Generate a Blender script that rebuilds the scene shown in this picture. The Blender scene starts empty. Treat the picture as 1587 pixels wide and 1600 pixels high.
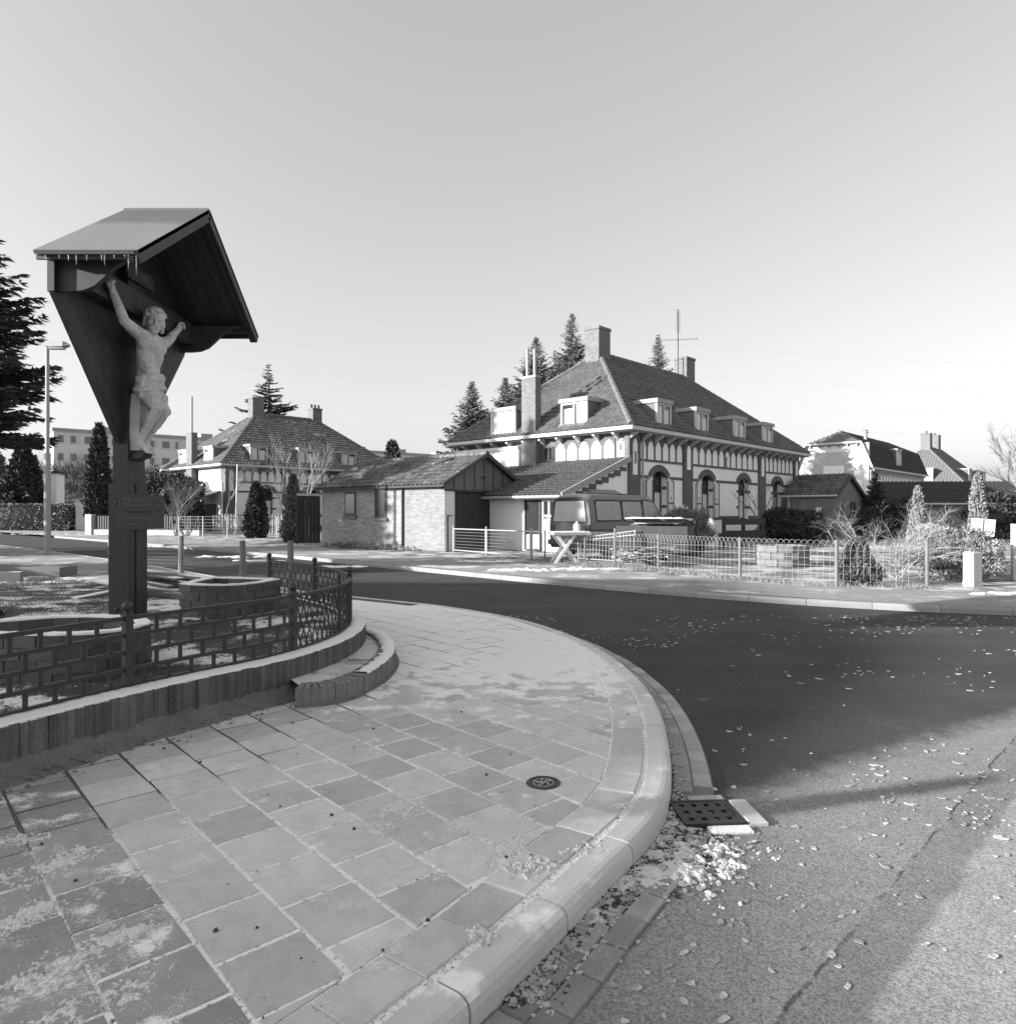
import bpy, bmesh, math, random
import numpy as np
from mathutils import Vector, Matrix, Quaternion
from mathutils.geometry import tessellate_polygon

S = bpy.context.scene
COL = S.collection
R = math.radians
rnd = random.Random(7)

# ---------------------------------------------------------------- camera
cam = bpy.data.cameras.new('camera')
cam.sensor_fit = 'HORIZONTAL'
cam.sensor_width = 36.0
cam.lens = 36.0 * 1100 / 1587
cam.clip_start = 0.05
cam.clip_end = 3000
camo = bpy.data.objects.new('camera', cam)
COL.objects.link(camo)
camo.location = (0, 0, 1.5)
camo.rotation_euler = (R(90), 0, 0)
S.camera = camo

# ---------------------------------------------------------------- light
SUN_EL = 15.0
SUN_TRAVEL = Vector((0.96, 0.28, 0)).normalized()
w = bpy.data.worlds.new('World')
S.world = w
w.use_nodes = True
nt = w.node_tree
nt.nodes.clear()
sky = nt.nodes.new('ShaderNodeTexSky')
sky.sky_type = 'NISHITA'
sky.sun_disc = False
sky.sun_elevation = R(SUN_EL)
sky.sun_rotation = math.atan2(-SUN_TRAVEL.x, -SUN_TRAVEL.y)
sky.air_density = 1.0
sky.dust_density = 3.0
bw = nt.nodes.new('ShaderNodeRGBToBW')
bg = nt.nodes.new('ShaderNodeBackground')
bg.inputs['Strength'].default_value = 0.145
wo = nt.nodes.new('ShaderNodeOutputWorld')
nt.links.new(sky.outputs[0], bw.inputs[0])
pw = nt.nodes.new('ShaderNodeMath')       # film response: a flatter sky than the eye sees
pw.operation = 'POWER'
pw.inputs[1].default_value = 0.64
nt.links.new(bw.outputs[0], pw.inputs[0])
nt.links.new(pw.outputs[0], bg.inputs[0])
nt.links.new(bg.outputs[0], wo.inputs[0])

sun = bpy.data.lights.new('sun', 'SUN')
sun.energy = 3.6
sun.angle = R(0.5)
sun.color = (1.0, 0.99, 0.97)
suno = bpy.data.objects.new('sun', sun)
COL.objects.link(suno)
sd = SUN_TRAVEL * math.cos(R(SUN_EL)) + Vector((0, 0, -math.sin(R(SUN_EL))))
suno.rotation_euler = sd.to_track_quat('-Z', 'Y').to_euler()
suno.location = (-30, -10, 30)

S.view_settings.view_transform = 'Standard'
S.view_settings.look = 'None'
S.view_settings.exposure = 1.7
S.view_settings.gamma = 1.0

# ---------------------------------------------------------------- object helpers
def lnk(o, parent=None):
    COL.objects.link(o)
    if parent is not None:
        o.parent = parent
    return o

def tag(o, label=None, cat=None, group=None, kind=None):
    if label: o['label'] = label
    if cat: o['category'] = cat
    if group: o['group'] = group
    if kind: o['kind'] = kind
    return o

def thing(name, label, cat, loc=(0, 0, 0), rz=0.0, group=None):
    o = bpy.data.objects.new(name, None)
    o.empty_display_size = 0.2
    lnk(o)
    o.location = loc
    o.rotation_euler = (0, 0, rz)
    return tag(o, label, cat, group)

def copy_tree(o, parent=None):
    c = o.copy()
    COL.objects.link(c)
    c.parent = parent
    for ch in list(o.children):
        copy_tree(ch, c)
    return c

def inst(name, mesh, parent, loc=(0, 0, 0), rot=(0, 0, 0), scale=(1, 1, 1)):
    o = bpy.data.objects.new(name, mesh)
    lnk(o, parent)
    o.location = loc
    o.rotation_euler = rot
    o.scale = scale
    return o

def T0(a, b, z):
    return (a, b, z)

class MB:
    def __init__(s):
        s.v = []
        s.f = []
    def add(s, vs, fs):
        n = len(s.v)
        s.v.extend([tuple(p) for p in vs])
        s.f.extend([tuple(i + n for i in f) for f in fs])
        return s
    def box(s, x0, x1, y0, y1, z0, z1, T=T0):
        vs = [T(x, y, z) for z in (z0, z1) for (x, y) in ((x0, y0), (x1, y0), (x1, y1), (x0, y1))]
        return s.add(vs, [(3, 2, 1, 0), (4, 5, 6, 7), (0, 1, 5, 4), (1, 2, 6, 5), (2, 3, 7, 6), (3, 0, 4, 7)])
    def obox(s, c, size, rot=None):
        c = Vector(c)
        h = [d / 2 for d in size]
        vs = []
        for z in (-1, 1):
            for x, y in ((-1, -1), (1, -1), (1, 1), (-1, 1)):
                p = Vector((x * h[0], y * h[1], z * h[2]))
                if rot is not None: p = rot @ p
                vs.append(c + p)
        return s.add(vs, [(3, 2, 1, 0), (4, 5, 6, 7), (0, 1, 5, 4), (1, 2, 6, 5), (2, 3, 7, 6), (3, 0, 4, 7)])
    def beam(s, a, b, wd, ht, up=(0, 0, 1)):
        a = Vector(a); b = Vector(b)
        d = (b - a)
        L = d.length
        d.normalize()
        sx = d.cross(Vector(up))
        if sx.length < 1e-4: sx = Vector((1, 0, 0))
        sx.normalize()
        uz = sx.cross(d)
        m = Matrix((d, sx, uz)).transposed()
        return s.obox((a + b) / 2, (L, wd, ht), m)
    def extrude(s, pts, vec):
        n = len(pts)
        vec = Vector(vec)
        a = [Vector(p) for p in pts]
        vs = a + [p + vec for p in a]
        fs = [tuple(range(n - 1, -1, -1)), tuple(range(n, 2 * n))]
        for i in range(n):
            j = (i + 1) % n
            fs.append((i, j, n + j, n + i))
        return s.add(vs, fs)
    def slab(s, poly, z0, z1, ch=0.0):
        n = len(poly)
        cx = sum(p[0] for p in poly) / n
        cy = sum(p[1] for p in poly) / n
        if ch <= 0:
            return s.extrude([(p[0], p[1], z0) for p in poly], (0, 0, z1 - z0))
        vs = [(p[0], p[1], z0) for p in poly] + [(p[0], p[1], z1 - ch) for p in poly]
        for p in poly:
            d = math.hypot(p[0] - cx, p[1] - cy) + 1e-6
            k = max(0, 1 - ch * 1.3 / d)
            vs.append((cx + (p[0] - cx) * k, cy + (p[1] - cy) * k, z1))
        fs = [tuple(range(2 * n, 3 * n))]
        for i in range(n):
            j = (i + 1) % n
            fs.append((i, j, n + j, n + i))
            fs.append((n + i, n + j, 2 * n + j, 2 * n + i))
        return s.add(vs, fs)
    def tube(s, path, r, n=6, caps=True):
        path = [Vector(p) for p in path]
        m = len(path)
        rs = r if isinstance(r, (list, tuple)) else [r] * m
        vs = []
        prev = None
        for i, p in enumerate(path):
            if i == 0: d = path[1] - p
            elif i == m - 1: d = p - path[i - 1]
            else: d = path[i + 1] - path[i - 1]
            if d.length < 1e-9: d = Vector((0, 0, 1))
            d.normalize()
            if prev is None:
                ref = Vector((0, 0, 1)) if abs(d.z) < 0.9 else Vector((1, 0, 0))
                sx = d.cross(ref).normalized()
            else:
                sx = (prev - d * prev.dot(d))
                if sx.length < 1e-6: sx = d.orthogonal()
                sx.normalize()
            prev = sx
            sy = d.cross(sx)
            for k in range(n):
                a = 2 * math.pi * k / n + math.pi / n
                vs.append(p + (sx * math.cos(a) + sy * math.sin(a)) * rs[i])
        fs = []
        for i in range(m - 1):
            for k in range(n):
                k2 = (k + 1) % n
                fs.append((i * n + k, i * n + k2, (i + 1) * n + k2, (i + 1) * n + k))
        if caps:
            fs.append(tuple(range(n - 1, -1, -1)))
            fs.append(tuple((m - 1) * n + k for k in range(n)))
        return s.add(vs, fs)
    def ball(s, c, r, nu=10, nv=7, rot=None):
        rx, ry, rz = (r, r, r) if not isinstance(r, (tuple, list)) else r
        c = Vector(c)
        vs = []
        def P(x, y, z):
            p = Vector((x * rx, y * ry, z * rz))
            if rot is not None: p = rot @ p
            return c + p
        vs.append(P(0, 0, -1))
        for i in range(1, nv):
            t = -math.pi / 2 + math.pi * i / nv
            for k in range(nu):
                a = 2 * math.pi * k / nu
                vs.append(P(math.cos(t) * math.cos(a), math.cos(t) * math.sin(a), math.sin(t)))
        vs.append(P(0, 0, 1))
        fs = []
        for k in range(nu):
            fs.append((0, 1 + (k + 1) % nu, 1 + k))
            top = 1 + (nv - 2) * nu
            fs.append((top + k, top + (k + 1) % nu, len(vs) - 1))
        for i in range(nv - 2):
            for k in range(nu):
                k2 = (k + 1) % nu
                fs.append((1 + i * nu + k, 1 + i * nu + k2, 1 + (i + 1) * nu + k2, 1 + (i + 1) * nu + k))
        return s.add(vs, fs)
    def lathe(s, prof, c=(0, 0, 0), n=12):
        vs = []
        for r, z in prof:
            for k in range(n):
                a = 2 * math.pi * k / n
                vs.append((c[0] + r * math.cos(a), c[1] + r * math.sin(a), c[2] + z))
        fs = []
        for i in range(len(prof) - 1):
            for k in range(n):
                k2 = (k + 1) % n
                fs.append((i * n + k, i * n + k2, (i + 1) * n + k2, (i + 1) * n + k))
        fs.append(tuple(range(n - 1, -1, -1)))
        fs.append(tuple((len(prof) - 1) * n + k for k in range(n)))
        return s.add(vs, fs)
    def mesh(s, name, mat, smooth=False):
        me = bpy.data.meshes.new(name)
        me.from_pydata(s.v, [], s.f)
        if mat is not None: me.materials.append(mat)
        if smooth:
            me.polygons.foreach_set('use_smooth', [True] * len(me.polygons))
        me.update()
        return me
    def build(s, name, mat, parent=None, smooth=False, kind=None):
        o = bpy.data.objects.new(name, s.mesh(name, mat, smooth))
        lnk(o, parent)
        if kind: o['kind'] = kind
        return o

def one(name, mat, parent, fn, *a, **k):
    m = MB()
    getattr(m, fn)(*a, **k)
    return m.build(name, mat, parent)

# ---------------------------------------------------------------- node materials
def ramp(nt, src, p0, p1, c0=0.0, c1=1.0):
    m = nt.nodes.new('ShaderNodeMapRange')
    m.interpolation_type = 'SMOOTHSTEP'
    m.inputs[1].default_value = p0
    m.inputs[2].default_value = p1
    m.inputs[3].default_value = c0
    m.inputs[4].default_value = c1
    nt.links.new(src, m.inputs[0])
    return m.outputs[0]

def math_n(nt, op, a, b=None, clamp=False):
    m = nt.nodes.new('ShaderNodeMath')
    m.operation = op
    m.use_clamp = clamp
    for i, v in enumerate((a, b)):
        if v is None: continue
        if isinstance(v, (int, float)): m.inputs[i].default_value = v
        else: nt.links.new(v, m.inputs[i])
    return m.outputs[0]

def noise(nt, vec, scale, detail=4, rough=0.55, dist=0.0):
    n = nt.nodes.new('ShaderNodeTexNoise')
    n.inputs['Scale'].default_value = scale
    n.inputs['Detail'].default_value = detail
    n.inputs['Roughness'].default_value = rough
    n.inputs['Distortion'].default_value = dist
    nt.links.new(vec, n.inputs['Vector'])
    return n.outputs['Fac']

def mixf(nt, f, a, b):
    m = nt.nodes.new('ShaderNodeMix')
    m.data_type = 'FLOAT'
    for i, v in ((0, f), (2, a), (3, b)):
        if isinstance(v, (int, float)): m.inputs[i].default_value = v
        else: nt.links.new(v, m.inputs[i])
    return m.outputs[0]

def newmat(name):
    m = bpy.data.materials.new(name)
    m.use_nodes = True
    nt = m.node_tree
    nt.nodes.clear()
    b = nt.nodes.new('ShaderNodeBsdfPrincipled')
    o = nt.nodes.new('ShaderNodeOutputMaterial')
    nt.links.new(b.outputs[0], o.inputs[0])
    return m, nt, b

def setcol(nt, b, val):
    # grey value socket -> base colour
    nt.links.new(val, b.inputs['Base Color'])

def bumpn(nt, b, h, strength, dist=0.01):
    bp = nt.nodes.new('ShaderNodeBump')
    bp.inputs['Strength'].default_value = strength
    bp.inputs['Distance'].default_value = dist
    nt.links.new(h, bp.inputs['Height'])
    nt.links.new(bp.outputs[0], b.inputs['Normal'])
    return bp

def pos(nt):
    return nt.nodes.new('ShaderNodeNewGeometry').outputs['Position']

def nz(nt):
    g = nt.nodes.new('ShaderNodeNewGeometry')
    s = nt.nodes.new('ShaderNodeSeparateXYZ')
    nt.links.new(g.outputs['Normal'], s.inputs[0])
    return s.outputs[2]

def sepxyz(nt, v):
    s = nt.nodes.new('ShaderNodeSeparateXYZ')
    nt.links.new(v, s.inputs[0])
    return s.outputs

def MAT(name, col, rough=0.8, var=0.25, vs=3.0, fine=0.12, fs=60.0, bump=0.25, bs=80.0, bd=0.004,
        snow=0.0, ss=5.0, objvar=0.0, spec=0.3, stretch=None, metal=0.0, streak=0.0):
    m, nt, b = newmat(name)
    p = pos(nt)
    pv = p
    if stretch:
        mp = nt.nodes.new('ShaderNodeMapping')
        mp.inputs['Scale'].default_value = stretch
        nt.links.new(p, mp.inputs[0])
        pv = mp.outputs[0]
    n1 = noise(nt, pv, vs, 5)
    n2 = noise(nt, pv, fs, 3)
    v = mixf(nt, n1, col * (1 - var), col * (1 + var))
    k = mixf(nt, n2, 1 - fine * 1.6, 1 + fine * 1.6)
    v = math_n(nt, 'MULTIPLY', v, k)
    if objvar:
        oi = nt.nodes.new('ShaderNodeObjectInfo')
        v = math_n(nt, 'MULTIPLY', v, mixf(nt, oi.outputs['Random'], 1 - objvar, 1 + objvar))
    if streak:
        mp = nt.nodes.new('ShaderNodeMapping')
        mp.inputs['Scale'].default_value = (14, 14, 0.9)
        nt.links.new(p, mp.inputs[0])
        sn = ramp(nt, noise(nt, mp.outputs[0], 1.0, 4), .35, .7, 1 - streak, 1 + streak * .4)
        v = math_n(nt, 'MULTIPLY', v, sn)
    if snow:
        ns = noise(nt, p, ss, 6, .65)
        ms = ramp(nt, ns, 1 - snow - .06, 1 - snow + .06)
        up = ramp(nt, nz(nt), .35, .8)
        ms = math_n(nt, 'MULTIPLY', ms, up)
        v = mixf(nt, ms, v, .78)
    setcol(nt, b, v)
    b.inputs['Roughness'].default_value = rough
    b.inputs['Specular IOR Level'].default_value = spec
    b.inputs['Metallic'].default_value = metal
    if bump:
        h = noise(nt, pv, bs, 3, .6)
        bumpn(nt, b, h, bump, bd)
    return m

def BRICKMAT(name, c1, c2, mortar, bw=.22, rh=.068, ms=.012, rough=.9, var=.2):
    m, nt, b = newmat(name)
    tc = nt.nodes.new('ShaderNodeTexCoord')
    x, y, z = sepxyz(nt, tc.outputs['Object'])
    u = math_n(nt, 'ADD', x, y)
    cv = nt.nodes.new('ShaderNodeCombineXYZ')
    nt.links.new(u, cv.inputs[0])
    nt.links.new(z, cv.inputs[1])
    br = nt.nodes.new('ShaderNodeTexBrick')
    br.inputs['Color1'].default_value = (c1, c1, c1, 1)
    br.inputs['Color2'].default_value = (c2, c2, c2, 1)
    br.inputs['Mortar'].default_value = (mortar, mortar, mortar, 1)
    br.inputs['Scale'].default_value = 1.0
    br.inputs['Mortar Size'].default_value = ms / 2
    br.inputs['Mortar Smooth'].default_value = .2
    br.inputs['Brick Width'].default_value = bw
    br.inputs['Row Height'].default_value = rh
    nt.links.new(cv.outputs[0], br.inputs['Vector'])
    n = noise(nt, tc.outputs['Object'], 1.3, 5)
    n2 = noise(nt, tc.outputs['Object'], 30, 3)
    k = math_n(nt, 'MULTIPLY', mixf(nt, n, 1 - var, 1 + var), mixf(nt, n2, .85, 1.15))
    mx = nt.nodes.new('ShaderNodeVectorMath')
    mx.operation = 'SCALE'
    nt.links.new(br.outputs['Color'], mx.inputs[0])
    nt.links.new(k, mx.inputs['Scale'])
    nt.links.new(mx.outputs[0], b.inputs['Base Color'])
    b.inputs['Roughness'].default_value = rough
    b.inputs['Specular IOR Level'].default_value = .2
    h = math_n(nt, 'SUBTRACT', 1.0, br.outputs['Fac'])
    bumpn(nt, b, h, .6, .008)
    return m

# ---------------------------------------------------------------- materials
m_iron = MAT('iron', .032, rough=.5, var=.3, vs=8, bump=.25, bs=120, bd=.002, spec=.4, fine=.15)
m_snow = MAT('snow', .8, rough=.7, var=.05, vs=4, fine=.03, bump=.5, bs=60, bd=.01)
m_oldsnow = MAT('old_snow', .57, rough=.8, var=.2, vs=14, fine=.15, fs=160, bump=.5, bs=90, bd=.006)
m_kerbfar = MAT('sun_dimmed_kerb', .26, rough=.85, var=.2, vs=2.2, fine=.12, bump=.3, bs=100, bd=.003, objvar=.12, snow=.25, ss=2)  # kerb concrete again, darkened to offset the sun on the far side
m_leaf = MAT('frosted_leaves', .40, rough=.8, var=.5, vs=9, fine=.1, bump=.4, bs=90, bd=.006)
m_leaf2 = MAT('pale_leaf', .26, rough=.85, var=.5, vs=9, fine=.1, bump=.3, bs=90, bd=.004)
m_concrete = MAT('concrete', .52, rough=.85, var=.18, vs=2.2, fine=.12, fs=90, bump=.35, bs=150, bd=.003, objvar=.07, snow=.40, ss=3)
m_gbrick = MAT('gutter_brick', .33, rough=.85, var=.25, vs=5, fine=.15, bump=.4, bs=90, bd=.004, objvar=.22)
m_wetbrick = MAT('damp_gutter_brick', .24, rough=.7, var=.35, vs=5, fine=.2, bump=.5, bs=80, bd=.005, objvar=.25)
m_wallbrick = MAT('wall_brick', .13, rough=.9, var=.4, vs=5, fine=.25, bump=.8, bs=35, bd=.008, objvar=.13, streak=.38, snow=.62, ss=2.6)
m_stepbrick = MAT('step_brick', .17, rough=.9, var=.4, vs=6, fine=.25, bump=.8, bs=35, bd=.008, objvar=.12)
m_planterbrick = MAT('planter_brick', .085, rough=.9, var=.35, vs=6, fine=.2, bump=.7, bs=45, bd=.008, objvar=.28)
m_foot = MAT('mortar_foot', .15, rough=.95, var=.45, vs=5, fine=.3, bump=1.0, bs=35, bd=.015)
m_mortar = MAT('mortar', .16, rough=.95, var=.35, vs=3, fine=.2, bump=.6, bs=60, bd=.01)
m_soil = MAT('soil', .06, rough=.95, var=.5, vs=5, fine=.3, bump=1, bs=30, bd=.02)
m_wood = MAT('dark_stained_wood', .026, rough=.55, var=.5, vs=3, fine=.28, fs=50, bump=.3, bs=60, bd=.002, stretch=(3, 3, .25), spec=.4)
m_wood2 = MAT('dark_stained_boards', .034, rough=.6, var=.5, vs=3, fine=.28, fs=50, bump=.3, bs=60, bd=.002, stretch=(3, 3, .25), spec=.4, objvar=.2)
m_shingle = MAT('shrine_roof_felt', .16, rough=.75, var=.3, vs=1.6, fine=.12, bump=.4, bs=70, bd=.004)
m_statue = MAT('weathered_stone', .50, rough=.85, var=.45, vs=8, fine=.28, fs=70, bump=.7, bs=55, bd=.008)
m_letter = MAT('faded_lettering', .13, rough=.7, var=.3, vs=20, bump=0)
m_greywood = MAT('grey_timber', .14, rough=.9, var=.35, vs=5, fine=.2, bump=.5, bs=60, bd=.004, objvar=.25, snow=.55, ss=2.4)
m_post = MAT('weathered_post', .17, rough=.9, var=.3, vs=5, fine=.2, bump=.5, bs=60, bd=.004)
m_white = MAT('white_paint', .62, rough=.6, var=.08, vs=3, fine=.05, bump=.1)
m_plaster = MAT('white_plaster', .84, rough=.9, var=.10, vs=1.2, fine=.05, bump=.25, bs=50, bd=.003, objvar=.03)
m_bandbrick = BRICKMAT('band_brick', .10, .14, .17, bw=.22, rh=.07)
m_housebrick = BRICKMAT('house_brick', .12, .17, .2)
m_chimbrick = BRICKMAT('chimney_brick', .13, .19, .22)
m_garbrick = BRICKMAT('garage_brick', .22, .34, .17, var=.3)
m_panelbrick = BRICKMAT('garage_panel_brick', .20, .28, .15, var=.2)
m_whitebrick = BRICKMAT('painted_brick', .66, .72, .52, var=.08)
m_shedbrick = BRICKMAT('shed_brick', .15, .21, .24)
m_palebrick = BRICKMAT('pale_brick', .36, .46, .5)
m_tileroof = MAT('clay_roof_tile', .10, rough=.75, var=.4, vs=.9, fine=.5, fs=5, bump=.3, bs=40, bd=.005, objvar=.3, spec=.35)
m_frosttile = MAT('frosted_roof_tile', .12, rough=.75, var=.4, vs=.8, fine=.5, fs=5, bump=.3, bs=40, bd=.005, objvar=.35, snow=.34, ss=1.2)
m_darktile = MAT('dark_roof_tile', .04, rough=.7, var=.3, vs=1.5, fine=.2, bump=.3, bs=40, bd=.005, objvar=.25)
m_ridge = MAT('ridge_tile', .14, rough=.8, var=.4, vs=3, fine=.2, bump=.3)
m_trim = MAT('dark_trim', .05, rough=.6, var=.2, bump=.1)
m_greytrim = MAT('grey_trim', .30, rough=.6, var=.15, bump=.1)
m_lighttrim = MAT('pale_trim', .50, rough=.6, var=.12, bump=.1)
m_slate = MAT('dormer_cladding', .13, rough=.7, var=.2, vs=5, bump=.3)
m_garagedoor = MAT('garage_door_paint', .05, rough=.55, var=.12, vs=2, bump=.1, spec=.4)
m_zinc = MAT('zinc_pipe', .33, rough=.5, var=.15, bump=.1)
m_vanpaint = MAT('van_paint', .14, rough=.35, var=.08, vs=1, fine=.02, bump=0, spec=.5)
m_rubber = MAT('black_rubber', .02, rough=.7, var=.2, bump=.1)
m_frostglass = MAT('frosted_van_glass', .28, rough=.35, var=.25, vs=2.5, fine=.08, bump=.1, spec=.5)
m_curtain = MAT('curtain', .62, rough=.9, var=.2, vs=4, bump=.2, stretch=(8, 8, .6))
m_blind = MAT('pale_blind', .7, rough=.8, var=.05, bump=.05)
m_needle = MAT('dark_needles', .06, rough=.7, var=.4, vs=2.5, fine=.2, bump=0, spec=.25)
m_needle2 = MAT('mid_needles', .15, rough=.7, var=.4, vs=2.5, fine=.2, bump=0, spec=.25)
m_cypress = MAT('cypress_leaf', .05, rough=.7, var=.45, vs=3, fine=.2, bump=0, spec=.25)
m_hedge = MAT('hedge_leaf', .16, rough=.6, var=.55, vs=5, fine=.3, bump=0, spec=.35)
m_frostleaf = MAT('frosted_foliage', .27, rough=.7, var=.5, vs=6, fine=.25, bump=0)
m_bark = MAT('bark', .09, rough=.9, var=.4, vs=6, bump=.5, bs=40)
m_frostbark = MAT('frosted_twigs', .36, rough=.85, var=.35, vs=6, bump=.2)
m_paletwig = MAT('pale_bark', .17, rough=.85, var=.35, vs=6, bump=.2)
m_wire = MAT('galvanised_wire', .23, rough=.5, var=.2, vs=3, bump=0, spec=.4)
m_farwall = MAT('far_wall', .6, rough=.9, var=.08, vs=.3, bump=0)
m_farglass = MAT('far_window', .16, rough=.3, var=.3, vs=.4, bump=0, spec=.5)
m_grass = MAT('winter_grass', .24, rough=.95, var=.5, vs=8, fine=.3, bump=0)

def glassmat(name, col, rough):
    m, nt, b = newmat(name)
    b.inputs['Base Color'].default_value = (col, col, col, 1)
    b.inputs['Roughness'].default_value = rough
    b.inputs['Specular IOR Level'].default_value = .6
    return m
m_glass = glassmat('window_glass', .03, .06)

mi, nt_, b_ = newmat('ice')
b_.inputs['Base Color'].default_value = (.85, .85, .85, 1)
b_.inputs['Roughness'].default_value = .08
b_.inputs['Transmission Weight'].default_value = .75
b_.inputs['IOR'].default_value = 1.31
m_ice = mi

# paving tiles: grey concrete with a dusting of snow that thickens away from the shrine
def tilemat(name, base, rough, near, bumpk):
    m, nt, b = newmat(name)
    p = pos(nt)
    x, y, z = sepxyz(nt, p)
    oi = nt.nodes.new('ShaderNodeObjectInfo')
    n1 = noise(nt, p, 2.2, 5)
    n2 = noise(nt, p, 140, 3)
    v = mixf(nt, n1, base * .78, base * 1.2)
    st_n = noise(nt, p, 9, 6, .7, .5)
    v = math_n(nt, 'MULTIPLY', v, ramp(nt, st_n, .36, .60, .90, 1.03))
    v = math_n(nt, 'MULTIPLY', v, mixf(nt, n2, .72, 1.28))
    v = math_n(nt, 'MULTIPLY', v, mixf(nt, oi.outputs['Random'], .80, 1.15))
    # small dark specks
    n3 = noise(nt, p, 38, 2)
    v = math_n(nt, 'MULTIPLY', v, ramp(nt, n3, .70, .76, 1, .55))
    ns = noise(nt, p, 4.2, 3, .6)
    ng = noise(nt, p, 75, 4, .75)
    nn = math_n(nt, 'ADD', math_n(nt, 'MULTIPLY', ns, .68), math_n(nt, 'MULTIPLY', ng, .32))
    far = ramp(nt, math_n(nt, 'ADD', y, math_n(nt, 'MULTIPLY', ns, 1.5)), 5.3, 8.4)
    thr = math_n(nt, 'SUBTRACT', near, math_n(nt, 'MULTIPLY', far, .33))
    d = math_n(nt, 'SUBTRACT', nn, thr)
    ms = ramp(nt, d, -.045, .06)
    v = mixf(nt, ms, v, .76)
    setcol(nt, b, v)
    b.inputs['Roughness'].default_value = rough
    b.inputs['Specular IOR Level'].default_value = .25
    h = math_n(nt, 'ADD', math_n(nt, 'MULTIPLY', n2, .5), math_n(nt, 'MULTIPLY', ms, .8))
    bumpn(nt, b, h, bumpk, .004)
    return m
m_tile = tilemat('paving_tile', .50, .85, .630, .3)
m_tilerough = tilemat('rough_paving_tile', .31, .95, .560, .9)

def bedmat():
    m, nt, b = newmat('joint_fill')
    p = pos(nt)
    x, y, z = sepxyz(nt, p)
    n = noise(nt, p, 3, 4)
    n2 = noise(nt, p, 45, 4, .7)
    e = math_n(nt, 'ADD', math_n(nt, 'SUBTRACT', math_n(nt, 'MULTIPLY', x, .8), math_n(nt, 'MULTIPLY', y, .35)), math_n(nt, 'MULTIPLY', n, 1.0))
    f = ramp(nt, e, -2.4, -1.9)
    f2 = ramp(nt, n2, .30, .47)
    f = math_n(nt, 'MULTIPLY', f, f2)
    v = mixf(nt, f, mixf(nt, n2, .03, .14), .76)
    setcol(nt, b, v)
    b.inputs['Roughness'].default_value = .95
    bumpn(nt, b, n2, .6, .006)
    return m
m_bed = bedmat()

def asphalt():
    m, nt, b = newmat('asphalt')
    p = pos(nt)
    x, y, z = sepxyz(nt, p)
    nb = noise(nt, p, .9, 4)
    nm = noise(nt, p, 6, 4)
    nf = noise(nt, p, 105, 4, .75)
    nv = nt.nodes.new('ShaderNodeTexVoronoi')
    nv.inputs['Scale'].default_value = 120
    nt.links.new(p, nv.inputs['Vector'])
    # older pale and newer dark surface; the border paints in the shadow edge
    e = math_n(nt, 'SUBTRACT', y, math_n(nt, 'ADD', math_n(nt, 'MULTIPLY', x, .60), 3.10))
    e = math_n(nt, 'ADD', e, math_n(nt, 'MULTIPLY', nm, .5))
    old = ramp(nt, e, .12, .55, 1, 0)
    e2 = math_n(nt, 'SUBTRACT', math_n(nt, 'SUBTRACT', x, 1.12), math_n(nt, 'MULTIPLY', math_n(nt, 'SUBTRACT', y, 2.21), .99))
    e2 = math_n(nt, 'ADD', e2, math_n(nt, 'MULTIPLY', math_n(nt, 'SUBTRACT', nm, .5), .12))
    strip = ramp(nt, e2, -.02, .03)
    seam = math_n(nt, 'MULTIPLY', ramp(nt, e2, -.30, -.26), ramp(nt, e2, -.03, .0, 1, 0))
    crack = math_n(nt, 'MULTIPLY', ramp(nt, e2, -.30, -.285), ramp(nt, e2, -.28, -.265, 1, 0))
    crack = math_n(nt, 'MULTIPLY', crack, ramp(nt, nm, .42, .55))
    vold_lit = mixf(nt, strip, .25, .32)
    vold_lit = math_n(nt, 'MULTIPLY', vold_lit, mixf(nt, seam, 1, .85))
    vold_lit = math_n(nt, 'MULTIPLY', vold_lit, mixf(nt, crack, 1, .35))
    mpr = nt.nodes.new('ShaderNodeMapping')
    mpr.inputs['Rotation'].default_value = (0, 0, R(45))
    mpr.inputs['Scale'].default_value = (.12, 1.6, 1)
    nt.links.new(p, mpr.inputs[0])
    tr_ = noise(nt, mpr.outputs[0], 1.0, 4, .6)
    vnew_shade = math_n(nt, 'MULTIPLY', mixf(nt, nb, .042, .078), mixf(nt, tr_, .70, 1.30))
    v = mixf(nt, old, vnew_shade, vold_lit)
    v = math_n(nt, 'MULTIPLY', v, ramp(nt, nf, .32, .68, .52, 1.48))
    v = math_n(nt, 'MULTIPLY', v, mixf(nt, nm, .82, 1.18))
    v = math_n(nt, 'MULTIPLY', v, mixf(nt, nb, .85, 1.15))
    sp = ramp(nt, nv.outputs['Distance'], .05, .2, 1.5, 1)
    v = math_n(nt, 'MULTIPLY', v, sp)
    # frost wisps
    fw = noise(nt, p, 2.3, 6, .7, .6)
    ff = math_n(nt, 'MULTIPLY', ramp(nt, fw, .60, .74), ramp(nt, nf, .5, .62))
    v = mixf(nt, math_n(nt, 'MULTIPLY', ff, .45), v, .6)
    setcol(nt, b, v)
    b.inputs['Roughness'].default_value = .9
    b.inputs['Specular IOR Level'].default_value = .2
    bumpn(nt, b, nf, 1.0, .009)
    return m
m_asphalt = asphalt()

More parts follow.
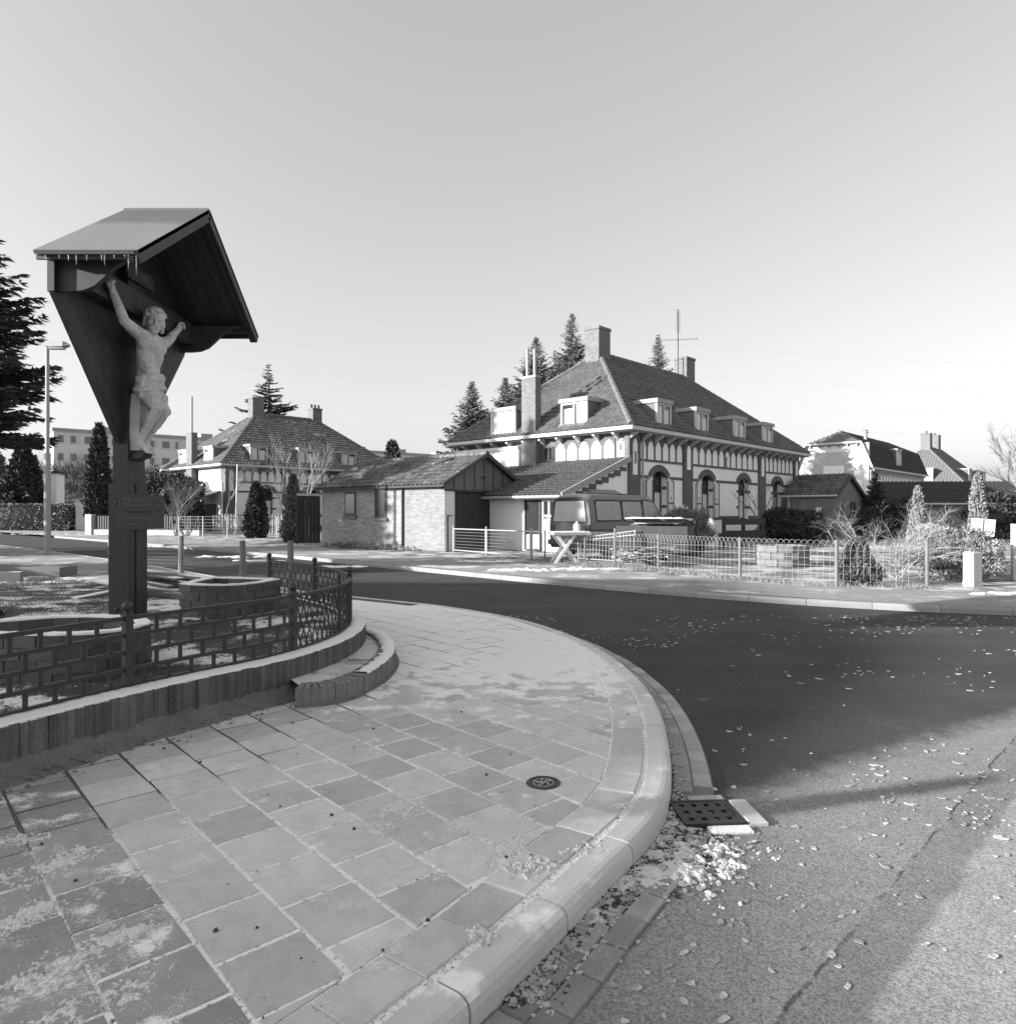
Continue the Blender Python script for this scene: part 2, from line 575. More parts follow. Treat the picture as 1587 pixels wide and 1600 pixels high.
def patchy(name, lo, hi, scale, t0, t1, finescale=40, bd=.03, bs=25):
    # frosted ground: snow lying in patches between blades and clods
    m, nt, b = newmat(name)
    p = pos(nt)
    n = noise(nt, p, scale, 6, .62)
    nf = noise(nt, p, finescale, 4, .7)
    nn = math_n(nt, 'ADD', math_n(nt, 'MULTIPLY', n, .7), math_n(nt, 'MULTIPLY', nf, .3))
    f = ramp(nt, nn, t0, t1)
    v = mixf(nt, f, mixf(nt, nf, lo * .4, lo * 1.6), hi)
    setcol(nt, b, v)
    b.inputs['Roughness'].default_value = .95
    b.inputs['Specular IOR Level'].default_value = .15
    h = math_n(nt, 'ADD', noise(nt, p, bs, 4, .7), math_n(nt, 'MULTIPLY', f, .5))
    bumpn(nt, b, h, .8, bd)
    return m
m_lawn = patchy('frosted_lawn', .17, .52, 1.1, .45, .55)
m_bedsoil = patchy('bed_soil', .07, .76, 1.4, .485, .54)
m_rough = patchy('rough_lawn', .17, .66, 2.8, .37, .50)

def farpave(name, bw, rh):
    m, nt, b = newmat(name)
    p = pos(nt)
    mp = nt.nodes.new('ShaderNodeMapping')
    mp.inputs['Rotation'].default_value = (0, 0, R(45))
    nt.links.new(p, mp.inputs[0])
    br = nt.nodes.new('ShaderNodeTexBrick')
    for k, c in (('Color1', .20), ('Color2', .25), ('Mortar', .36)):
        br.inputs[k].default_value = (c, c, c, 1)
    br.inputs['Scale'].default_value = 1
    br.inputs['Brick Width'].default_value = bw
    br.inputs['Row Height'].default_value = rh
    br.inputs['Mortar Size'].default_value = .006
    nt.links.new(mp.outputs[0], br.inputs['Vector'])
    n = noise(nt, p, .7, 6, .65)
    nf = noise(nt, p, 30, 3, .7)
    nn = math_n(nt, 'ADD', math_n(nt, 'MULTIPLY', n, .75), math_n(nt, 'MULTIPLY', nf, .25))
    f = ramp(nt, nn, .53, .60)
    v = mixf(nt, f, math_n(nt, 'MULTIPLY', br.outputs['Color'], mixf(nt, nf, .8, 1.2)), .56)
    setcol(nt, b, v)
    b.inputs['Roughness'].default_value = .9
    bumpn(nt, b, br.outputs['Fac'], .3, -.004)
    return m
m_farpave = farpave('far_paving', .3, .3)

# ---------------------------------------------------------------- curves
def catmull(pts, step):
    P = [Vector((p[0], p[1], 0)) for p in pts]
    P = [P[0] * 2 - P[1]] + P + [P[-1] * 2 - P[-2]]
    out = []
    for i in range(1, len(P) - 2):
        a, b, c, d = P[i - 1], P[i], P[i + 1], P[i + 2]
        n = max(2, int((c - b).length / (step * .5)))
        for k in range(n):
            t = k / n
            out.append(.5 * ((2 * b) + (c - a) * t + (2 * a - 5 * b + 4 * c - d) * t * t + (3 * b - 3 * c + d - a) * t ** 3))
    out.append(P[-2])
    # resample
    L = [0.0]
    for i in range(1, len(out)): L.append(L[-1] + (out[i] - out[i - 1]).length)
    res = []
    n = max(2, int(L[-1] / step))
    j = 0
    for k in range(n + 1):
        s = L[-1] * k / n
        while j < len(L) - 2 and L[j + 1] < s: j += 1
        t = (s - L[j]) / max(1e-9, L[j + 1] - L[j])
        res.append(out[j].lerp(out[j + 1], t))
    return res

class Curve:
    def __init__(s, pts, step=.05, smooth=0):
        s.p = catmull(pts, step)
        for _ in range(smooth):
            q = s.p[:]
            for i in range(1, len(q) - 1): s.p[i] = (q[i - 1] + q[i] * 2 + q[i + 1]) / 4
        s.t = []
        n = len(s.p)
        for i in range(n):
            d = s.p[min(n - 1, i + 1)] - s.p[max(0, i - 1)]
            s.t.append(d.normalized())
        s.s = [0.0]
        for i in range(1, n): s.s.append(s.s[-1] + (s.p[i] - s.p[i - 1]).length)
        s.A = np.array([(q.x, q.y) for q in s.p])
        s.S = np.array(s.s)
        s.T = np.array([(q.x, q.y) for q in s.t])
    @property
    def L(s): return s.s[-1]
    def at(s, l, off=0.0):
        i = int(np.searchsorted(s.S, l))
        i = min(max(1, i), len(s.p) - 1)
        t = (l - s.s[i - 1]) / max(1e-9, s.s[i] - s.s[i - 1])
        p = s.p[i - 1].lerp(s.p[i], t)
        d = s.t[i - 1].lerp(s.t[i], t).normalized()
        return Vector((p.x - d.y * off, p.y + d.x * off, 0)), d
    def near(s, x, y):
        d2 = (s.A[:, 0] - x) ** 2 + (s.A[:, 1] - y) ** 2
        i = int(np.argmin(d2))
        t = s.T[i]
        q = s.A[i]
        return i, t[0] * (y - q[1]) - t[1] * (x - q[0])   # left positive
    def off(s, o, step=1):
        return [s.at(l, o)[0] for l in s.s[::step]]
    def find_y(s, y, lo=0, hi=1e9):
        best = min((abs(p.y - y), l) for p, l in zip(s.p, s.s) if lo <= l <= hi)
        return best[1]

def sheet(name, pts, z, mat, kind='structure', parent=None):
    P = [Vector((p[0], p[1], z)) for p in pts]
    tr = tessellate_polygon([P])
    m = MB()
    m.add(P, tr)
    me = m.mesh(name, mat)
    bmx = bmesh.new(); bmx.from_mesh(me)
    for f in bmx.faces:
        f.normal_update()
        if f.normal.z < 0: f.normal_flip()
    bmx.to_mesh(me); bmx.free()
    o = bpy.data.objects.new(name, me)
    lnk(o, parent)
    if kind: o['kind'] = kind
    return o

KO = Curve([(-5, -2.4), (-2.4, -.5), (-1.0, 1.05), (-.2, 2.06), (.06, 2.42), (.477, 3.06), (.74, 3.46), (.92, 3.95), (1.06, 4.61), (1.15, 5.25),
            (1.2, 5.91), (1.185, 6.6), (1.06, 7.6), (.70, 8.85), (.06, 10.1), (-.96, 11.25), (-1.89, 11.96), (-2.88, 12.7), (-4.37, 13.98),
            (-12.8, 22.6), (-22.9, 31.9), (-48, 54)], .06, 14)
FK = Curve([(-75, 82), (-38.6, 53), (-12.4, 29.1), (-3.55, 20.2), (.53, 16.0), (2.64, 14.0), (4.54, 12.5), (6.2, 11.55), (7.9, 10.9), (12, 9.6), (20, 7.4), (45, 1)], .1, 10)
WO = Curve([(-4.0, 2.2), (-3.3, 3.1), (-2.84, 3.94), (-2.5, 4.63), (-2.18, 5.16), (-1.80, 5.75), (-1.56, 6.45), (-1.5, 7.14), (-1.62, 7.9),
            (-2.05, 8.9), (-2.75, 9.85), (-3.6, 10.7), (-4.8, 11.6)], .04, 6)

# ---------------------------------------------------------------- ground, road, pavements
sheet('ground', [(-700, -60), (700, -60), (700, 900), (-700, 900)], -.32, m_lawn)
fko = FK.off(0.0, 3)
koo = KO.off(0.02, 3)
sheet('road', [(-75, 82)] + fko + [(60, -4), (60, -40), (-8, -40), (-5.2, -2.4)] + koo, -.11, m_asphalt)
sheet('garden_ground', FK.off(.1, 3) + [(60, -4), (400, -4), (600, 800), (-600, 800), (-600, 400)], -.012, m_lawn)
pavement = sheet('pavement', KO.off(.13, 3) + [(-70, 54), (-70, -12), (-8, -12)], -.0035, m_bed)
fp = FK.off(.16, 3); fq = FK.off(2.7, 3)
far_pave = sheet('pavement', fp + fq[::-1], .003, m_farpave)
# left part of the near pavement beyond the shrine plot
lp = [p for p, l in zip(KO.off(.17, 2), KO.s[::2]) if p.y > 12.9 and p.x < -3.2]
left_pave = sheet('pavement', lp + [(-50, 48), (-40, 30), (-17, 19.0), (-11, 17.2), (-7.4, 13.6), (-5.6, 12.3)], .002, m_farpave)

def kerb_run(curve, l0, l1, step, parent, width=.15, zt=0.0, sgn=1, mat=None):
    l = l0
    while l < l1:
        ln = step * rnd.uniform(.97, 1.03)
        m = MB()
        prof = [(0.0, -.2), (0.0, -.045), (.008, -.02), (.028, -.004), (.05, 0.0), (width - .012, 0.0), (width, -.012), (width, -.2)]
        k = 5
        vs = []
        dz = rnd.uniform(-.003, .003)
        do = rnd.uniform(-.004, .004)
        for i in range(k + 1):
            q = l + .004 + (ln - .008) * i / k
            for d, z in prof:
                p, t = curve.at(q, d * sgn + do)
                vs.append((p.x, p.y, zt + z + dz))
        n = len(prof)
        fs = []
        for i in range(k):
            for j in range(n):
                j2 = (j + 1) % n
                fs.append((i * n + j, i * n + j2, (i + 1) * n + j2, (i + 1) * n + j))
        fs.append(tuple(range(n)))
        fs.append(tuple(k * n + j for j in range(n - 1, -1, -1)))
        m.add(vs, fs)
        m.build('kerbstone', mat or m_concrete, parent)
        l += ln

lA = KO.find_y(1.2, 0, 8)
lB = KO.find_y(13.2)
kerb_run(KO, lA, lB, .62, pavement)
kerb_run(KO, lB + .02, KO.find_y(33), 1.0, pavement)
kerb_run(FK, FK.find_y(44), FK.find_y(8), 1.0, far_pave, mat=m_kerbfar)

# border tiles along the kerb
l = lA
lC = KO.find_y(11.5)
while l < lC:
    ln = .30
    poly = [KO.at(l + .004, .172)[0], KO.at(l + ln - .004, .172)[0], KO.at(l + ln - .004, .372)[0], KO.at(l + .004, .372)[0]]
    m = MB().slab([(p.x, p.y) for p in poly], -.05, .004 + rnd.uniform(-.002, .003), .006)
    m.build('border_tile', m_tile, pavement)
    l += ln

def clip(poly, q, n):
    out = []
    for i in range(len(poly)):
        a = poly[i]; b = poly[(i + 1) % len(poly)]
        da = (a[0] - q[0]) * n[0] + (a[1] - q[1]) * n[1]
        db = (b[0] - q[0]) * n[0] + (b[1] - q[1]) * n[1]
        if da >= 0: out.append(a)
        if (da >= 0) != (db >= 0):
            t = da / (da - db)
            out.append((a[0] + (b[0] - a[0]) * t, a[1] + (b[1] - a[1]) * t))
    return out

GS = .30983; GAS = 1.098; GTH = -.83455; GOX, GOY = -3.87198 * .30983, 12.774 * .30983
gc, gs_ = math.cos(GTH), math.sin(GTH)
def grid(a, b):
    return (GOX + GS * (a * GAS * gc - b * gs_), GOY + GS * (a * GAS * gs_ + b * gc))
tiles = []
for bi in range(-16, 30):
    shift = .5 if bi % 2 == 0 else 0.0
    a = -30.0 + shift
    while a < 16:
        ln = 1.0
        g = .017
        poly = [grid(a + g, bi + g), grid(a + ln - g, bi + g), grid(a + ln - g, bi + 1 - g), grid(a + g, bi + 1 - g)]
        cx = sum(p[0] for p in poly) / 4; cy = sum(p[1] for p in poly) / 4
        a0 = a
        a += ln
        if cy < 1.2 or cy > 12.5 or abs(cx) > cy * .78 + .4: continue
        i, d = KO.near(cx, cy)
        if d < .2: continue
        j, dw = WO.near(cx, cy)
        if dw > .12 or (cy > 11 and cx < -3): continue
        if d < .75:
            t = KO.T[i]; q = KO.A[i]
            n = (-t[1], t[0])
            poly = clip(poly, (q[0] + n[0] * .385, q[1] + n[1] * .385), n)
            if len(poly) < 3: continue
            ar = 0
            for k in range(len(poly)):
                x0, y0 = poly[k]; x1, y1 = poly[(k + 1) % len(poly)]
                ar += x0 * y1 - x1 * y0
            if abs(ar) < .008: continue
        if len(poly) == 4: poly = [(px_ + rnd.uniform(-.004, .004), py_ + rnd.uniform(-.004, .004)) for px_, py_ in poly]
        tiles.append((cy + abs(cx) * .3, poly, bi < -3))
tiles.sort(key=lambda t: t[0])
far_tiles = MB()
for k, (dd, poly, rough) in enumerate(tiles):
    z = rnd.uniform(-.0025, .003)
    if k < 300:
        m = MB().slab(poly, -.05, z, .006)
        # slight tilt of each tile
        tx, ty = rnd.uniform(-.004, .004), rnd.uniform(-.004, .004)
        cx = sum(p[0] for p in poly) / len(poly); cy = sum(p[1] for p in poly) / len(poly)
        m.v = [(x, y, zz + (x - cx) * tx + (y - cy) * ty) for x, y, zz in m.v]
        m.build('paving_tile', m_tilerough if rough else m_tile, pavement)
    else:
        far_tiles.slab(poly, -.05, z, .006)
if far_tiles.v:
    far_tiles.build('distant_paving_tiles', m_tile, pavement, kind='stuff')

# gutter of two rows of bricks
gut = sheet('gutter', [p for p in KO.off(-.0, 3)][10:200] + [p for p in KO.off(-.235, 3)][10:200][::-1], -.1085, m_mortar)
lg0 = KO.find_y(3.97, 0, 12)
l = KO.find_y(1.3, 0, 8)
lend = KO.find_y(12.3)
while l < lend:
    ln = .205
    py = KO.at(l)[0].y
    if not (3.40 < py < 3.95):
        for k, (o0, o1) in enumerate(((-.012, -.115), (-.122, -.228))):
            s0 = l + (.1 if k else 0)
            pl = [KO.at(s0 + .004, o0)[0], KO.at(s0 + ln - .004, o0)[0], KO.at(s0 + ln - .004, o1)[0], KO.at(s0 + .004, o1)[0]]
            m = MB().slab([(p.x, p.y) for p in pl], -.14, -.101 + rnd.uniform(-.003, .003), .006)
            m.build('gutter_brick', m_gbrick if py > 3.6 else m_wetbrick, gut)
    l += ln

# storm drain
dr = thing('drain_grate', 'cast iron drain grate with square holes set in the gutter by the kerb', 'drain', (1.045, 3.73, -.1), R(4))
dr.scale = (.9, .9, .9)
m = MB()
m.box(-.155, .155, -.15, .15, -.0065, -.004)  # flat dark sheet; the shade of the pit is in its colour
m.build('shade_sheet', glassmat('drain_shade_sheet', .006, .9), dr)
m = MB()
nx, ny = 4, 3
wx, wy = .30 / nx, .28 / ny
for i in range(nx + 1):
    x = -.15 + i * wx
    m.box(x - .022, x + .022, -.14, .14, 0, .012)
for j in range(ny + 1):
    y = -.14 + j * wy
    m.box(-.15, .15, y - .026, y + .026, 0.0005, .0125)
m.build('grate', m_iron, dr)
m = MB()
m.box(-.17, .19, .145, .162, 0, .016); m.box(-.17, .19, -.162, -.145, 0, .016)
m.box(.155, .172, -.145, .145, 0, .0155); m.box(-.172, -.155, -.145, .145, 0, .0155)
m.build('frame', m_iron, dr)
for k in range(3):
    y = .165 - k * .11
    MB().slab([(.20, y - .105), (.31, y - .105), (.31, y), (.20, y)], -.03, .012, .006).build('concrete_block', m_lighttrim, dr)
MB().slab([(-.03, .17), (.19, .17), (.19, .245), (-.03, .245)], -.03, .009, .006).build('concrete_block', m_gbrick, dr)
MB().slab([(-.05, -.245), (.19, -.245), (.19, -.17), (-.05, -.17)], -.03, .006, .006).build('concrete_block', m_snow, dr)

# small round cover in the pavement
cv = thing('utility_cover', 'small round iron utility cover set in the paving near the kerb', 'manhole cover', (.196, 3.89, .0))
MB().lathe([(.095, -.03), (.095, .004), (.091, .008), (.076, .008), (.073, .003), (.0, .003)], n=28).build('rim', m_iron, cv, True)
m = MB()
m.lathe([(.060, .002), (.060, .007), (.054, .007), (.054, .002)], n=24)
for k in range(5):
    a = k * 1.257 + .4
    m.tube([(.045 * math.cos(a), .045 * math.sin(a), .006), (.02 * math.cos(a + .5), .02 * math.sin(a + .5), .007), (.006 * math.cos(a + 1.4), .006 * math.sin(a + 1.4), .006)], .005, 5)
m.build('emblem', m_greytrim, cv)

# ---------------------------------------------------------------- loose snow, leaves, stones
def lump(m, x, y, z, r, h, seg=6):
    vs = [(x, y, z + h)]
    for k in range(seg):
        a = 2 * math.pi * k / seg + rnd.random()
        rr = r * rnd.uniform(.45, .7)
        vs.append((x + rr * math.cos(a), y + rr * math.sin(a), z + h * rnd.uniform(.5, .9)))
    for k in range(seg):
        a = 2 * math.pi * k / seg + rnd.random() * .4
        rr = r * rnd.uniform(.75, 1.25)
        vs.append((x + rr * math.cos(a), y + rr * math.sin(a), z - .002))
    fs = []
    for k in range(seg):
        k2 = (k + 1) % seg
        fs.append((0, 1 + k, 1 + k2))
        fs.append((1 + k, 1 + seg + k, 1 + seg + k2, 1 + k2))
    m.add(vs, fs)

def on_road(x, y):
    i, d = KO.near(x, y)
    j, e = FK.near(x, y)
    return d < -.25 and e < -.2


def flake(m, x, y, z, r, h, curl=.3):
    # a thin, bent, ragged leaf or crust of frozen snow
    k = rnd.randint(5, 7); a0 = rnd.uniform(0, 6.28); el_ = rnd.uniform(1.0, 2.1); ca, sa = math.cos(a0), math.sin(a0)
    top, bot = [], []
    for i in range(k):
        a = 6.283 * i / k + rnd.uniform(-.3, .3)
        u = math.cos(a) * r * el_ * rnd.uniform(.6, 1.1); v = math.sin(a) * r * rnd.uniform(.6, 1.1)
        zz = abs(u / (r * el_)) * curl * r + rnd.uniform(0, .25) * r * curl
        px, py = x + u * ca - v * sa, y + u * sa + v * ca
        top.append((px, py, z + h + zz)); bot.append((px, py, z + zz * .9 - .001))
    m.add(top + bot + [(x, y, z + h * 1.15)], [(i, (i + 1) % k, 2 * k) for i in range(k)] + [(k + i, k + (i + 1) % k, (i + 1) % k, i) for i in range(k)])

_perm = np.random.RandomState(12).permutation(4096)
_val = np.random.RandomState(13).uniform(-1, 1, 4096)
def vnoise(x, y, z=0):
    # smooth value noise on arrays
    xi = np.floor(x).astype(int); yi = np.floor(y).astype(int)
    fx = x - xi; fy = y - yi
    fx = fx * fx * (3 - 2 * fx); fy = fy * fy * (3 - 2 * fy)
    def hsh(a, b): return _val[_perm[(a * 131 + b * 1973 + int(z * 7919)) % 4096]]
    return (hsh(xi, yi) * (1 - fx) + hsh(xi + 1, yi) * fx) * (1 - fy) + (hsh(xi, yi + 1) * (1 - fx) + hsh(xi + 1, yi + 1) * fx) * fy
def fbm(x, y, s, o=4, z=0):
    t = 0; a = .8
    for k in range(o):
        t = t + a * vnoise(x * s + 17.3 * k, y * s - 9.1 * k, z + k)
        a *= .55; s *= 2.03
    return t
def crust(mb, X, Y, Z, Hh):
    # a ragged crust of snow: a height field kept only where there is snow
    nu, nv = X.shape[0] - 1, X.shape[1] - 1
    b = len(mb.v)
    zz = Z + np.maximum(-.004, Hh)
    mb.v.extend(zip(X.ravel().tolist(), Y.ravel().tolist(), zz.ravel().tolist()))
    on = Hh > 0
    any4 = on[:-1, :-1] | on[1:, :-1] | on[1:, 1:] | on[:-1, 1:]
    w1 = nv + 1
    for i, j in zip(*np.nonzero(any4)):
        k = b + int(i) * w1 + int(j)
        mb.f.append((k, k + w1, k + w1 + 1, k + 1))
def patch(mb, cx, cy, rx, ry, h, thr, rot=0.0, cell=.0048, z=.0):
    n1, n2 = max(8, int(2.6 * rx / cell)), max(8, int(2.6 * ry / cell))
    ca, sa = math.cos(rot), math.sin(rot)
    u, v = np.meshgrid(np.linspace(-1.3, 1.3, n1), np.linspace(-1.3, 1.3, n2), indexing='ij')
    a, b = u * rx, v * ry
    x = cx + a * ca - b * sa; y = cy + a * sa + b * ca
    e = 1 - np.hypot(u, v) + fbm(x, y, 9, 5) * .75 + fbm(x, y, 75, 3, 2) * .8 - thr - .12
    Hh = np.where(e > 0, np.minimum(e, .6) * h + np.abs(fbm(x, y, 110, 2, 3)) * .003, -.004)
    crust(mb, x, y, np.full_like(x, z), Hh)
m = MB(); m2 = MB()
n = 0
while n < 620:
    y = 1.9 + 9 * rnd.random() ** 1.5
    x = rnd.uniform(-1, 8)
    if abs(x) > y * .78 + .2 or not on_road(x, y): continue
    if rnd.random() > .35 + 1.1 * float(fbm(np.array([x]), np.array([y]), .8, 3)[0]): continue
    r = rnd.choice((.005, .007, .009, .012, .016)) * (.85 + .06 * y)
    flake(m if rnd.random() < .5 else m2, x, y, -.1095, r, .003, .25)
    n += 1
for k in range(150):     # leaves blown out from the gutter on to the road
    l = rnd.uniform(KO.find_y(2.1, 0, 9), KO.find_y(4.2, 0, 12))
    p, tt = KO.at(l, -.15 - abs(rnd.gauss(0, .38)))
    flake(m if rnd.random() < .45 else m2, p.x, p.y, -.1095, rnd.choice((.006, .009, .012, .015)), .002, .2)
m.build('frozen_leaf_litter', m_leaf, None, kind='stuff')
m2.build('pale_leaf_litter', m_leaf2, None, kind='stuff')
# frosted leaves and crusted snow drifted in the gutter below the drain
m, md, mg = MB(), MB(), MB()
g0 = KO.find_y(2.30, 0, 9)
def drift(t): return .10 + .22 * math.exp(-((t - .70) / .20) ** 2)
n = 0
while n < 1700:
    t = rnd.random(); l = g0 + (lg0 - g0) * t
    o = -abs(rnd.gauss(0, .50)) * drift(t) - .01
    if t > .84 and o < -.05: continue
    if t < .40 and rnd.random() < .15: continue
    p, tt = KO.at(l, o)
    f = max(0, 1 - abs(o) / (drift(t) + .02))
    z = -.107 + .012 * f * rnd.random()
    q = rnd.random()
    if q < .62: flake(m, p.x, p.y, z, rnd.choice((.005, .008, .011, .014)), .0025, rnd.uniform(.05, .4))
    else: flake(md, p.x, p.y, z - .004, rnd.choice((.007, .011, .015)), .002, rnd.uniform(.2, .9))
    n += 1
lo_, hi_ = g0 + (lg0 - g0) * .02, g0 + (lg0 - g0) * .93
us_ = np.linspace(0, 1, 300); vs2 = np.linspace(0, 1, 110)
gx_ = np.zeros((300, 110)); gy_ = np.zeros((300, 110))
for a_, u in enumerate(us_):
    p, tt = KO.at(lo_ + (hi_ - lo_) * u, 0)
    oo = -.006 - .62 * vs2
    gx_[a_] = p.x - tt.y * oo; gy_[a_] = p.y + tt.x * oo
uu, vv = np.meshgrid(us_, vs2, indexing='ij')
dr2 = .09 + .24 * np.exp(-((.02 + .91 * uu - .70) / .20) ** 2)
ee = 1.0 - .62 * vv / (dr2 * 1.25 + .01) + fbm(gx_, gy_, 8, 4) * .95 + fbm(gx_, gy_, 38, 3, 2) * .8 - .60 - np.where(.02 + .91 * uu < .42, .5 * (1 - vv), 0)
crust(mg, gx_, gy_, np.full_like(gx_, -.106), np.where(ee > 0, np.minimum(.010, ee * .014) + np.abs(fbm(gx_, gy_, 60, 3, 5)) * .006, -.004))
for k in range(700):
    t = .30 + .58 * rnd.random(); l = g0 + (lg0 - g0) * t
    o = -abs(rnd.gauss(0, .6)) * drift(t) - .008
    p, tt = KO.at(l, o)
    r = rnd.uniform(.002, .006)
    lump(mg, p.x, p.y, -.106, r, r * .8, 4)
for k in range(700):
    l = rnd.uniform(lg0 - .1, KO.find_y(8.5))
    p, tt = KO.at(l, -abs(rnd.gauss(.015, .028)) - .008)
    if rnd.random() < .4: flake(m, p.x, p.y, -.103, rnd.choice((.006, .009, .013)), .004, .8)
    else: lump(mg, p.x, p.y, -.103, rnd.uniform(.003, .009), .006, 4)
m.build('gutter_frosted_leaves', m_leaf, None, kind='stuff')
md.build('gutter_dead_leaves', m_soil, None, kind='stuff')
mg.build('gutter_snow', m_oldsnow, None, kind='stuff')
# snow crumbs along joints and in the kerb gap, with a few swept heaps
m = MB()
for k in range(900):
    l = rnd.uniform(lA, KO.find_y(8))
    p, tt = KO.at(l, .160 + rnd.gauss(0, .012))
    r = rnd.choice((.003, .005, .008))
    lump(m, p.x, p.y, -.004, r, r * .8, 4)
for k in range(1500):
    along = rnd.random() < .6
    if along: a, b = rnd.uniform(-6, 6), rnd.randint(-6, 8) + rnd.gauss(0, .022)
    else:
        b = rnd.uniform(-6, 8); a = rnd.randint(-6, 6) + (.5 if math.floor(b) % 2 == 0 else 0) + rnd.gauss(0, .02)
    x, y = grid(a, b)
    if y < 1.5 or y > 7 or KO.near(x, y)[1] < .3 or WO.near(x, y)[1] > -.35: continue
    if x * .8 - y * .35 < -2.5: continue
    r = rnd.choice((.002, .003, .005, .007))
    lump(m, x, y, .0, r, r * .7, 4)
for (hx, hy, rx, ry, hh, thr, ro) in ((.10, 2.97, .10, .07, .028, .15, .9), (.30, 3.13, .11, .06, .014, .30, .9), (-.10, 2.50, .075, .055, .020, .15, .8), (.58, 3.60, .12, .07, .010, .35, 1.1),
        (-.30, 2.57, .045, .03, .014, .2, -.6), (-.50, 3.58, .26, .15, .004, .55, .7), (-.16, 3.36, .26, .14, .003, .60, .6), (.02, 3.12, .24, .13, .004, .52, .8), (-.62, 3.35, .22, .14, .003, .62, .7),
        (-2.0, 2.95, .45, .14, .007, .50, .75), (-1.35, 2.50, .18, .09, .009, .40, .7), (-1.55, 2.25, .40, .13, .008, .45, .8), (-1.75, 2.66, .42, .13, .007, .50, .75), (-1.3, 2.15, .3, .12, .006, .5, .7), (-2.25, 3.2, .2, .1, .004, .6, .7)):
    patch(m, hx, hy, rx, ry, hh, thr, ro)
    for k in range(int(260 * (rx + ry))):
        a = rnd.uniform(0, 6.283); rr = abs(rnd.gauss(0, .8))
        lump(m, hx + rr * rx * math.cos(a), hy + rr * ry * math.sin(a), .001, rnd.uniform(.0015, .004), .003, 4)
m.build('snow_crumbs', m_oldsnow, None, kind='stuff')
m = MB()
for k in range(90):
    y = rnd.uniform(1.9, 6); x = rnd.uniform(-.8, .7) * y
    if KO.near(x, y)[1] < .1 or WO.near(x, y)[1] > -.25: continue
    r = rnd.choice((.004, .006, .010))
    lump(m, x, y, .002, r, r * .9, 5)
m.build('small_stones', m_soil, None, kind='stuff')

# ---------------------------------------------------------------- shrine plot: ground, wall, fence, planters
def plot_z(x, y):
    t = min(1, max(0, (y - 8.2) / 6.5)); t = t * t * (3 - 2 * t)
    return .255 * (1 - t) + .01 * t
def grid_sheet(name, poly, step, zf, mat):
    xs = [p[0] for p in poly]; ys = [p[1] for p in poly]
    nx = int((max(xs) - min(xs)) / step) + 1; ny = int((max(ys) - min(ys)) / step) + 1
    X = np.array([min(xs) + i * step for i in range(nx + 1)]); Y = np.array([min(ys) + j * step for j in range(ny + 1)])
    gx, gy = np.meshgrid(X, Y, indexing='ij')
    ins = np.zeros(gx.shape, bool)
    n = len(poly)
    for i in range(n):
        x0, y0 = poly[i]; x1, y1 = poly[(i + 1) % n]
        if y0 == y1: continue
        c = ((y0 > gy) != (y1 > gy)) & (gx < (x1 - x0) * (gy - y0) / (y1 - y0) + x0)
        ins ^= c
    idx = -np.ones(gx.shape, int)
    m = MB()
    g = np.random.RandomState(3)
    for i in range(nx + 1):
        for j in range(ny + 1):
            if ins[i, j]:
                idx[i, j] = len(m.v)
                m.v.append((gx[i, j], gy[i, j], zf(gx[i, j], gy[i, j]) + g.uniform(-.012, .016)))
    for i in range(nx):
        for j in range(ny):
            q = (idx[i, j], idx[i + 1, j], idx[i + 1, j + 1], idx[i, j + 1])
            if min(q) >= 0: m.f.append(tuple(int(k) for k in q))
    o = m.build(name, mat, None, True)
    o['kind'] = 'structure'
    return o
wi = [(p.x, p.y) for p in WO.off(.1, 3)]
grid_sheet('planting_bed', wi + [(-5.2, 11.8), (-7.4, 13.6), (-11, 17.2), (-12.5, 16.6), (-9, 11.5), (-6.2, 8.6), (-5.0, 6.8), (-5.2, 4), (-5.2, 2)], .09, plot_z, m_bedsoil)
grid_sheet('rough_grass', [(-5.0, 6.8), (-6.2, 8.6), (-9, 11.5), (-12.5, 16.6), (-11, 17.2), (-17, 19), (-19, 16), (-14, 8), (-9, 2), (-5.2, 2), (-5.2, 4)], .13, lambda x, y: plot_z(x, y) + .002, m_rough)
# grass tufts of the rough lawn
def blade_mesh(n, fn):
    m = MB()
    for k in range(n):
        x, y, z, h, wd = fn()
        a = rnd.uniform(0, 6.283); l = rnd.uniform(.2, .9) * h
        dx, dy = math.cos(a), math.sin(a)
        m.add([(x - dy * wd, y + dx * wd, z), (x + dy * wd, y - dx * wd, z), (x + dx * l, y + dy * l, z + h)], [(0, 1, 2)])
    return m
tufts = [(rnd.uniform(-11, -4.6), rnd.uniform(6.5, 15), rnd.uniform(.08, .3)) for _ in range(110)]
def tf():
    while True:
        x, y, r = rnd.choice(tufts)
        x += rnd.gauss(0, r); y += rnd.gauss(0, r)
        if x < -4.3 - max(0, (y - 9) * .8) and x > -y * .80 - 1: break
    return x, y, plot_z(x, y), rnd.uniform(.03, .09), rnd.uniform(.003, .007)
blade_mesh(6000, tf).build('grass_tufts', m_grass, None, kind='stuff')

wall = thing('retaining_wall', 'low curved retaining wall of upright bricks with snow on top', 'wall', (0, 0, 0))
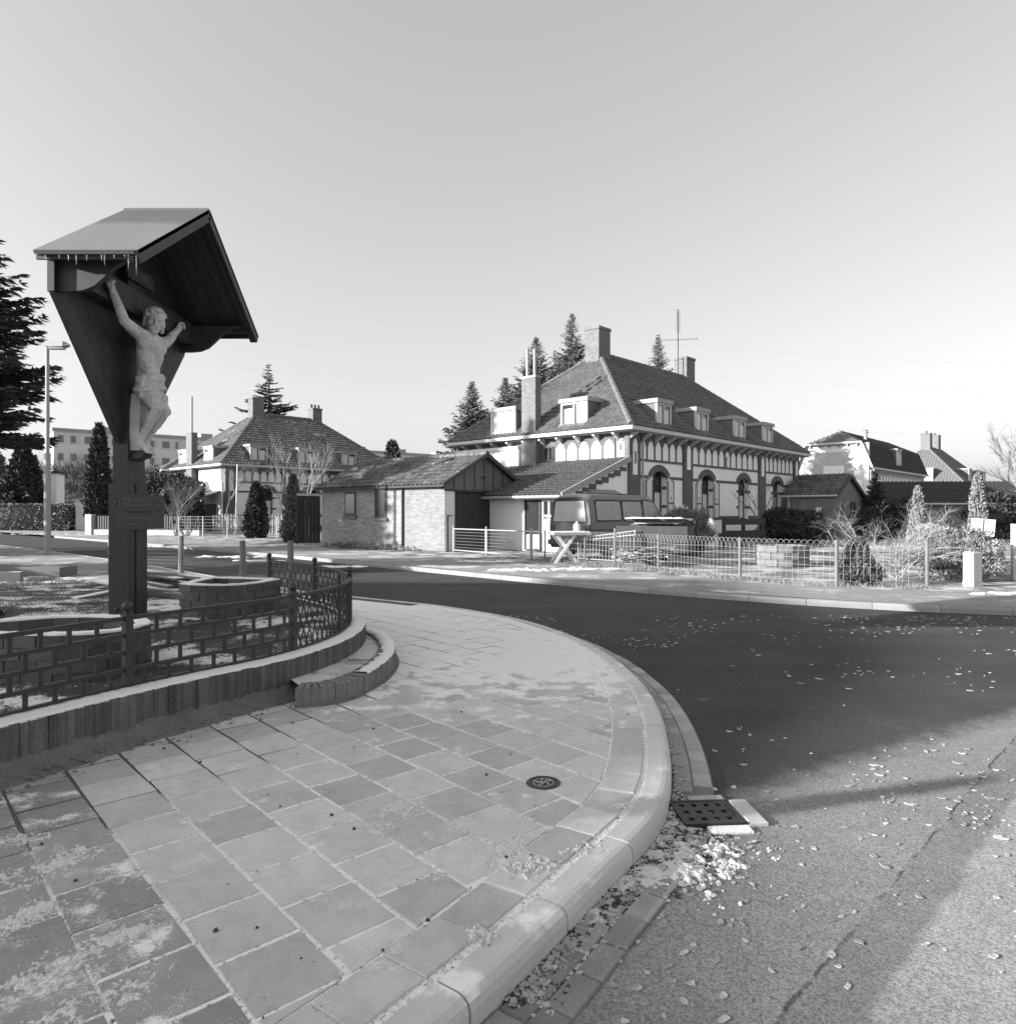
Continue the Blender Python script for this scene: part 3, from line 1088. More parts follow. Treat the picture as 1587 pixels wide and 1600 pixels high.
# mortar foot of the wall, sweeping out on to the pavement
def sweep(curve, prof, l0, l1, step=.06):
    m = MB()
    k = max(2, int((l1 - l0) / step))
    for i in range(k + 1):
        l = l0 + (l1 - l0) * i / k
        for o, z in prof:
            p, t = curve.at(l, o)
            m.v.append((p.x, p.y, z))
    n = len(prof)
    for i in range(k):
        for j in range(n - 1):
            m.f.append((i * n + j, i * n + j + 1, (i + 1) * n + j + 1, (i + 1) * n + j))
    return m
mk = sweep(WO, [(.05, .11), (-.005, .105), (-.03, .06), (-.08, .03), (-.17, .004), (-.20, -.02)], 0, WO.L)
mk.v = [(x + rnd.uniform(-.012, .012), y + rnd.uniform(-.012, .012), z + rnd.uniform(-.004, .008)) for x, y, z in mk.v]
mk.build('mortar_foot', m_foot, wall, True)
MBk = sweep(WO, [(.0, .04), (.0, .10), (.004, .285), (.2, .285), (.2, .04)], 0, WO.L)
MBk.build('mortar_core', m_mortar, wall)
def soldier(curve, l0, l1, depth, z0, z1, pitch, parent, jit=.006, mat=None):
    l = l0
    while l < l1:
        wd = pitch * rnd.uniform(.88, 1.12)
        o = rnd.uniform(-jit, jit); dz = rnd.uniform(-.006, .003)
        a, t = curve.at(l + .0010, -.012 + o); b, _ = curve.at(l + wd - .0010, -.012 + o)
        c, _ = curve.at(l + wd - .005, depth); d, _ = curve.at(l + .005, depth)
        e = .004
        a2, _ = curve.at(l + .005 + e, e + o); b2, _ = curve.at(l + wd - .005 - e, e + o)
        m = MB()
        vs = [(p.x, p.y, z0) for p in (a, b, c, d)] + [(p.x, p.y, z1 + dz - e) for p in (a, b)] + [(p.x, p.y, z1 + dz) for p in (c, d)] + [(a2.x, a2.y, z1 + dz), (b2.x, b2.y, z1 + dz)]
        m.add(vs, [(0, 1, 5, 4), (1, 2, 6, 9, 5), (2, 3, 7, 6), (3, 0, 4, 8, 7), (4, 5, 9, 8), (8, 9, 6, 7)])
        m.build('brick', mat or m_wallbrick, parent)
        l += wd
dm = MB()
for k in range(520):
    l = rnd.uniform(.3, WO.L * .62)
    o = -.05 - abs(rnd.gauss(.12, .09))
    p, t = WO.at(l, o)
    r = rnd.choice((.004, .006, .009, .014))
    lump(dm, p.x, p.y, max(.0, .03 + (o + .1) * .2), r, r * .8, 5)
dm.build('crumbled_mortar', m_mortar, wall, kind='stuff')
soldier(WO, 0.3, WO.L, .205, .06, .30, .056, wall, .003)
capm = MB()
k = 0
l = .3
while l < WO.L:
    o0 = -.010 + rnd.uniform(-.004, .010); o1 = .185 + rnd.uniform(-.03, .02)
    for o, z in ((o0, .296), (o0 + .008, .309 + rnd.uniform(0, .004)), (o1 - .02, .311 + rnd.uniform(0, .004)), (o1, .296)):
        p, t = WO.at(l, o); capm.v.append((p.x, p.y, z))
    if k:
        for j in range(3): capm.f.append((k * 4 - 4 + j, k * 4 - 3 + j, k * 4 + 1 + j, k * 4 + j))
    k += 1
    l += .03
capm.build('snow_cap', m_snow, wall, True, kind='stuff')

st = thing('brick_edging', 'low curved brick edging stepping out from the foot of the retaining wall', 'edging', (0, 0, 0))
SK = Curve([(-1.64, 5.43), (-1.42, 5.47), (-1.21, 5.80), (-1.11, 6.35), (-1.13, 7.0), (-1.32, 7.7), (-1.66, 8.3)], .04, 4)
sweep(SK, [(.0, .0), (.004, .13), (.15, .13), (.15, 0)], 0, SK.L).build('mortar_core', m_mortar, st)
soldier(SK, 0, SK.L, .155, -.01, .15, .06, st, .003, m_stepbrick)
sweep(SK, [(-.005, .015), (-.02, .008), (-.05, .001), (-.06, -.02)], 0, SK.L).build('mortar_foot', m_foot, st, True)
capm = MB()
k = 0
l = SK.L * .22
while l < SK.L:
    o0 = -.010 + rnd.uniform(-.004, .010); o1 = .125 + rnd.uniform(-.03, .02)
    for o, z in ((o0, .146), (o0 + .008, .158 + rnd.uniform(0, .004)), (o1 - .02, .160), (o1, .146)):
        p, t = SK.at(l, o); capm.v.append((p.x, p.y, z))
    if k:
        for j in range(3): capm.f.append((k * 4 - 4 + j, k * 4 - 3 + j, k * 4 + 1 + j, k * 4 + j))
    k += 1
    l += .03
capm.build('snow_cap', m_snow, st, True, kind='stuff')
sheet('soil_fill', SK.off(.13, 2) + [(-1.68, 8.0), (-1.55, 7.2), (-1.6, 6.4), (-1.8, 5.8)], .128, m_rough, kind=None, parent=st)

fence = thing('ornamental_fence', 'curved dark iron fence with ball topped posts and brick pattern bars on the wall', 'fence', (0, 0, 0))
FO = .155
def fl(y): return WO.find_y(y)
post_l = [fl(2.95), fl(4.71), fl(5.98), fl(7.89), fl(9.5), fl(10.55)]
for l in post_l:
    p, t = WO.at(l, FO)
    rm = Matrix.Rotation(math.atan2(t.y, t.x), 3, 'Z')
    m = MB()
    m.obox((p.x, p.y, .525), (.052, .052, .55), rm)
    m.obox((p.x, p.y, .262), (.085, .085, .02), rm)
    m.obox((p.x, p.y, .802), (.064, .064, .014), rm)
    po = m.build('post', m_iron, fence)
    m = MB()
    m.lathe([(.018, .805), (.026, .815), (.018, .826)], (p.x, p.y, 0), 10)
    m.ball((p.x, p.y, .858), .036, 14, 10)
    m.build('finial', m_iron, po, True)
RZ = [.317, .43, .546, .662, .778]
def rail(l0, l1, z, sz=.016, ht=.013):
    m = MB()
    k = max(2, int((l1 - l0) / .08))
    prof = [(-sz, -ht), (sz, -ht), (sz, ht), (-sz, ht)]
    for i in range(k + 1):
        l = l0 + (l1 - l0) * i / k
        for o, dz in prof:
            p, t = WO.at(l, FO + o)
            m.v.append((p.x, p.y, z + dz))
    for i in range(k):
        for j in range(4):
            j2 = (j + 1) % 4
            m.f.append((i * 4 + j, i * 4 + j2, (i + 1) * 4 + j2, (i + 1) * 4 + j))
    m.build('rail', m_iron, fence)
for k in range(len(post_l) - 1):
    l0, l1 = post_l[k] + .027, post_l[k + 1] - .027
    if k == 2:
        rail(l0, l1, RZ[0]); rail(l0, l1, RZ[4])
        lm = (l0 + l1) / 2
        p, t = WO.at(lm, FO)
        m = MB(); m.box(p.x - .016, p.x + .016, p.y - .016, p.y + .016, .29, .86)
        m.ball((p.x, p.y, .872), .018, 8, 6)
        m.build('lattice_post', m_iron, fence)
        dl = .095; rise = RZ[4] - RZ[0]
        run = dl * 2.2
        for (s0, s1) in ((l0, lm - .02), (lm + .02, l1)):
            for sg in (1, -1):
                q = s0 - run
                while q < s1 + run:
                    pts = []
                    for i in range(9):
                        f = i / 8
                        l = q + run * f if sg > 0 else q + run * (1 - f)
                        if s0 <= l <= s1:
                            p, t = WO.at(l, FO + .008 * sg)
                            pts.append((p.x, p.y, RZ[0] + rise * f))
                    if len(pts) >= 2:
                        MB().tube(pts, .0065, 4).build('lattice_bar', m_iron, fence)
                    q += dl
        continue
    for z in RZ: rail(l0, l1, z)
    n = max(4, round((l1 - l0) / .172))
    dl = (l1 - l0) / n
    for r in range(4):
        for i in range(n + (r % 2)):
            l = l0 + dl * (i + (.5 if r % 2 == 0 else 0))
            if l < l0 + .04 or l > l1 - .04: continue
            p, t = WO.at(l, FO)
            rm = Matrix.Rotation(math.atan2(t.y, t.x), 3, 'Z')
            MB().obox((p.x, p.y, (RZ[r] + RZ[r + 1]) / 2), (.028, .012, RZ[r + 1] - RZ[r] - .024), rm).build('stub_bar', m_iron, fence)

def planter(label, pts, z0, z1, courses, soilz, seed):
    rr = random.Random(seed)
    pl = thing('brick_planter', label, 'planter', (0, 0, 0), 0, 'brick planters in the shrine plot')
    # closed outline, counter clockwise
    seg = []
    n = len(pts)
    for i in range(n):
        a = Vector((*pts[i], 0)); b = Vector((*pts[(i + 1) % n], 0))
        seg.append((a, b))
    tot = [0]
    for a, b in seg: tot.append(tot[-1] + (b - a).length)
    Lt = tot[-1]
    def at(l):
        l = l % Lt
        for i, (a, b) in enumerate(seg):
            if l <= tot[i + 1]:
                return a.lerp(b, (l - tot[i]) / (tot[i + 1] - tot[i])), (b - a).normalized()
        return seg[-1][1], (seg[-1][1] - seg[-1][0]).normalized()
    th = .105
    c = Vector((sum(p[0] for p in pts) / n, sum(p[1] for p in pts) / n, 0))
    def inner(l):
        p, t = at(l)
        q, t2 = at(l + .03); q0, _ = at(l - .03)
        d = (q - q0).normalized()
        return p + Vector((-d.y, d.x, 0)) * th
    ch = (z1 - z0) / courses
    nb = max(6, int(Lt / .235))
    for r in range(courses):
        for k in range(nb):
            l0 = (k + (.5 if r % 2 else 0)) * Lt / nb + .006
            l1 = l0 + Lt / nb - .012
            steps = 3
            m = MB()
            oo = rr.uniform(-.005, .005)
            for i in range(steps + 1):
                l = l0 + (l1 - l0) * i / steps
                p, t = at(l)
                nn = (inner(l) - p).normalized()
                pi_ = inner(l)
                po = p + nn * oo
                zz0 = z0 + r * ch + .005; zz1 = z0 + (r + 1) * ch - .005 + rr.uniform(-.001, .001)
                m.v += [(po.x, po.y, zz0), (po.x, po.y, zz1), (pi_.x, pi_.y, zz1), (pi_.x, pi_.y, zz0)]
            for i in range(steps):
                for j in range(4):
                    j2 = (j + 1) % 4
                    m.f.append((i * 4 + j, i * 4 + j2, i * 4 + 4 + j2, i * 4 + 4 + j))
            m.f += [(3, 2, 1, 0), (steps * 4, steps * 4 + 1, steps * 4 + 2, steps * 4 + 3)]
            m.build('brick', m_planterbrick, pl)
    # mortar behind the faces and snow on the rim
    N = int(Lt / .05)
    for nm, o0, o1, a, b, mt, kd in (('mortar', .012, th - .012, z0, z1 - .004, m_mortar, None), ('rim_snow', .004, th + .002, z1 - .002, z1 + .012, m_snow, 'stuff')):
        m = MB()
        for i in range(N):
            l = Lt * i / N
            p, t = at(l); q = inner(l); nn = (q - p).normalized()
            u = p + nn * o0; v = p + nn * o1
            jz = rr.uniform(-.002, .005) if kd else 0
            if kd: u = u + nn * rr.uniform(-.004, .012)
            m.v += [(u.x, u.y, a), (u.x, u.y, b + jz), (v.x, v.y, b + jz), (v.x, v.y, a)]
        for i in range(N):
            i2 = (i + 1) % N
            for j in range(4):
                j2 = (j + 1) % 4
                m.f.append((i * 4 + j, i * 4 + j2, i2 * 4 + j2, i2 * 4 + j))
        m.build(nm, mt, pl, kind=kd)
    sheet('soil', [(inner(Lt * i / 60).x, inner(Lt * i / 60).y) for i in range(60)], soilz, m_bedsoil, kind=None, parent=pl)
    return pl
planter('lens shaped brick planter behind the fence, right of the crucifix post', [(-3.92, 8.40), (-3.72, 8.27), (-3.5, 8.20), (-3.28, 8.19), (-3.1, 8.32), (-2.97, 8.6), (-2.90, 9.02), (-3.4, 9.15), (-3.9, 9.27), (-3.93, 8.9)], .19, .64, 5, .50, 5)
planter('snow rimmed brick planter in front of the crucifix post, near the fence', [(-4.75, 5.35), (-4.2, 5.2), (-3.7, 5.13), (-3.3, 5.11), (-3.05, 5.16), (-2.88, 5.36), (-2.86, 5.66), (-3.05, 5.95), (-3.3, 6.08), (-3.6, 6.13), (-3.9, 6.08), (-4.2, 5.85), (-4.5, 5.58)], .23, .60, 4, .44, 6)

# ---------------------------------------------------------------- crucifix
CX = thing('wayside_crucifix', 'tall dark wooden wayside crucifix with gabled roof and pale carved figure', 'crucifix', (-4.15, 7.53, .2))
m = MB()
m.box(.02, .18, -.17, .17, 0, 4.15)
m.build('post', m_wood, CX)
m = MB()
m.box(-.012, .195, -.192, -.06, 0, 1.60); m.box(-.012, .205, -.052, .13, 0, 1.6); m.box(-.012, .190, .150, .20, 0, 1.6)
m.build('post_sleeve', m_wood, CX)
for z in (.28, 1.40):
    MB().ball((.07, -.195, z), (.025, .012, .025), 10, 6).build('bolt', m_iron, CX, True)
MB().box(.17, .285, -1.14, 1.14, 3.36, 3.61).build('crossbeam', m_wood, CX)
# back panel of boards running parallel to the slanting edges
half = [(-1.22, 3.62), (-1.22, 3.28), (-.16, 2.05), (-.16, 3.62)]
e0 = (-1.22, 3.28); ed = Vector((1.06, -1.23, 0)).normalized(); en = (-ed.y, ed.x)   # inward normal
if en[0] * (0 - e0[0]) + en[1] * (3.5 - e0[1]) < 0: en = (-en[0], -en[1])
k = 0
while k < 8:
    wd = .155
    q0 = (e0[0] + en[0] * (wd * k + .003), e0[1] + en[1] * (wd * k + .003))
    q1 = (e0[0] + en[0] * (wd * (k + 1) - .003), e0[1] + en[1] * (wd * (k + 1) - .003))
    pl = clip(half, q0, en)
    if len(pl) >= 3: pl = clip(pl, q1, (-en[0], -en[1]))
    if len(pl) >= 3:
        for sg in (1, -1):
            MB().extrude([(.085, sg * y, z) for y, z in pl], (.028, 0, 0)).build('back_board', m_wood2, CX)
    k += 1
for sg in (1, -1):
    m = MB()
    m.beam((.09, sg * 1.235, 3.66), (.09, sg * 1.235, 3.27), .07, .05, (1, 0, 0))
    m.beam((.09, sg * 1.235, 3.28), (.09, sg * .17, 2.04), .07, .05, (1, 0, 0))
    m.build('panel_edge', m_wood, CX)
MB().extrude([(.086, -1.27, 3.62), (.086, 1.27, 3.62), (.086, .02, 4.46), (.086, -.02, 4.46)], (.02, 0, 0)).build('gable_board', m_wood2, CX)
MB().extrude([(.068, y, z) for y, z in ((-1.22, 3.64), (-1.22, 3.28), (-.16, 2.05), (.16, 2.05), (1.22, 3.28), (1.22, 3.64))], (.012, 0, 0)).build('panel_back', m_wood, CX)
# roofing felt, frosted white on its lower half
def feltmat():
    m_, nt, b = newmat('frosted_roofing_felt')
    tc = nt.nodes.new('ShaderNodeTexCoord')
    x, y, z = sepxyz(nt, tc.outputs['Object'])
    n = noise(nt, tc.outputs['Object'], 2.2, 4); nf = noise(nt, tc.outputs['Object'], 60, 3)
    e = math_n(nt, 'ADD', z, math_n(nt, 'MULTIPLY', n, .25))
    f = math_n(nt, 'MULTIPLY', ramp(nt, e, 4.22, 4.36, 1, 0), mixf(nt, nf, .25, 1.1))
    v = math_n(nt, 'MULTIPLY', mixf(nt, f, .075, .175), mixf(nt, n, .8, 1.2))
    setcol(nt, b, v); b.inputs['Roughness'].default_value = .8
    bumpn(nt, b, nf, .4, .004)
    return m_
m_feltfrost = feltmat()
# roof
zr, ze, yh = 4.50, 3.53, 1.45
ln = math.hypot(yh, zr - ze)
for sg in (-1, 1):
    d = Vector((0, sg * yh / ln, -(zr - ze) / ln)); nn = Vector((0, sg * (zr - ze) / ln, yh / ln))
    a = Vector((.06, 0, zr))
    m = MB()
    m.extrude([a, a + Vector((.90, 0, 0)), a + Vector((.90, 0, 0)) + d * ln, a + d * ln], nn * .035)
    ro = m.build('roof_slope', m_feltfrost, CX)
    for i in range(7):
        x0 = .07 + i * .125
        p = Vector((x0, 0, zr)) - nn * .022 + d * .03
        MB().extrude([p, p + Vector((.114, 0, 0)), p + Vector((.114, 0, 0)) + d * (ln - .06), p + d * (ln - .06)], nn * .02).build('roof_board', m_wood2, ro)
    m = MB()
    b0 = Vector((.945, 0, zr - .03)); b1 = b0 + d * ln
    m.beam(b0, b1, .03, .11, nn)
    m.beam(b0 + Vector((-.05, 0, -.03)), b1 + Vector((-.05, 0, -.02)), .05, .05, nn)
    m.build('barge_board', m_wood, ro)
    m = MB()
    m.box(.05, .9, sg * 1.29 - .05, sg * 1.29 + .05, 3.545, 3.60)
    m.box(.05, .94, sg * 1.40 - .012, sg * 1.40 + .012, 3.50, 3.56)
    m.build('eave_plate', m_wood, ro)
    prof = [(.02, 3.60), (.86, 3.60), (.74, 3.57), (.62, 3.50), (.52, 3.40), (.44, 3.33), (.34, 3.29), (.22, 3.28), (.02, 3.28)]
    MB().extrude([(x, sg * 1.19 - .03, z) for x, z in prof], (0, .06, 0)).build('scroll_bracket', m_wood2, CX)
    if sg < 0:
        for i in range(17):
            x = .16 + .78 * i / 16 + rnd.uniform(-.03, .02)
            if i in (1, 2, 5, 8, 9, 13): continue
            h = rnd.choice((.02, .03, .05, .09, .12)) if i < 16 else .17
            MB().tube([(x, sg * 1.452, 3.52), (x, sg * 1.452, 3.52 - h * .5), (x, sg * 1.452, 3.52 - h)], [.006, .004, .0015], 6).build('icicle', m_ice, ro, True)
MB().box(.06, .955, -.035, .035, zr + .012, zr + .040).build('ridge_board', m_shingle, CX)

def lettering(txt, parent, x, y, z, size, mat, spacing=1.0, ext=.003):
    cu = bpy.data.curves.new('lettering', 'FONT')
    cu.body = txt
    cu.size = size
    cu.extrude = ext
    cu.space_character = spacing
    cu.align_x = 'CENTER'; cu.align_y = 'CENTER'
    tmp = bpy.data.objects.new('lettering_curve', cu)
    COL.objects.link(tmp)
    dg = bpy.context.evaluated_depsgraph_get()
    me = bpy.data.meshes.new_from_object(tmp.evaluated_get(dg))
    bpy.data.objects.remove(tmp)
    bpy.data.curves.remove(cu)
    me.materials.clear(); me.materials.append(mat)
    # turn the text to face +x, reading along +y
    me.transform(Matrix(((0, 0, 1, x), (1, 0, 0, y), (0, 1, 0, z), (0, 0, 0, 1))))
    me.name = 'lettering'
    o = bpy.data.objects.new('lettering', me)
    lnk(o, parent)
    return o
for txt, z0, z1, y0, y1 in (('GELOOFD ZY', 1.305, 1.49, -.42, .50), ('JEZUS CHRISTUS', 1.115, 1.295, -.43, .49)):
    s_ = MB().box(.208, .235, y0, y1, z0, z1).build('sign_board', m_wood2, CX)
    s_['label'] = 'dark sign board reading ' + txt
    words = txt.split()
    sz = .125 if len(txt) < 12 else .112
    for wd_, yy_ in zip(words, ((-.11, .36) if len(txt) < 12 else (-.19, .21))): lettering(wd_, s_, .2365, (y0 + y1) / 2 + yy_ - .02, (z0 + z1) / 2, sz, m_letter)
s_ = MB().extrude([(.20, -.24, 3.74), (.20, .28, 3.74), (.20, .31, 3.82), (.20, .28, 3.90), (.20, -.24, 3.90), (.20, -.27, 3.82)], (.02, 0, 0)).build('title_board', m_wood2, CX)
lettering('INRI', s_, .2215, .02, 3.82, .13, m_letter, 1.15)

# ---- carved figure: overlapping volumes fused into one continuous surface
fm = MB()
def cap(a, b, ra, rb, n=14):
    a = Vector(a); b = Vector(b)
    d = (b - a).normalized()
    path, rs = [], []
    for t in (-.98, -.8, -.5): path.append(a + d * ra * t); rs.append(ra * math.sqrt(1 - t * t))
    for t in (0, .25, .5, .75, 1): path.append(a.lerp(b, t)); rs.append(ra + (rb - ra) * t)
    for t in (.5, .8, .98): path.append(b + d * rb * t); rs.append(rb * math.sqrt(1 - t * t))
    fm.tube(path, rs, n)
def ell(c, r, rot=None, n=18):
    fm.ball(c, r, n, 12, rot)
yc = -.05
sh = {-1: Vector((.36, -.235, 3.12)), 1: Vector((.36, .15, 3.13))}
el = {-1: Vector((.32, -.50, 3.21)), 1: Vector((.32, .42, 3.24))}
wr = {-1: Vector((.325, -.705, 3.43)), 1: Vector((.325, .62, 3.41))}
# torso
ell((.345, yc, 2.98), (.115, .185, .20))
ell((.385, yc - .085, 3.045), (.09, .10, .07)); ell((.385, yc + .085, 3.05), (.09, .10, .07))
ell((.33, yc, 3.10), (.085, .20, .075))
cap((.325, yc, 2.93), (.32, yc - .005, 2.72), .112, .102)
ell((.335, yc, 2.84), (.095, .145, .12)); ell((.40, yc - .035, 2.84), (.035, .035, .09)); ell((.40, yc + .035, 2.84), (.035, .035, .09))
ell((.335, yc, 2.64), (.125, .165, .13))
ell((.39, yc, 2.745), (.065, .085, .07))
for i in range(4):
    for sg in (-1, 1):
        cap((.432 - i * .004, yc + sg * .03, 2.965 - i * .035), (.37, yc + sg * .135, 2.945 - i * .04), .019, .016, 8)
for sg in (-1, 1):
    ell(sh[sg], (.075, .08, .078))
    cap(sh[sg], sh[sg] + Vector((-.01, -sg * .13, .02)), .065, .07)
    cap(sh[sg], el[sg], .068, .052)
    ell(sh[sg].lerp(el[sg], .45) + Vector((.012, 0, -.008)), (.052, .075, .052))
    cap(el[sg], wr[sg], .052, .036)
    ell(el[sg].lerp(wr[sg], .3), (.046, .05, .06))
    # armpit fold from chest to arm
    cap((.37, yc + sg * .13, 3.0), sh[sg].lerp(el[sg], .3), .05, .045)
    # hand: palm, five curled fingers, thumb
    d = (wr[sg] - el[sg]).normalized()
    out = Vector((0, sg, 0)); fwd = Vector((1, 0, 0))
    side = d.cross(fwd).normalized()
    pc = wr[sg] + d * .045
    rm = Matrix((fwd, side, d)).transposed()
    ell(pc, (.027, .047, .054), rm)
    for i, (o, l1, l2) in enumerate(((-.033, .03, .026), (-.011, .036, .03), (.011, .035, .029), (.031, .027, .022))):
        b = pc + side * o + d * .042
        mi_ = b + d * l1 + fwd * .012
        ti = mi_ + fwd * l2 + d * .004 - d * .012
        cap(b, mi_, .0125, .0115, 8); cap(mi_, ti, .0115, .010, 8)
        cap(ti, ti - d * .018 + fwd * .004, .009, .008, 8)
    tb = pc - side * .038 * (1) + fwd * .008
    cap(tb - d * .02, tb - side * .022 + d * .012 + fwd * .015, .013, .011, 8)
    cap(tb - side * .022 + d * .012 + fwd * .015, tb - side * .012 + d * .036 + fwd * .028, .011, .009, 8)
    ell(pc + fwd * .022, (.012, .012, .012))
# neck and head
f = Vector((.52, -.81, -.26)).normalized()
u = Vector((.18, -.02, 1)); u = (u - f * u.dot(f)).normalized()
rgt = f.cross(u)
HR = Matrix((f, -rgt, u)).transposed()
hc = Vector((.415, -.085, 3.325))
def H(x, y, z): return hc + HR @ Vector((x, y, z))
cap((.345, yc, 3.10), hc + Vector((-.03, .01, -.05)), .068, .06)
ell(hc, (.092, .086, .125), HR)
ell(H(-.02, 0, .02), (.105, .095, .110), HR)
ell(H(.042, 0, -.055), (.062, .066, .072), HR)           # jaw
ell(H(.078, 0, -.108), (.036, .034, .028), HR)           # chin and beard
ell(H(.055, 0, -.095), (.045, .055, .040), HR)
cap(H(.090, .046, .026), H(.100, .012, .028), .014, .016, 8); cap(H(.090, -.046, .026), H(.100, -.012, .028), .014, .016, 8)
cap(H(.100, 0, .026), H(.126, 0, -.028), .011, .018, 8)    # nose
ell(H(.108, .016, -.030), (.013, .011, .010), HR, 8); ell(H(.108, -.016, -.030), (.013, .011, .010), HR, 8)
for sg in (-1, 1):
    ell(H(.076, sg * .034, .004), (.012, .017, .009), HR, 10)
    ell(H(.068, sg * .048, -.026), (.036, .028, .020), HR)
    ell(H(-.005, sg * .090, -.008), (.020, .014, .034), HR, 10)
cap(H(.098, .022, -.056), H(.098, -.022, -.056), .010, .010, 8)
cap(H(.096, .018, -.076), H(.096, -.018, -.076), .010, .010, 8)
cap(H(.107, .030, -.050), H(.098, .036, -.080), .009, .009, 8); cap(H(.107, -.030, -.050), H(.098, -.036, -.080), .009, .009, 8)
r2 = random.Random(11)
for i in range(90):
    a = r2.uniform(-2.6, 2.6); b = r2.uniform(.15, 1.35)
    x = math.cos(a) * math.cos(b); y = math.sin(a) * math.cos(b); z = math.sin(b)
    if x > .5 and z < .55: continue
    ell(H(-.012 + x * .110, y * .100, .022 + z * .112), (.020, .020, .017), HR, 8)
for i in range(40):
    a = r2.choice((-1, 1)) * r2.uniform(1.35, 3.1); z = r2.uniform(-.10, .03)
    ell(H(-.012 + math.cos(a) * .100, math.sin(a) * .094, z), (.020, .020, .020), HR, 8)
# loincloth folds
for i in range(7):
    z = 2.735 - i * .024
    k = .125 + .012 * math.sin(i * 1.3) + i * .004
    pts = []
    for j in range(13):
        a = -1.9 + 3.8 * j / 12
        pts.append((.335 + k * .95 * math.cos(a), yc + (k + .045) * math.sin(a), z + .03 * math.sin(a * 1.2 + .6)))
    fm.tube(pts, .016, 8)
ell((.33, yc, 2.585), (.14, .18, .075)); ell((.37, yc - .08, 2.56), (.11, .095, .06))
cap((.36, yc - .17, 2.70), (.35, yc - .185, 2.50), .03, .022)
# legs
hip = {-1: Vector((.335, yc - .085, 2.58)), 1: Vector((.335, yc + .085, 2.58))}
kn = {-1: Vector((.475, yc - .075, 2.40)), 1: Vector((.465, yc + .085, 2.38))}
an = {-1: Vector((.265, yc - .045, 2.065)), 1: Vector((.27, yc + .05, 2.06))}
for sg in (-1, 1):
    cap(hip[sg], kn[sg], .098, .062)
    ell(hip[sg].lerp(kn[sg], .45) + Vector((.02, 0, .015)), (.085, .078, .085))
    ell(kn[sg], (.064, .06, .062))
    cap(kn[sg], an[sg], .058, .036)
    ell(kn[sg].lerp(an[sg], .32) + Vector((-.022, 0, -.008)), (.056, .054, .085))
    ell(an[sg], (.042, .042, .045))
    toe = an[sg] + Vector((.085, -.01 * sg - .015, -.115))
    cap(an[sg] + Vector((-.02, 0, -.03)), toe, .044, .032)
    cap(an[sg] + Vector((-.02, 0, 0)), an[sg] + Vector((-.035, 0, -.055)), .036, .034)
    for i in range(5):
        o = (i - 2) * .0165
        b = toe + Vector((-.005, o, 0))
        cap(b, b + Vector((.034 - abs(i - 1.2) * .004, o * .25, -.030)), .0125 if i != (0 if sg > 0 else 4) else .015, .010, 8)
# rough backing left between figure and post
tmpm = fm.mesh('figure_volumes', None)
to = bpy.data.objects.new('figure_volumes', tmpm); COL.objects.link(to)
rmod = to.modifiers.new('fuse', 'REMESH'); rmod.mode = 'VOXEL'; rmod.voxel_size = .0075; rmod.adaptivity = 0
sm = to.modifiers.new('smooth', 'SMOOTH'); sm.factor = .5; sm.iterations = 1
dg = bpy.context.evaluated_depsgraph_get()
me = bpy.data.meshes.new_from_object(to.evaluated_get(dg))
bpy.data.objects.remove(to)
nv_ = len(me.vertices)
co_ = np.empty(nv_ * 3, np.float32); me.vertices.foreach_get('co', co_); co_ = co_.reshape(-1, 3)
no_ = np.empty(nv_ * 3, np.float32); me.vertex_normals.foreach_get('vector', no_); no_ = no_.reshape(-1, 3)
amp = np.where(co_[:, 2] > 3.19, .25, 1.0)
dd_ = (.0035 * fbm(co_[:, 0] + co_[:, 1], co_[:, 2], 45, 3) + .004 * fbm(co_[:, 1] - co_[:, 0], co_[:, 2] + co_[:, 0], 14, 2)) * amp
me.vertices.foreach_set('co', (co_ + no_ * dd_[:, None]).astype(np.float32).ravel())
me.update()
me.name = 'carved_figure'
me.materials.clear(); me.materials.append(m_statue)
me.polygons.foreach_set('use_smooth', [True] * len(me.polygons))
fo = bpy.data.objects.new('carved_figure', me); lnk(fo, CX)
fo['label'] = 'weathered pale stone figure of a crucified man, arms spread, knees bent, head turned'
m = MB()
bk = [(-.075, 1.95), (-.095, 2.15), (-.085, 2.35), (-.06, 2.54), (.03, 2.6), (.10, 2.5), (.10, 2.2), (.07, 1.95)]
m.extrude([(.175, yc + y, z) for y, z in bk], (.105, 0, 0))
m.build('stone_backing', m_statue, CX)
MB().extrude([(.18, -.13, 1.84), (.18, -.13, 1.915), (.33, -.13, 1.925), (.30, -.13, 1.88)], (0, .19, 0)).build('foot_rest', m_wood, CX)

# ---------------------------------------------------------------- timber, posts and netting behind the shrine
bp = thing('board_pile', 'untidy pile of snow covered boards on the ground behind the brick planter', 'board pile', (-5.35, 11.1, .12))
for i in range(18):
    a = R(rnd.gauss(-28, 9)); L_ = rnd.uniform(1.1, 2.1)
    c = Vector((rnd.gauss(0, .25), rnd.gauss(0, .18), .05 + i * .022))
    d = Vector((math.cos(a), math.sin(a), rnd.uniform(-.1, .02)))
    MB().beam(c - d * L_ / 2, c + d * L_ / 2, rnd.uniform(.1, .18), .028).build('plank', m_greywood, bp)
for i in range(5):
    MB().obox((rnd.uniform(.5, .95), rnd.uniform(-.7, -.3), .07 + .05 * (i % 2)), (.24, .11, .1), Matrix.Rotation(rnd.uniform(0, 3), 3, 'Z')).build('offcut', m_greywood, bp)
pk = thing('loose_plank', 'short snow covered plank lying in the rough grass left of the post', 'plank', (-6.35, 10.9, .14), R(55))
m = MB(); m.beam((-.35, 0, .03), (.35, .02, .10), .16, .05); m.build('board', m_greywood, pk)
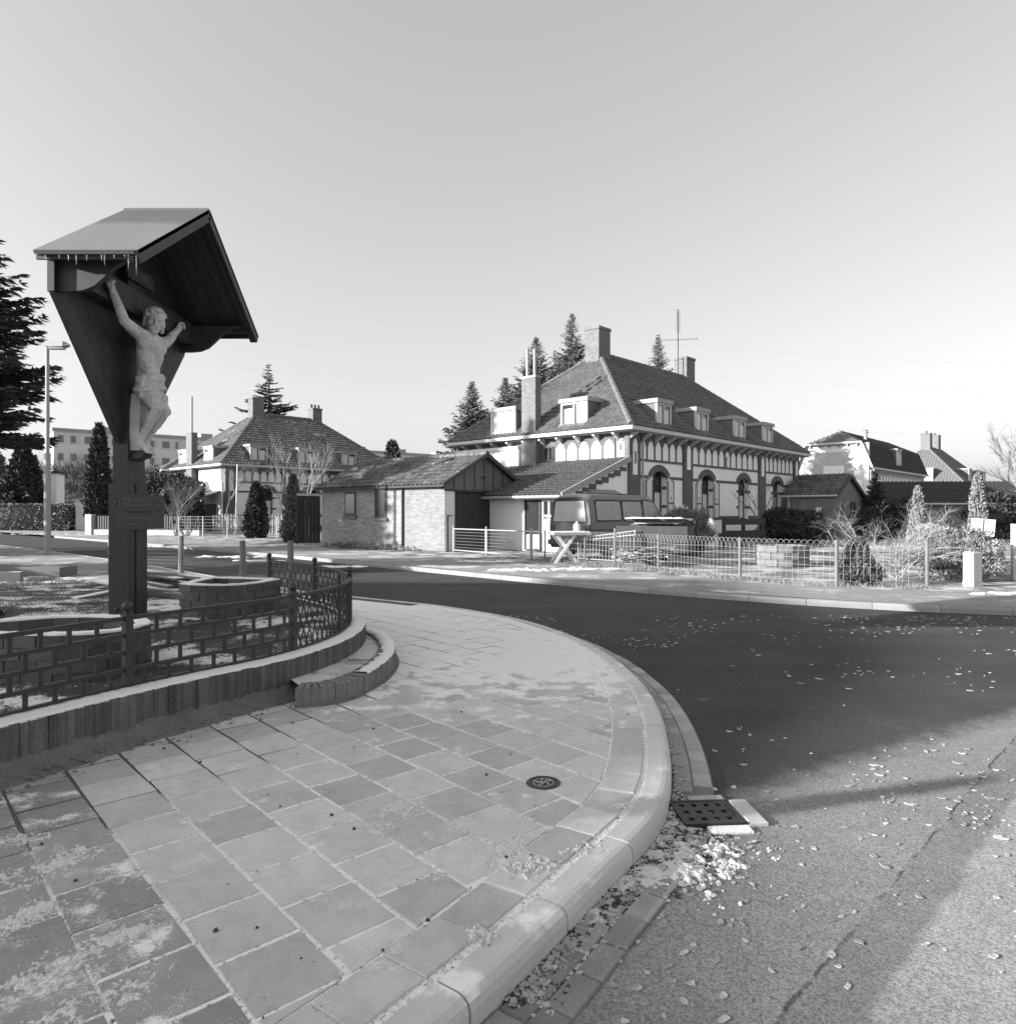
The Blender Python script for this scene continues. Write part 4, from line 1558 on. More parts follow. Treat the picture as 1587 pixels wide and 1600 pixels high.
MB().beam((-.34, 0, .062), (.34, .02, .132), .15, .015).build('snow_cover', m_snow, pk)
nf = thing('netting_fence', 'wire netting fence on wooden posts along the road behind the shrine', 'fence', (0, 0, 0))
NP = [(-9.6, 17.0), (-7.2, 15.5), (-5.3, 14.05), (-4.02, 13.0)]
for i, (x, y) in enumerate(NP):
    MB().tube([(x, y, -.05), (x + .01, y, .5), (x, y + .01, .97 - (.0 if i % 2 else .04))], [.062, .058, .055], 8).build('post', m_post, nf)
m = MB()
for k in range(len(NP) - 1):
    a = Vector((*NP[k], 0)); b = Vector((*NP[k + 1], 0))
    n = int((b - a).length / .055)
    for i in range(n):
        p = a.lerp(b, i / n)
        q = p + Vector((rnd.uniform(-.01, .01), 0, 0))
        m.tube([(p.x, p.y, .02), (q.x, q.y, .8)], .0010, 3, False)
    for z in np.arange(.06, .82, .075):
        m.tube([(a.x, a.y, z), ((a.x + b.x) / 2, (a.y + b.y) / 2, z - .03), (b.x, b.y, z)], .0010, 3, False)
m.build('wire_netting', m_greytrim, nf, kind='stuff')
for i, (x, y, L_, a, lab) in enumerate(((-11.6, 16.6, 2.6, -4, 'long low snow dusted concrete slab at the edge of the rough grass'), (-10.9, 15.0, 1.0, 8, 'short snowy timber lying in front of the long concrete slab'))):
    o = thing('ground_slab' if i == 0 else 'ground_timber', lab, 'slab' if i == 0 else 'timber', (x, y, .08), R(a))
    m = MB(); m.box(-L_ / 2, L_ / 2, -.3 if i == 0 else -.07, .3 if i == 0 else .07, -.1, .14); m.build('body', m_greywood if i else m_mortar, o)

# ---------------------------------------------------------------- buildings
def tile_verts(tw, th):
    prof = [(0, 0.0), (.22, .045), (.45, .062), (.70, .032), (1, 0.0)]
    vs = []
    for v, lift in ((0, .040), (th * 1.06, .004)):
        for a, h in prof: vs.append((a * tw, v, h + lift))
    for a, h in prof: vs.append((a * tw, 0, h + .008))
    fs = []
    for i in range(4):
        fs.append((i, i + 1, 6 + i, 5 + i))
        fs.append((10 + i, 11 + i, i + 1, i))
    return vs, fs

def inpoly(p, poly):
    c = False
    n = len(poly)
    for i in range(n):
        x0, y0 = poly[i]; x1, y1 = poly[(i + 1) % n]
        if (y0 > p[1]) != (y1 > p[1]) and p[0] < (x1 - x0) * (p[1] - y0) / (y1 - y0) + x0: c = not c
    return c

def pantiles(mb, O, eu, ev, poly, tw=.26, th=.34, skip=None):
    # one clay pantile after another over a roof slope
    O = Vector(O); eu = Vector(eu).normalized(); ev = Vector(ev).normalized(); n = eu.cross(ev)
    if n.z < 0: n = -n
    tv, tf_ = tile_verts(tw, th)
    us = [p[0] for p in poly]; vs_ = [p[1] for p in poly]
    out = []
    v = min(vs_)
    while v < max(vs_) - th * .3:
        u = min(us)
        while u < max(us) - tw * .3:
            if inpoly((u + tw / 2, v + th / 2), poly) and not (skip and skip(u + tw / 2, v + th / 2)):
                out.append((u, v))
                if mb is not None:
                    jz = rnd.uniform(-.004, .006)
                    mb.add([O + eu * (u + a) + ev * (v + b) + n * (c + jz) for a, b, c in tv], tf_)
            u += tw
        v += th
    return out, n

def ridge_run(mb, a, b, r=.13, pitch=.36):
    a = Vector(a); b = Vector(b)
    d = b - a
    k = max(1, int(d.length / pitch))
    for i in range(k):
        p = a + d * (i / k); q = a + d * ((i + 1.08) / k)
        mb.tube([p, q], [r * 1.08, r * .92], 8)

def wall_rects(x0, x1, z0, z1, ops):
    ops = sorted(ops)
    out = []
    x = x0
    for a, b, c, d in ops:
        if a > x: out.append((x, a, z0, z1))
        if c > z0: out.append((a, b, z0, c))
        if d < z1: out.append((a, b, d, z1))
        x = b
    if x < x1: out.append((x, x1, z0, z1))
    return out

def win(T, par, a0, a1, z0, z1, dep, mats=None, mull=True, trans=None, curtain=True, frame=None, name='window'):
    frame = frame or m_trim
    m = MB()
    t = .06
    m.box(a0, a0 + t, dep - .03, dep + .04, z0, z1, T); m.box(a1 - t, a1, dep - .03, dep + .04, z0, z1, T)
    m.box(a0 + t, a1 - t, dep - .028, dep + .04, z0, z0 + t, T); m.box(a0 + t, a1 - t, dep - .028, dep + .04, z1 - t, z1, T)
    xs = [a0 + t, a1 - t]
    if mull:
        c = (a0 + a1) / 2
        m.box(c - .04, c + .04, dep - .026, dep + .04, z0 + t, z1 - t, T)
        xs = [a0 + t, c - .04, c + .04, a1 - t]
    if trans: m.box(a0 + t, a1 - t, dep - .024, dep + .035, trans - .04, trans + .04, T)
    w_ = m.build(name, frame, par)
    zs = [z0 + t, z1 - t] if not trans else [z0 + t, trans - .04, trans + .04, z1 - t]
    for i in range(0, len(xs), 2):
        for j in range(0, len(zs), 2):
            MB().box(xs[i], xs[i + 1], dep + .01, dep + .02, zs[j], zs[j + 1], T).build('pane', m_glass, w_)
            if curtain and j == 0:
                wd = xs[i + 1] - xs[i]
                MB().box(xs[i] + wd * .05, xs[i + 1] - wd * .05, dep + .0, dep + .008, zs[j] + (zs[j + 1] - zs[j]) * .0, zs[j + 1] - (zs[j + 1] - zs[j]) * .12, T).build('curtain', m_curtain, w_)
    return w_

def arcade_cells(T, par, a0, a1, n, z0, z1, zs, brick, y0=-.03):
    # brick arcade: pointed openings between narrow brick ribs, white infill panel in each
    p = (a1 - a0) / n
    m = MB()
    g = .055
    for k in range(n):
        x = a0 + p * k
        pts = [(x, z0), (x, z1), (x + p, z1), (x + p, z0), (x + p - g, z0), (x + p - g, zs), (x + p * .72, zs + (z1 - zs) * .42), (x + p * .5, zs + (z1 - zs) * .55), (x + p * .28, zs + (z1 - zs) * .42), (x + g, zs), (x + g, z0)]
        q = [T(a, y0, z) for a, z in pts]
        q2 = [T(a, -.001, z) for a, z in pts]
        m.extrude(q, Vector(q2[0]) - Vector(q[0]))
        pp = [(x + g, z0), (x + p - g, z0), (x + p - g, zs), (x + p * .72, zs + (z1 - zs) * .42), (x + p * .5, zs + (z1 - zs) * .55), (x + p * .28, zs + (z1 - zs) * .42), (x + g, zs)]
        q = [T(a, -.010, z) for a, z in pp]
        q2 = [T(a, .0, z) for a, z in pp]
        MB().extrude(q, (Vector(q2[0]) - Vector(q[0])) * .9).build('plaster_panel', m_plaster, par)
    return m.build('brick_arcade', brick, par)

def arch_ring(T, par, c, hw, zspring, rise, th, y0, y1, mat):
    Rr = (hw * hw + rise * rise) / (2 * rise)
    zc = zspring + rise - Rr
    a = math.asin(hw / Rr) * 1.1
    m = MB()
    k = 10
    for i in range(k):
        t0 = -a + 2 * a * i / k; t1 = -a + 2 * a * (i + 1) / k
        q = [(c + r * math.sin(t), zc + r * math.cos(t)) for r, t in ((Rr, t0), (Rr + th, t0), (Rr + th, t1), (Rr, t1))]
        A = [T(x, y0, z) for x, z in q]; B = [T(x, y1, z) for x, z in q]
        m.extrude(A, Vector(B[0]) - Vector(A[0]))
    return m.build('window_arch', mat, par)

def dormer(T, par, a, w_, z0=5.2, z1=6.28, dep=1.5, f0=-.02, blind=False):
    m = MB()
    m.box(a - w_ / 2, a + w_ / 2, f0 + .05, dep, z0, z1, T)
    d = m.build('dormer', m_slate, par)
    MB().box(a - w_ / 2 - .08, a + w_ / 2 + .08, f0 - .10, dep + .3, z1, z1 + .18, T).build('dormer_roof', m_greytrim, d)
    m = MB()
    t = .10
    m.box(a - w_ / 2 - .01, a - w_ / 2 + t, f0 - .03, f0 + .06, z0 + .02, z1 - .002, T); m.box(a + w_ / 2 - t, a + w_ / 2 + .01, f0 - .03, f0 + .06, z0 + .02, z1 - .002, T)
    m.box(a - w_ / 2 + t, a + w_ / 2 - t, f0 - .028, f0 + .06, z0 + .02, z0 + .12, T); m.box(a - w_ / 2 + t, a + w_ / 2 - t, f0 - .028, f0 + .06, z1 - .09, z1 - .003, T)
    if not blind: m.box(a - .045, a + .045, f0 - .026, f0 + .06, z0 + .12, z1 - .09, T)
    m.build('dormer_frame', m_lighttrim, d)
    xs = [(a - w_ / 2 + t, a + w_ / 2 - t)] if blind else [(a - w_ / 2 + t, a - .045), (a + .045, a + w_ / 2 - t)]
    for i, (x0, x1) in enumerate(xs):
        MB().box(x0, x1, f0 + .02, f0 + .03, z0 + .12, z1 - .09, T).build('dormer_pane', m_blind if blind else m_glass, d)
        if not blind:
            MB().box(x0 + .03, x1 - .08, f0 + .008, f0 + .016, z0 + .12, z1 - .12 - .14 * i, T).build('curtain', m_curtain, d)

def chimney(par, x, y, sx, sy, z0, z1, mat=None, pots=0):
    m = MB()
    m.box(x - sx / 2, x + sx / 2, y - sy / 2, y + sy / 2, z0, z1 - .14)
    m.box(x - sx / 2 - .04, x + sx / 2 + .04, y - sy / 2 - .04, y + sy / 2 + .04, z1 - .14, z1)
    c = m.build('chimney', mat or m_chimbrick, par)
    for k in range(pots):
        MB().lathe([(.10, 0), (.09, .28), (.11, .30), (.11, .34), (.0, .34)], (x + (k - (pots - 1) / 2) * .35, y, z1), 10).build('chimney_pot', m_trim, c)
    return c

def colony_house(label, loc, rz, L, W, tilemat, near=True, dorm_r=(), dorm_l=(), wins=(), bays=(), pil=(), anchors=True, blind_l=(), group='tile roofed houses of the same pattern'):
    H_ = thing('brick_house', label, 'house', loc, rz, group)
    TR = lambda a, b, z: (a, b, z)          # right facade, a along x, b inward +y
    TL = lambda a, b, z: (b, a, z)          # left facade, a along y, b inward +x
    op = [(c - hw, c + hw, 1.15, 3.28) for c, hw in wins]
    # shell
    m = MB()
    for x0, x1, z0, z1 in wall_rects(.32, L, 0, 5.3, op): m.box(x0, x1, 0, .32, z0, z1)
    m.box(.32, L, .33, .36, 0, 1.1)
    m.build('front_wall', m_plaster, H_)
    m = MB()
    m.box(.0, .32, 0, W, 0, 5.3); m.box(.32, L, W - .3, W, 0, 5.3); m.box(L, L + .3, 0, W, 0, 5.3)
    m.build('brick_wall', m_housebrick, H_)
    MB().box(.33, L - .02, .9, 1.0, 0.02, 5.2).build('interior_dark', m_trim, H_)
    # roof
    o = .5; pit = .837
    hw = (W + 2 * o) / 2; zr = 5.0 + pit * hw
    A = Vector((-o, -o, 5.0)); B = Vector((L + .3 + o, -o, 5.0)); C = Vector((L + .3 + o, W + o, 5.0)); D = Vector((-o, W + o, 5.0))
    E = Vector((-o + hw, W / 2, zr)); F = Vector((L + .3 + o - hw, W / 2, zr))
    m = MB()
    vs = [A, B, C, D, E, F] + [p - Vector((0, 0, .10)) for p in (A, B, C, D)]
    m.add(vs, [(0, 1, 5, 4), (2, 3, 4, 5), (3, 0, 4), (1, 2, 5), (6, 7, 1, 0), (7, 8, 2, 1), (8, 9, 3, 2), (9, 6, 0, 3), (9, 8, 7, 6)])
    roof = m.build('roof', tilemat, H_)
    sl = math.hypot(hw, zr - 5.0)
    full = (B - A).length
    tm = MB()
    dr_ = lambda u, v: any(abs(u - o - c) < w2 / 2 + .05 and .35 < v < 2.3 for c, w2 in dorm_r)
    dl_ = lambda u, v: any(abs((W + o) - u - c) < w2 / 2 + .05 and .35 < v < 2.3 for c, w2 in dorm_l)
    pantiles(tm, A, (1, 0, 0), (0, hw, zr - 5.0), [(0, 0), (full, 0), (full - hw, sl), (hw, sl)], skip=dr_)
    pantiles(tm, D, (0, -1, 0), (hw, 0, zr - 5.0), [(0, 0), (2 * hw, 0), (hw, sl)], skip=dl_)
    if near: pantiles(tm, B, (0, 1, 0), (-hw, 0, zr - 5.0), [(0, 0), (2 * hw, 0), (hw, sl)])
    tm.build('pantiles', tilemat, roof, kind='stuff')
    rm_ = MB()
    up = Vector((0, 0, .03))
    for a, b in ((A, E), (B, F), (D, E), (C, F), (E, F)): ridge_run(rm_, a + up, b + up)
    rm_.build('ridge_tiles', m_ridge, roof, kind='stuff')
    # eaves
    m = MB()
    m.box(-o - .08, L + .8 + .08, -o - .11, -o + .02, 4.84, 4.99); m.box(-o - .11, -o + .02, -o + .02, W + o, 4.84, 4.99)
    m.build('gutter', m_lighttrim, H_)
    m = MB()
    m.box(-o + .02, L + .8, -o + .02, -.001, 4.80, 4.88); m.box(-o + .02, -.001, -.001, W + o, 4.80, 4.88)
    m.build('soffit', m_greytrim, H_)
    if near:
        for k in range(int(L / 1.02) + 1):
            x = .1 + k * 1.02
            MB().extrude([(x - .06, -.42, 4.79), (x - .06, -.42, 4.72), (x - .06, -.28, 4.66), (x - .06, -.05, 4.52), (x - .06, -.03, 4.52), (x - .06, -.03, 4.79)], (.12, 0, 0)).build('eave_bracket', m_lighttrim, H_)
        for k in range(int(W / 1.02) + 1):
            y = .45 + k * 1.0
            MB().extrude([(-.42, y - .06, 4.79), (-.42, y - .06, 4.72), (-.28, y - .06, 4.66), (-.05, y - .06, 4.52), (-.03, y - .06, 4.52), (-.03, y - .06, 4.79)], (0, .12, 0)).build('eave_bracket', m_lighttrim, H_)
    # brickwork on the right facade
    for x0, x1 in pil:
        MB().box(x0, x1, -.09, -.001, 0, 4.795).build('pilaster', m_bandbrick, H_)
        c = (x0 + x1) / 2
        pp = [(c - .17, 3.05 if x0 < .5 else 3.45), (c + .17, 3.05 if x0 < .5 else 3.45), (c + .17, 4.35), (c + .09, 4.52), (c, 4.58), (c - .09, 4.52), (c - .17, 4.35)]
        MB().extrude([(x, -.104, z) for x, z in pp], (0, .012, 0)).build('plaster_panel', m_plaster, H_)
    for (x0, x1, n) in bays:
        arcade_cells(TR, H_, x0, x1, n, 3.76, 4.795, 4.28, m_bandbrick)
        MB().box(x0, x1, -.05, -.001, 3.66, 3.755).build('brick_band', m_bandbrick, H_)
        for z0, z1, dp in ((2.94, 3.07, -.022), (1.12, 1.30, -.03)):
            for rx0, rx1, rz0, rz1 in wall_rects(x0, x1, z0, z1, [q for q in op if q[0] > x0 and q[1] < x1]):
                if rz0 == z0 and rz1 == z1: MB().box(rx0, rx1, dp, -.001, z0, z1).build('brick_band', m_bandbrick, H_)
        MB().box(x0, x1, -.04, -.001, 0, .45).build('brick_band', m_bandbrick, H_)
    for i, (c, hw_) in enumerate(wins):
        arch_ring(TR, H_, c, hw_, 3.03, .26, .27, -.07, .16, m_bandbrick)
        win(TR, H_, c - hw_, c + hw_, 1.15, 3.28, .26, trans=2.55)
        m = MB()
        for sg in (-1, 1):
            for z in (2.50, 1.68):
                e = c + sg * hw_
                m.box(min(e, e + sg * .22), max(e, e + sg * .22), -.025, -.001, z, z + .13)
                m.box(min(e, e - sg * .015), max(e, e - sg * .015), .0, .2, z, z + .13)
        m.build('quoins', m_bandbrick, H_)
        MB().box(c - hw_ - .08, c + hw_ + .08, -.09, .24, 1.06, 1.148).build('window_sill', m_greytrim, H_)
    return H_, TR, TL, E, F

BAYS = [(.86, 4.52, 6), (5.36, 12.70, 11), (13.56, 17.60, 7)]
PIL = [(0, .86), (4.52, 5.36), (12.70, 13.56), (17.60, 18.40)]
WINS = [(2.45, .60), (6.85, .60), (10.9, .60), (15.28, .60)]
DR = [(2.84, 1.2), (6.33, 1.25), (10.4, 1.3), (13.95, 1.3)]
house, TR, TL, rE, rF = colony_house('large brick and white plaster house with hipped tile roof and dormers behind the parked van',
    (4.92, 29.0, 0), R(47), 18.1, 9.9, m_tileroof, True, DR, [(2.75, 1.45), (6.8, 1.5)], WINS, BAYS, PIL)
for a, w_ in DR: dormer(TR, house, a, w_)
dormer(TL, house, 2.75, 1.45, z1=6.32); dormer(TL, house, 6.8, 1.6, z1=6.28, blind=True, f0=-.25)
chimney(house, rE.x - .15, rE.y, 1.0, .85, 8.6, 10.85)
c2 = chimney(house, rF.x + .25, rF.y, 1.0, .8, 8.6, 10.75)
# shutters of the two near windows
for c in (2.45, 6.85):
    for sg in (-1, 1):
        x0 = c + sg * .62; x1 = c + sg * 1.16
        xa, xb = min(x0, x1), max(x0, x1)
        hi, lo = (3.06, 2.84)
        z_in, z_out = hi, lo
        inn, out_ = x0, x1
        pts = [(xa, 1.17), (xb, 1.17), (xb, z_in if xb == inn else z_out), ((xa + xb) / 2, 3.01), (xa, z_in if xa == inn else z_out)]
        sh_ = MB().extrude([(x, -.085, z) for x, z in pts], (0, .045, 0)).build('shutter', m_white, house)
        m = MB()
        m.box(xa, xa + .05, -.10, -.086, 1.17, 2.86); m.box(xb - .05, xb, -.10, -.086, 1.17, 2.86)
        m.box(xa + .05, xb - .05, -.099, -.086, 1.17, 1.23); m.box(xa + .05, xb - .05, -.099, -.086, 1.86, 1.92)
        m.beam((out_, -.093, lo - .03), ((xa + xb) / 2, -.093, 2.985), .014, .05, (0, 1, 0)); m.beam(((xa + xb) / 2, -.093, 2.985), (inn, -.093, hi - .03), .014, .05, (0, 1, 0))
        m.build('shutter_edging', m_trim, sh_)
        cx_ = (xa + xb) / 2
        MB().tube([(cx_ + .03, -.092, 2.18), (cx_ - .03, -.092, 2.14), (cx_ + .03, -.092, 2.08), (cx_ - .03, -.092, 2.04)], .014, 4).build('shutter_hook', m_trim, sh_)
# wall anchors
for (x, z, yy) in ((.43, 3.75, -.115), (8.85, 4.0, -.04)):
    m = MB()
    for sg in (-1, 1):
        m.tube([(x + sg * .09, yy, z + .28), (x + sg * .03, yy, z + .12), (x + sg * .02, yy, z), (x + sg * .03, yy, z - .12), (x + sg * .08, yy, z - .24)], .016, 5)
    m.build('wall_anchor', m_trim, house)
MB().tube([(.98, -.45, 4.84), (.98, -.15, 4.66), (.98, -.12, 4.5), (.98, -.12, .1)], .045, 8).build('downpipe', m_zinc, house)
MB().tube([(13.1, -.50, 4.84), (13.1, -.3, 4.55), (13.1, -.16, 4.45)], .045, 8).build('downpipe', m_zinc, house)
# left facade
arcade_cells(TL, house, .60, 3.85, 5, 3.78, 4.795, 4.28, m_bandbrick)
MB().box(-.05, -.001, 0, 4.4, 3.66, 3.775).build('brick_bands', m_bandbrick, house)
pp = [(.14, 3.8), (.50, 3.8), (.50, 4.40), (.32, 4.62), (.14, 4.40)]
MB().extrude([(-.014, a, z) for a, z in pp], (.012, 0, 0)).build('plaster_panel', m_plaster, house)
m = MB()
for sg in (-1, 1):
    m.tube([(-.03, .32 + sg * .12, 4.5), (-.03, .32 + sg * .03, 4.3), (-.03, .32 + sg * .03, 4.1), (-.03, .32 + sg * .12, 3.9)], .016, 5)
m.build('wall_anchor', m_trim, house)
win(TL, house, 3.92, 4.46, 3.80, 4.45, -.02, mull=True, curtain=False)
cb = MB().box(-.40, -.001, 4.66, 5.50, 0, 7.62).build('exterior_chimney', m_chimbrick, house)
MB().box(-.43, .0, 4.63, 5.53, 7.621, 7.72).build('chimney_cap', m_greytrim, cb)
for y in (4.84, 5.28):
    MB().tube([(-.23, y, 7.7), (-.23, y, 8.95)], .075, 10).build('flue_pipe', m_zinc, cb)
bay = MB().box(-.34, -.001, 5.75, 9.95, 0, 4.42).build('plastered_bay', m_plaster, house)
MB().box(-.42, -.001, 5.72, 10.0, 4.421, 4.56).build('bay_cornice', m_white, bay)
for k in range(5):
    y0 = 6.0 + k * .78
    pts = [(-.352, y0 + .06, 3.1)] + [(-.352, y0 + .36 + .30 * math.cos(math.pi - i * math.pi / 8), 3.95 + .28 * math.sin(i * math.pi / 8)) for i in range(9)] + [(-.352, y0 + .66, 3.1)]
    MB().tube(pts, .022, 4).build('arch_moulding', m_white, bay)
# lean-to
z_hi, z_lo, dx = 3.72, 2.12, 4.5
Lr = 8.6
m = MB()
m.extrude([(-.001, -.12, z_hi), (-dx, -.12, z_lo), (-dx, -.12, z_lo - .14), (-.001, -.12, z_hi - .14)], (0, Lr, 0))
lt = m.build('lean_to_roof', m_tileroof, house)
tm = MB()
lev = Vector((dx, 0, z_hi - z_lo))
pantiles(tm, (-dx, Lr - .12, z_lo), (0, -1, 0), lev, [(0, 0), (Lr, 0), (Lr, lev.length), (0, lev.length)], tw=.24, th=.32)
tm.build('pantiles', m_tileroof, lt, kind='stuff')
m = MB(); m.beam((-.05, -.18, z_hi - .02), (-dx - .05, -.18, z_lo - .02), .07, .24); m.build('verge_board', m_greytrim, lt)
MB().tube([(-dx - .06, Lr, z_lo - .05), (-dx - .06, -.12, z_lo - .05)], .06, 8).build('lean_to_gutter', m_greytrim, lt)
MB().extrude([(-.001, 0, 0), (-dx + .4, 0, 0), (-dx + .4, 0, 2.05), (-.001, 0, 3.55)], (0, .25, 0)).build('lean_to_wall', m_plaster, house)
m = MB()
for k in range(9):   # stepped brick verge below the rake
    x1 = -.12 - k * .42
    zt = z_hi - .16 + (z_hi - z_lo) / dx * x1
    m.box(x1 - .44, x1, -.035, -.001, zt - .34 - (.07 if k % 2 else 0), zt - .18)
m.box(-3.9, -1.6, -.035, -.001, 1.95, 2.1)
m.build('stepped_brick', m_bandbrick, house)
MB().extrude([(-1.0, -.9, 2.02), (-2.9, -.9, 2.02), (-2.9, -.04, 2.35), (-1.0, -.04, 2.35)], (0, 0, .03)).build('awning', m_greytrim, house)
MB().box(-dx + .4, -dx + .65, .25, Lr - .2, 0, 2.1).build('lean_to_wall', m_whitebrick, house)
TF = lambda a, b, z: (-dx + .4 + b, a, z)
win(TF, house, 1.16, 1.98, .03, 2.0, -.05, mull=False, trans=.75, name='glazed_door')
win(TF, house, .42, 1.06, .70, 1.95, -.05, mull=True, trans=1.35, frame=m_white)
# aerial on the far chimney
an_ = thing('tv_aerial', 'thin television aerial mast beside the right hand chimney of the large house', 'aerial', (0, 0, 0))
an_.location = house.matrix_basis @ Vector((rF.x - .55, rF.y, 9.2))
MB().tube([(0, 0, 0), (0, 0, 4.35)], .03, 6).build('mast', m_trim, an_)
m = MB()
m.tube([(-1.0, .2, 2.55), (1.1, -.2, 2.55)], .03, 4)
for k in range(10):
    x = -1.0 + 2.0 * k / 9; m.tube([(x, .2 - .04 * k - .28, 2.56), (x, .2 - .04 * k + .28, 2.56)], .016, 3)
m.tube([(0, 0, 4.2), (-.25, .1, 4.2)], .014, 4)
for k in range(14):
    z = 3.0 + k * .09; m.tube([(-.16, -.1, z), (.16, .1, z)], .014, 3)
m.tube([(-.25, 0, 4.32), (.2, 0, 4.25)], .012, 4)
m.tube([(1.1, -.2, 2.1), (1.1, -.2, 3.2)], .010, 4)
m.build('antenna_rods', m_zinc, an_, kind='stuff')

# ---- house far left
house2, _, _, e2, f2 = colony_house('brick and white plaster house with hipped tile roof far left behind the bare trees',
    (-20.5, 51.0, 0), R(47), 15.1, 9.9, m_frosttile, False, [(2.6, 1.5), (6.6, 1.4), (10.6, 1.4)], [(2.6, 1.5), (7.2, 1.5)], [(3.2, .6), (7.0, .6), (11.0, .6)],
    [(.86, 4.52, 6), (5.36, 12.7, 11)], [(0, .86), (4.52, 5.36), (12.7, 13.56)])
for a in (2.6, 6.6, 10.6): dormer(TR, house2, a, 1.35, z0=5.25, z1=6.4)
dormer(TL, house2, 2.6, 1.5); dormer(TL, house2, 7.2, 1.5)
chimney(house2, e2.x, e2.y, 1.0, .8, 8.6, 10.9)
chimney(house2, f2.x, f2.y, .9, .8, 8.6, 10.6, pots=3)
MB().box(-.46, -.001, 4.6, 5.6, 0, 7.6).build('exterior_chimney', m_chimbrick, house2)
MB().tube([(-.23, 5.1, 7.6), (-.23, 5.1, 10.4)], .08, 8).build('flue_pipe', m_greytrim, house2)
arcade_cells(TL, house2, .6, 4.4, 6, 3.78, 4.795, 4.28, m_palebrick)
MB().box(-.10, -.001, .3, 9.9, .3, 3.7).build('plastered_bay', m_plaster, house2)
m = MB(); m.extrude([(-1.5, .4, 2.45), (.0, .4, 3.0), (.0, 3.2, 3.0), (-1.5, 3.2, 2.45)], (0, 0, .1)); m.build('porch_roof', m_tileroof, house2)
m = MB(); m.box(-1.35, -1.25, .6, .72, 0, 2.45); m.box(-1.35, -1.25, 2.9, 3.02, 0, 2.45); m.box(-.9, -.11, 1.2, 2.2, 0.1, 2.1); m.build('porch', m_trim, house2)

# frost lying in the channels between the tiles of the far roof
fm_ = MB()
o_, W_, L_ = .5, 9.9, 15.9
hw_ = (W_ + 1) / 2; sl_ = math.hypot(hw_, hw_ * .837)
ef_ = Vector((0, hw_, hw_ * .837)).normalized(); nf_ = Vector((1, 0, 0)).cross(ef_)
v_ = .06
while v_ < sl_ - .3:
    u_ = 0
    while u_ < L_ + .5:
        u2 = u_ + .24
        if v_ / sl_ * hw_ < u2 < L_ + .9 - v_ / sl_ * hw_ and rnd.random() < .9 and not any(abs(u2 - .5 - c) < .85 and v_ < 2.3 for c in (2.6, 6.6, 10.6)):
            wv, hv = rnd.uniform(.035, .065), rnd.uniform(.05, .11)
            b = Vector((-o_ + u2, -o_, 5.0)) + ef_ * v_ + nf_ * .075
            e1 = Vector((1, 0, 0))
            fm_.add([b - e1 * wv, b + e1 * wv, b + e1 * wv + ef_ * hv - nf_ * .02, b - e1 * wv + ef_ * hv - nf_ * .02, b - e1 * wv - nf_ * .05, b + e1 * wv - nf_ * .05], [(0, 1, 2, 3), (4, 5, 1, 0)])
        u_ += .26
    v_ += .34
for ch in house2.children:
    if ch.name.startswith('roof'): fm_.build('roof_frost', m_snow, ch, kind='stuff'); break

# ---- garage
gar = thing('brick_garage', 'low brick garage with tiled gable roof and dark ribbed door in the middle', 'garage', (-2.38, 26.6, 0), R(50))
GW, GL, ZE, ZR = 4.4, 7.8, 2.66, 3.80
MB().box(0, .22, .2, GL, 0, ZE).build('side_wall', m_garbrick, gar)
MB().box(-.006, -.0005, .0, 2.28, 0, ZE).build('brick_panel', m_panelbrick, gar)  # thin panel over one stretch of wall, in a separate brick tone
MB().box(GW - .22, GW, .2, GL, 0, ZE).build('side_wall', m_garbrick, gar)
MB().box(.22, GW - .22, GL - .22, GL, 0, ZE + .4).build('back_wall', m_garbrick, gar)
MB().box(0, .52, 0, .2, 0, 2.35).build('front_wall', m_whitebrick, gar)
MB().box(3.6, GW, 0, .2, 0, 2.35).build('front_wall', m_whitebrick, gar)
for y0, z0, z1 in ((5.35, 1.35, 2.35), (3.35, 1.25, 2.5)):
    m = MB(); m.box(-.03, .12, y0, y0 + .75, z0, z1); sw = m.build('small_window', m_trim, gar)
    MB().box(-.04, -.031, y0 + .08, y0 + .67, z0 + .08, z1 - .08).build('pane', m_glass, sw)
    MB().box(-.09, -.001, y0 - .08, y0 + .83, z0 - .12, z0 - .001).build('sill', m_bandbrick, sw)
MB().tube([(-.05, 2.35, ZE - .05), (-.05, 2.35, .05)], .05, 8).build('downpipe', m_trim, gar)
m = MB()
m.box(.52, 3.6, .10, .14, .02, 2.27)
n = 44
for i in range(n):
    x = .53 + 3.06 * i / n
    m.box(x, x + 3.06 / n * .55, .075, .10, .03, 2.26)
gd = m.build('garage_door', m_garagedoor, gar)
MB().tube([(2.1, .03, .42), (2.1, .03, .58)], .02, 6).build('door_handle', m_zinc, gd)
MB().box(.05, .40, -.02, -.001, .05, 2.2).build('side_gate', m_whitebrick, gar)
m = MB(); m.box(.10, .13, -.06, -.021, .0, 1.35); m.box(.10, .36, -.06, -.021, 1.35, 1.38); m.build('gate_bar', m_trim, gar)
MB().box(3.72, 4.3, -.03, -.001, .95, 1.17).build('number_plate', m_trim, gar)
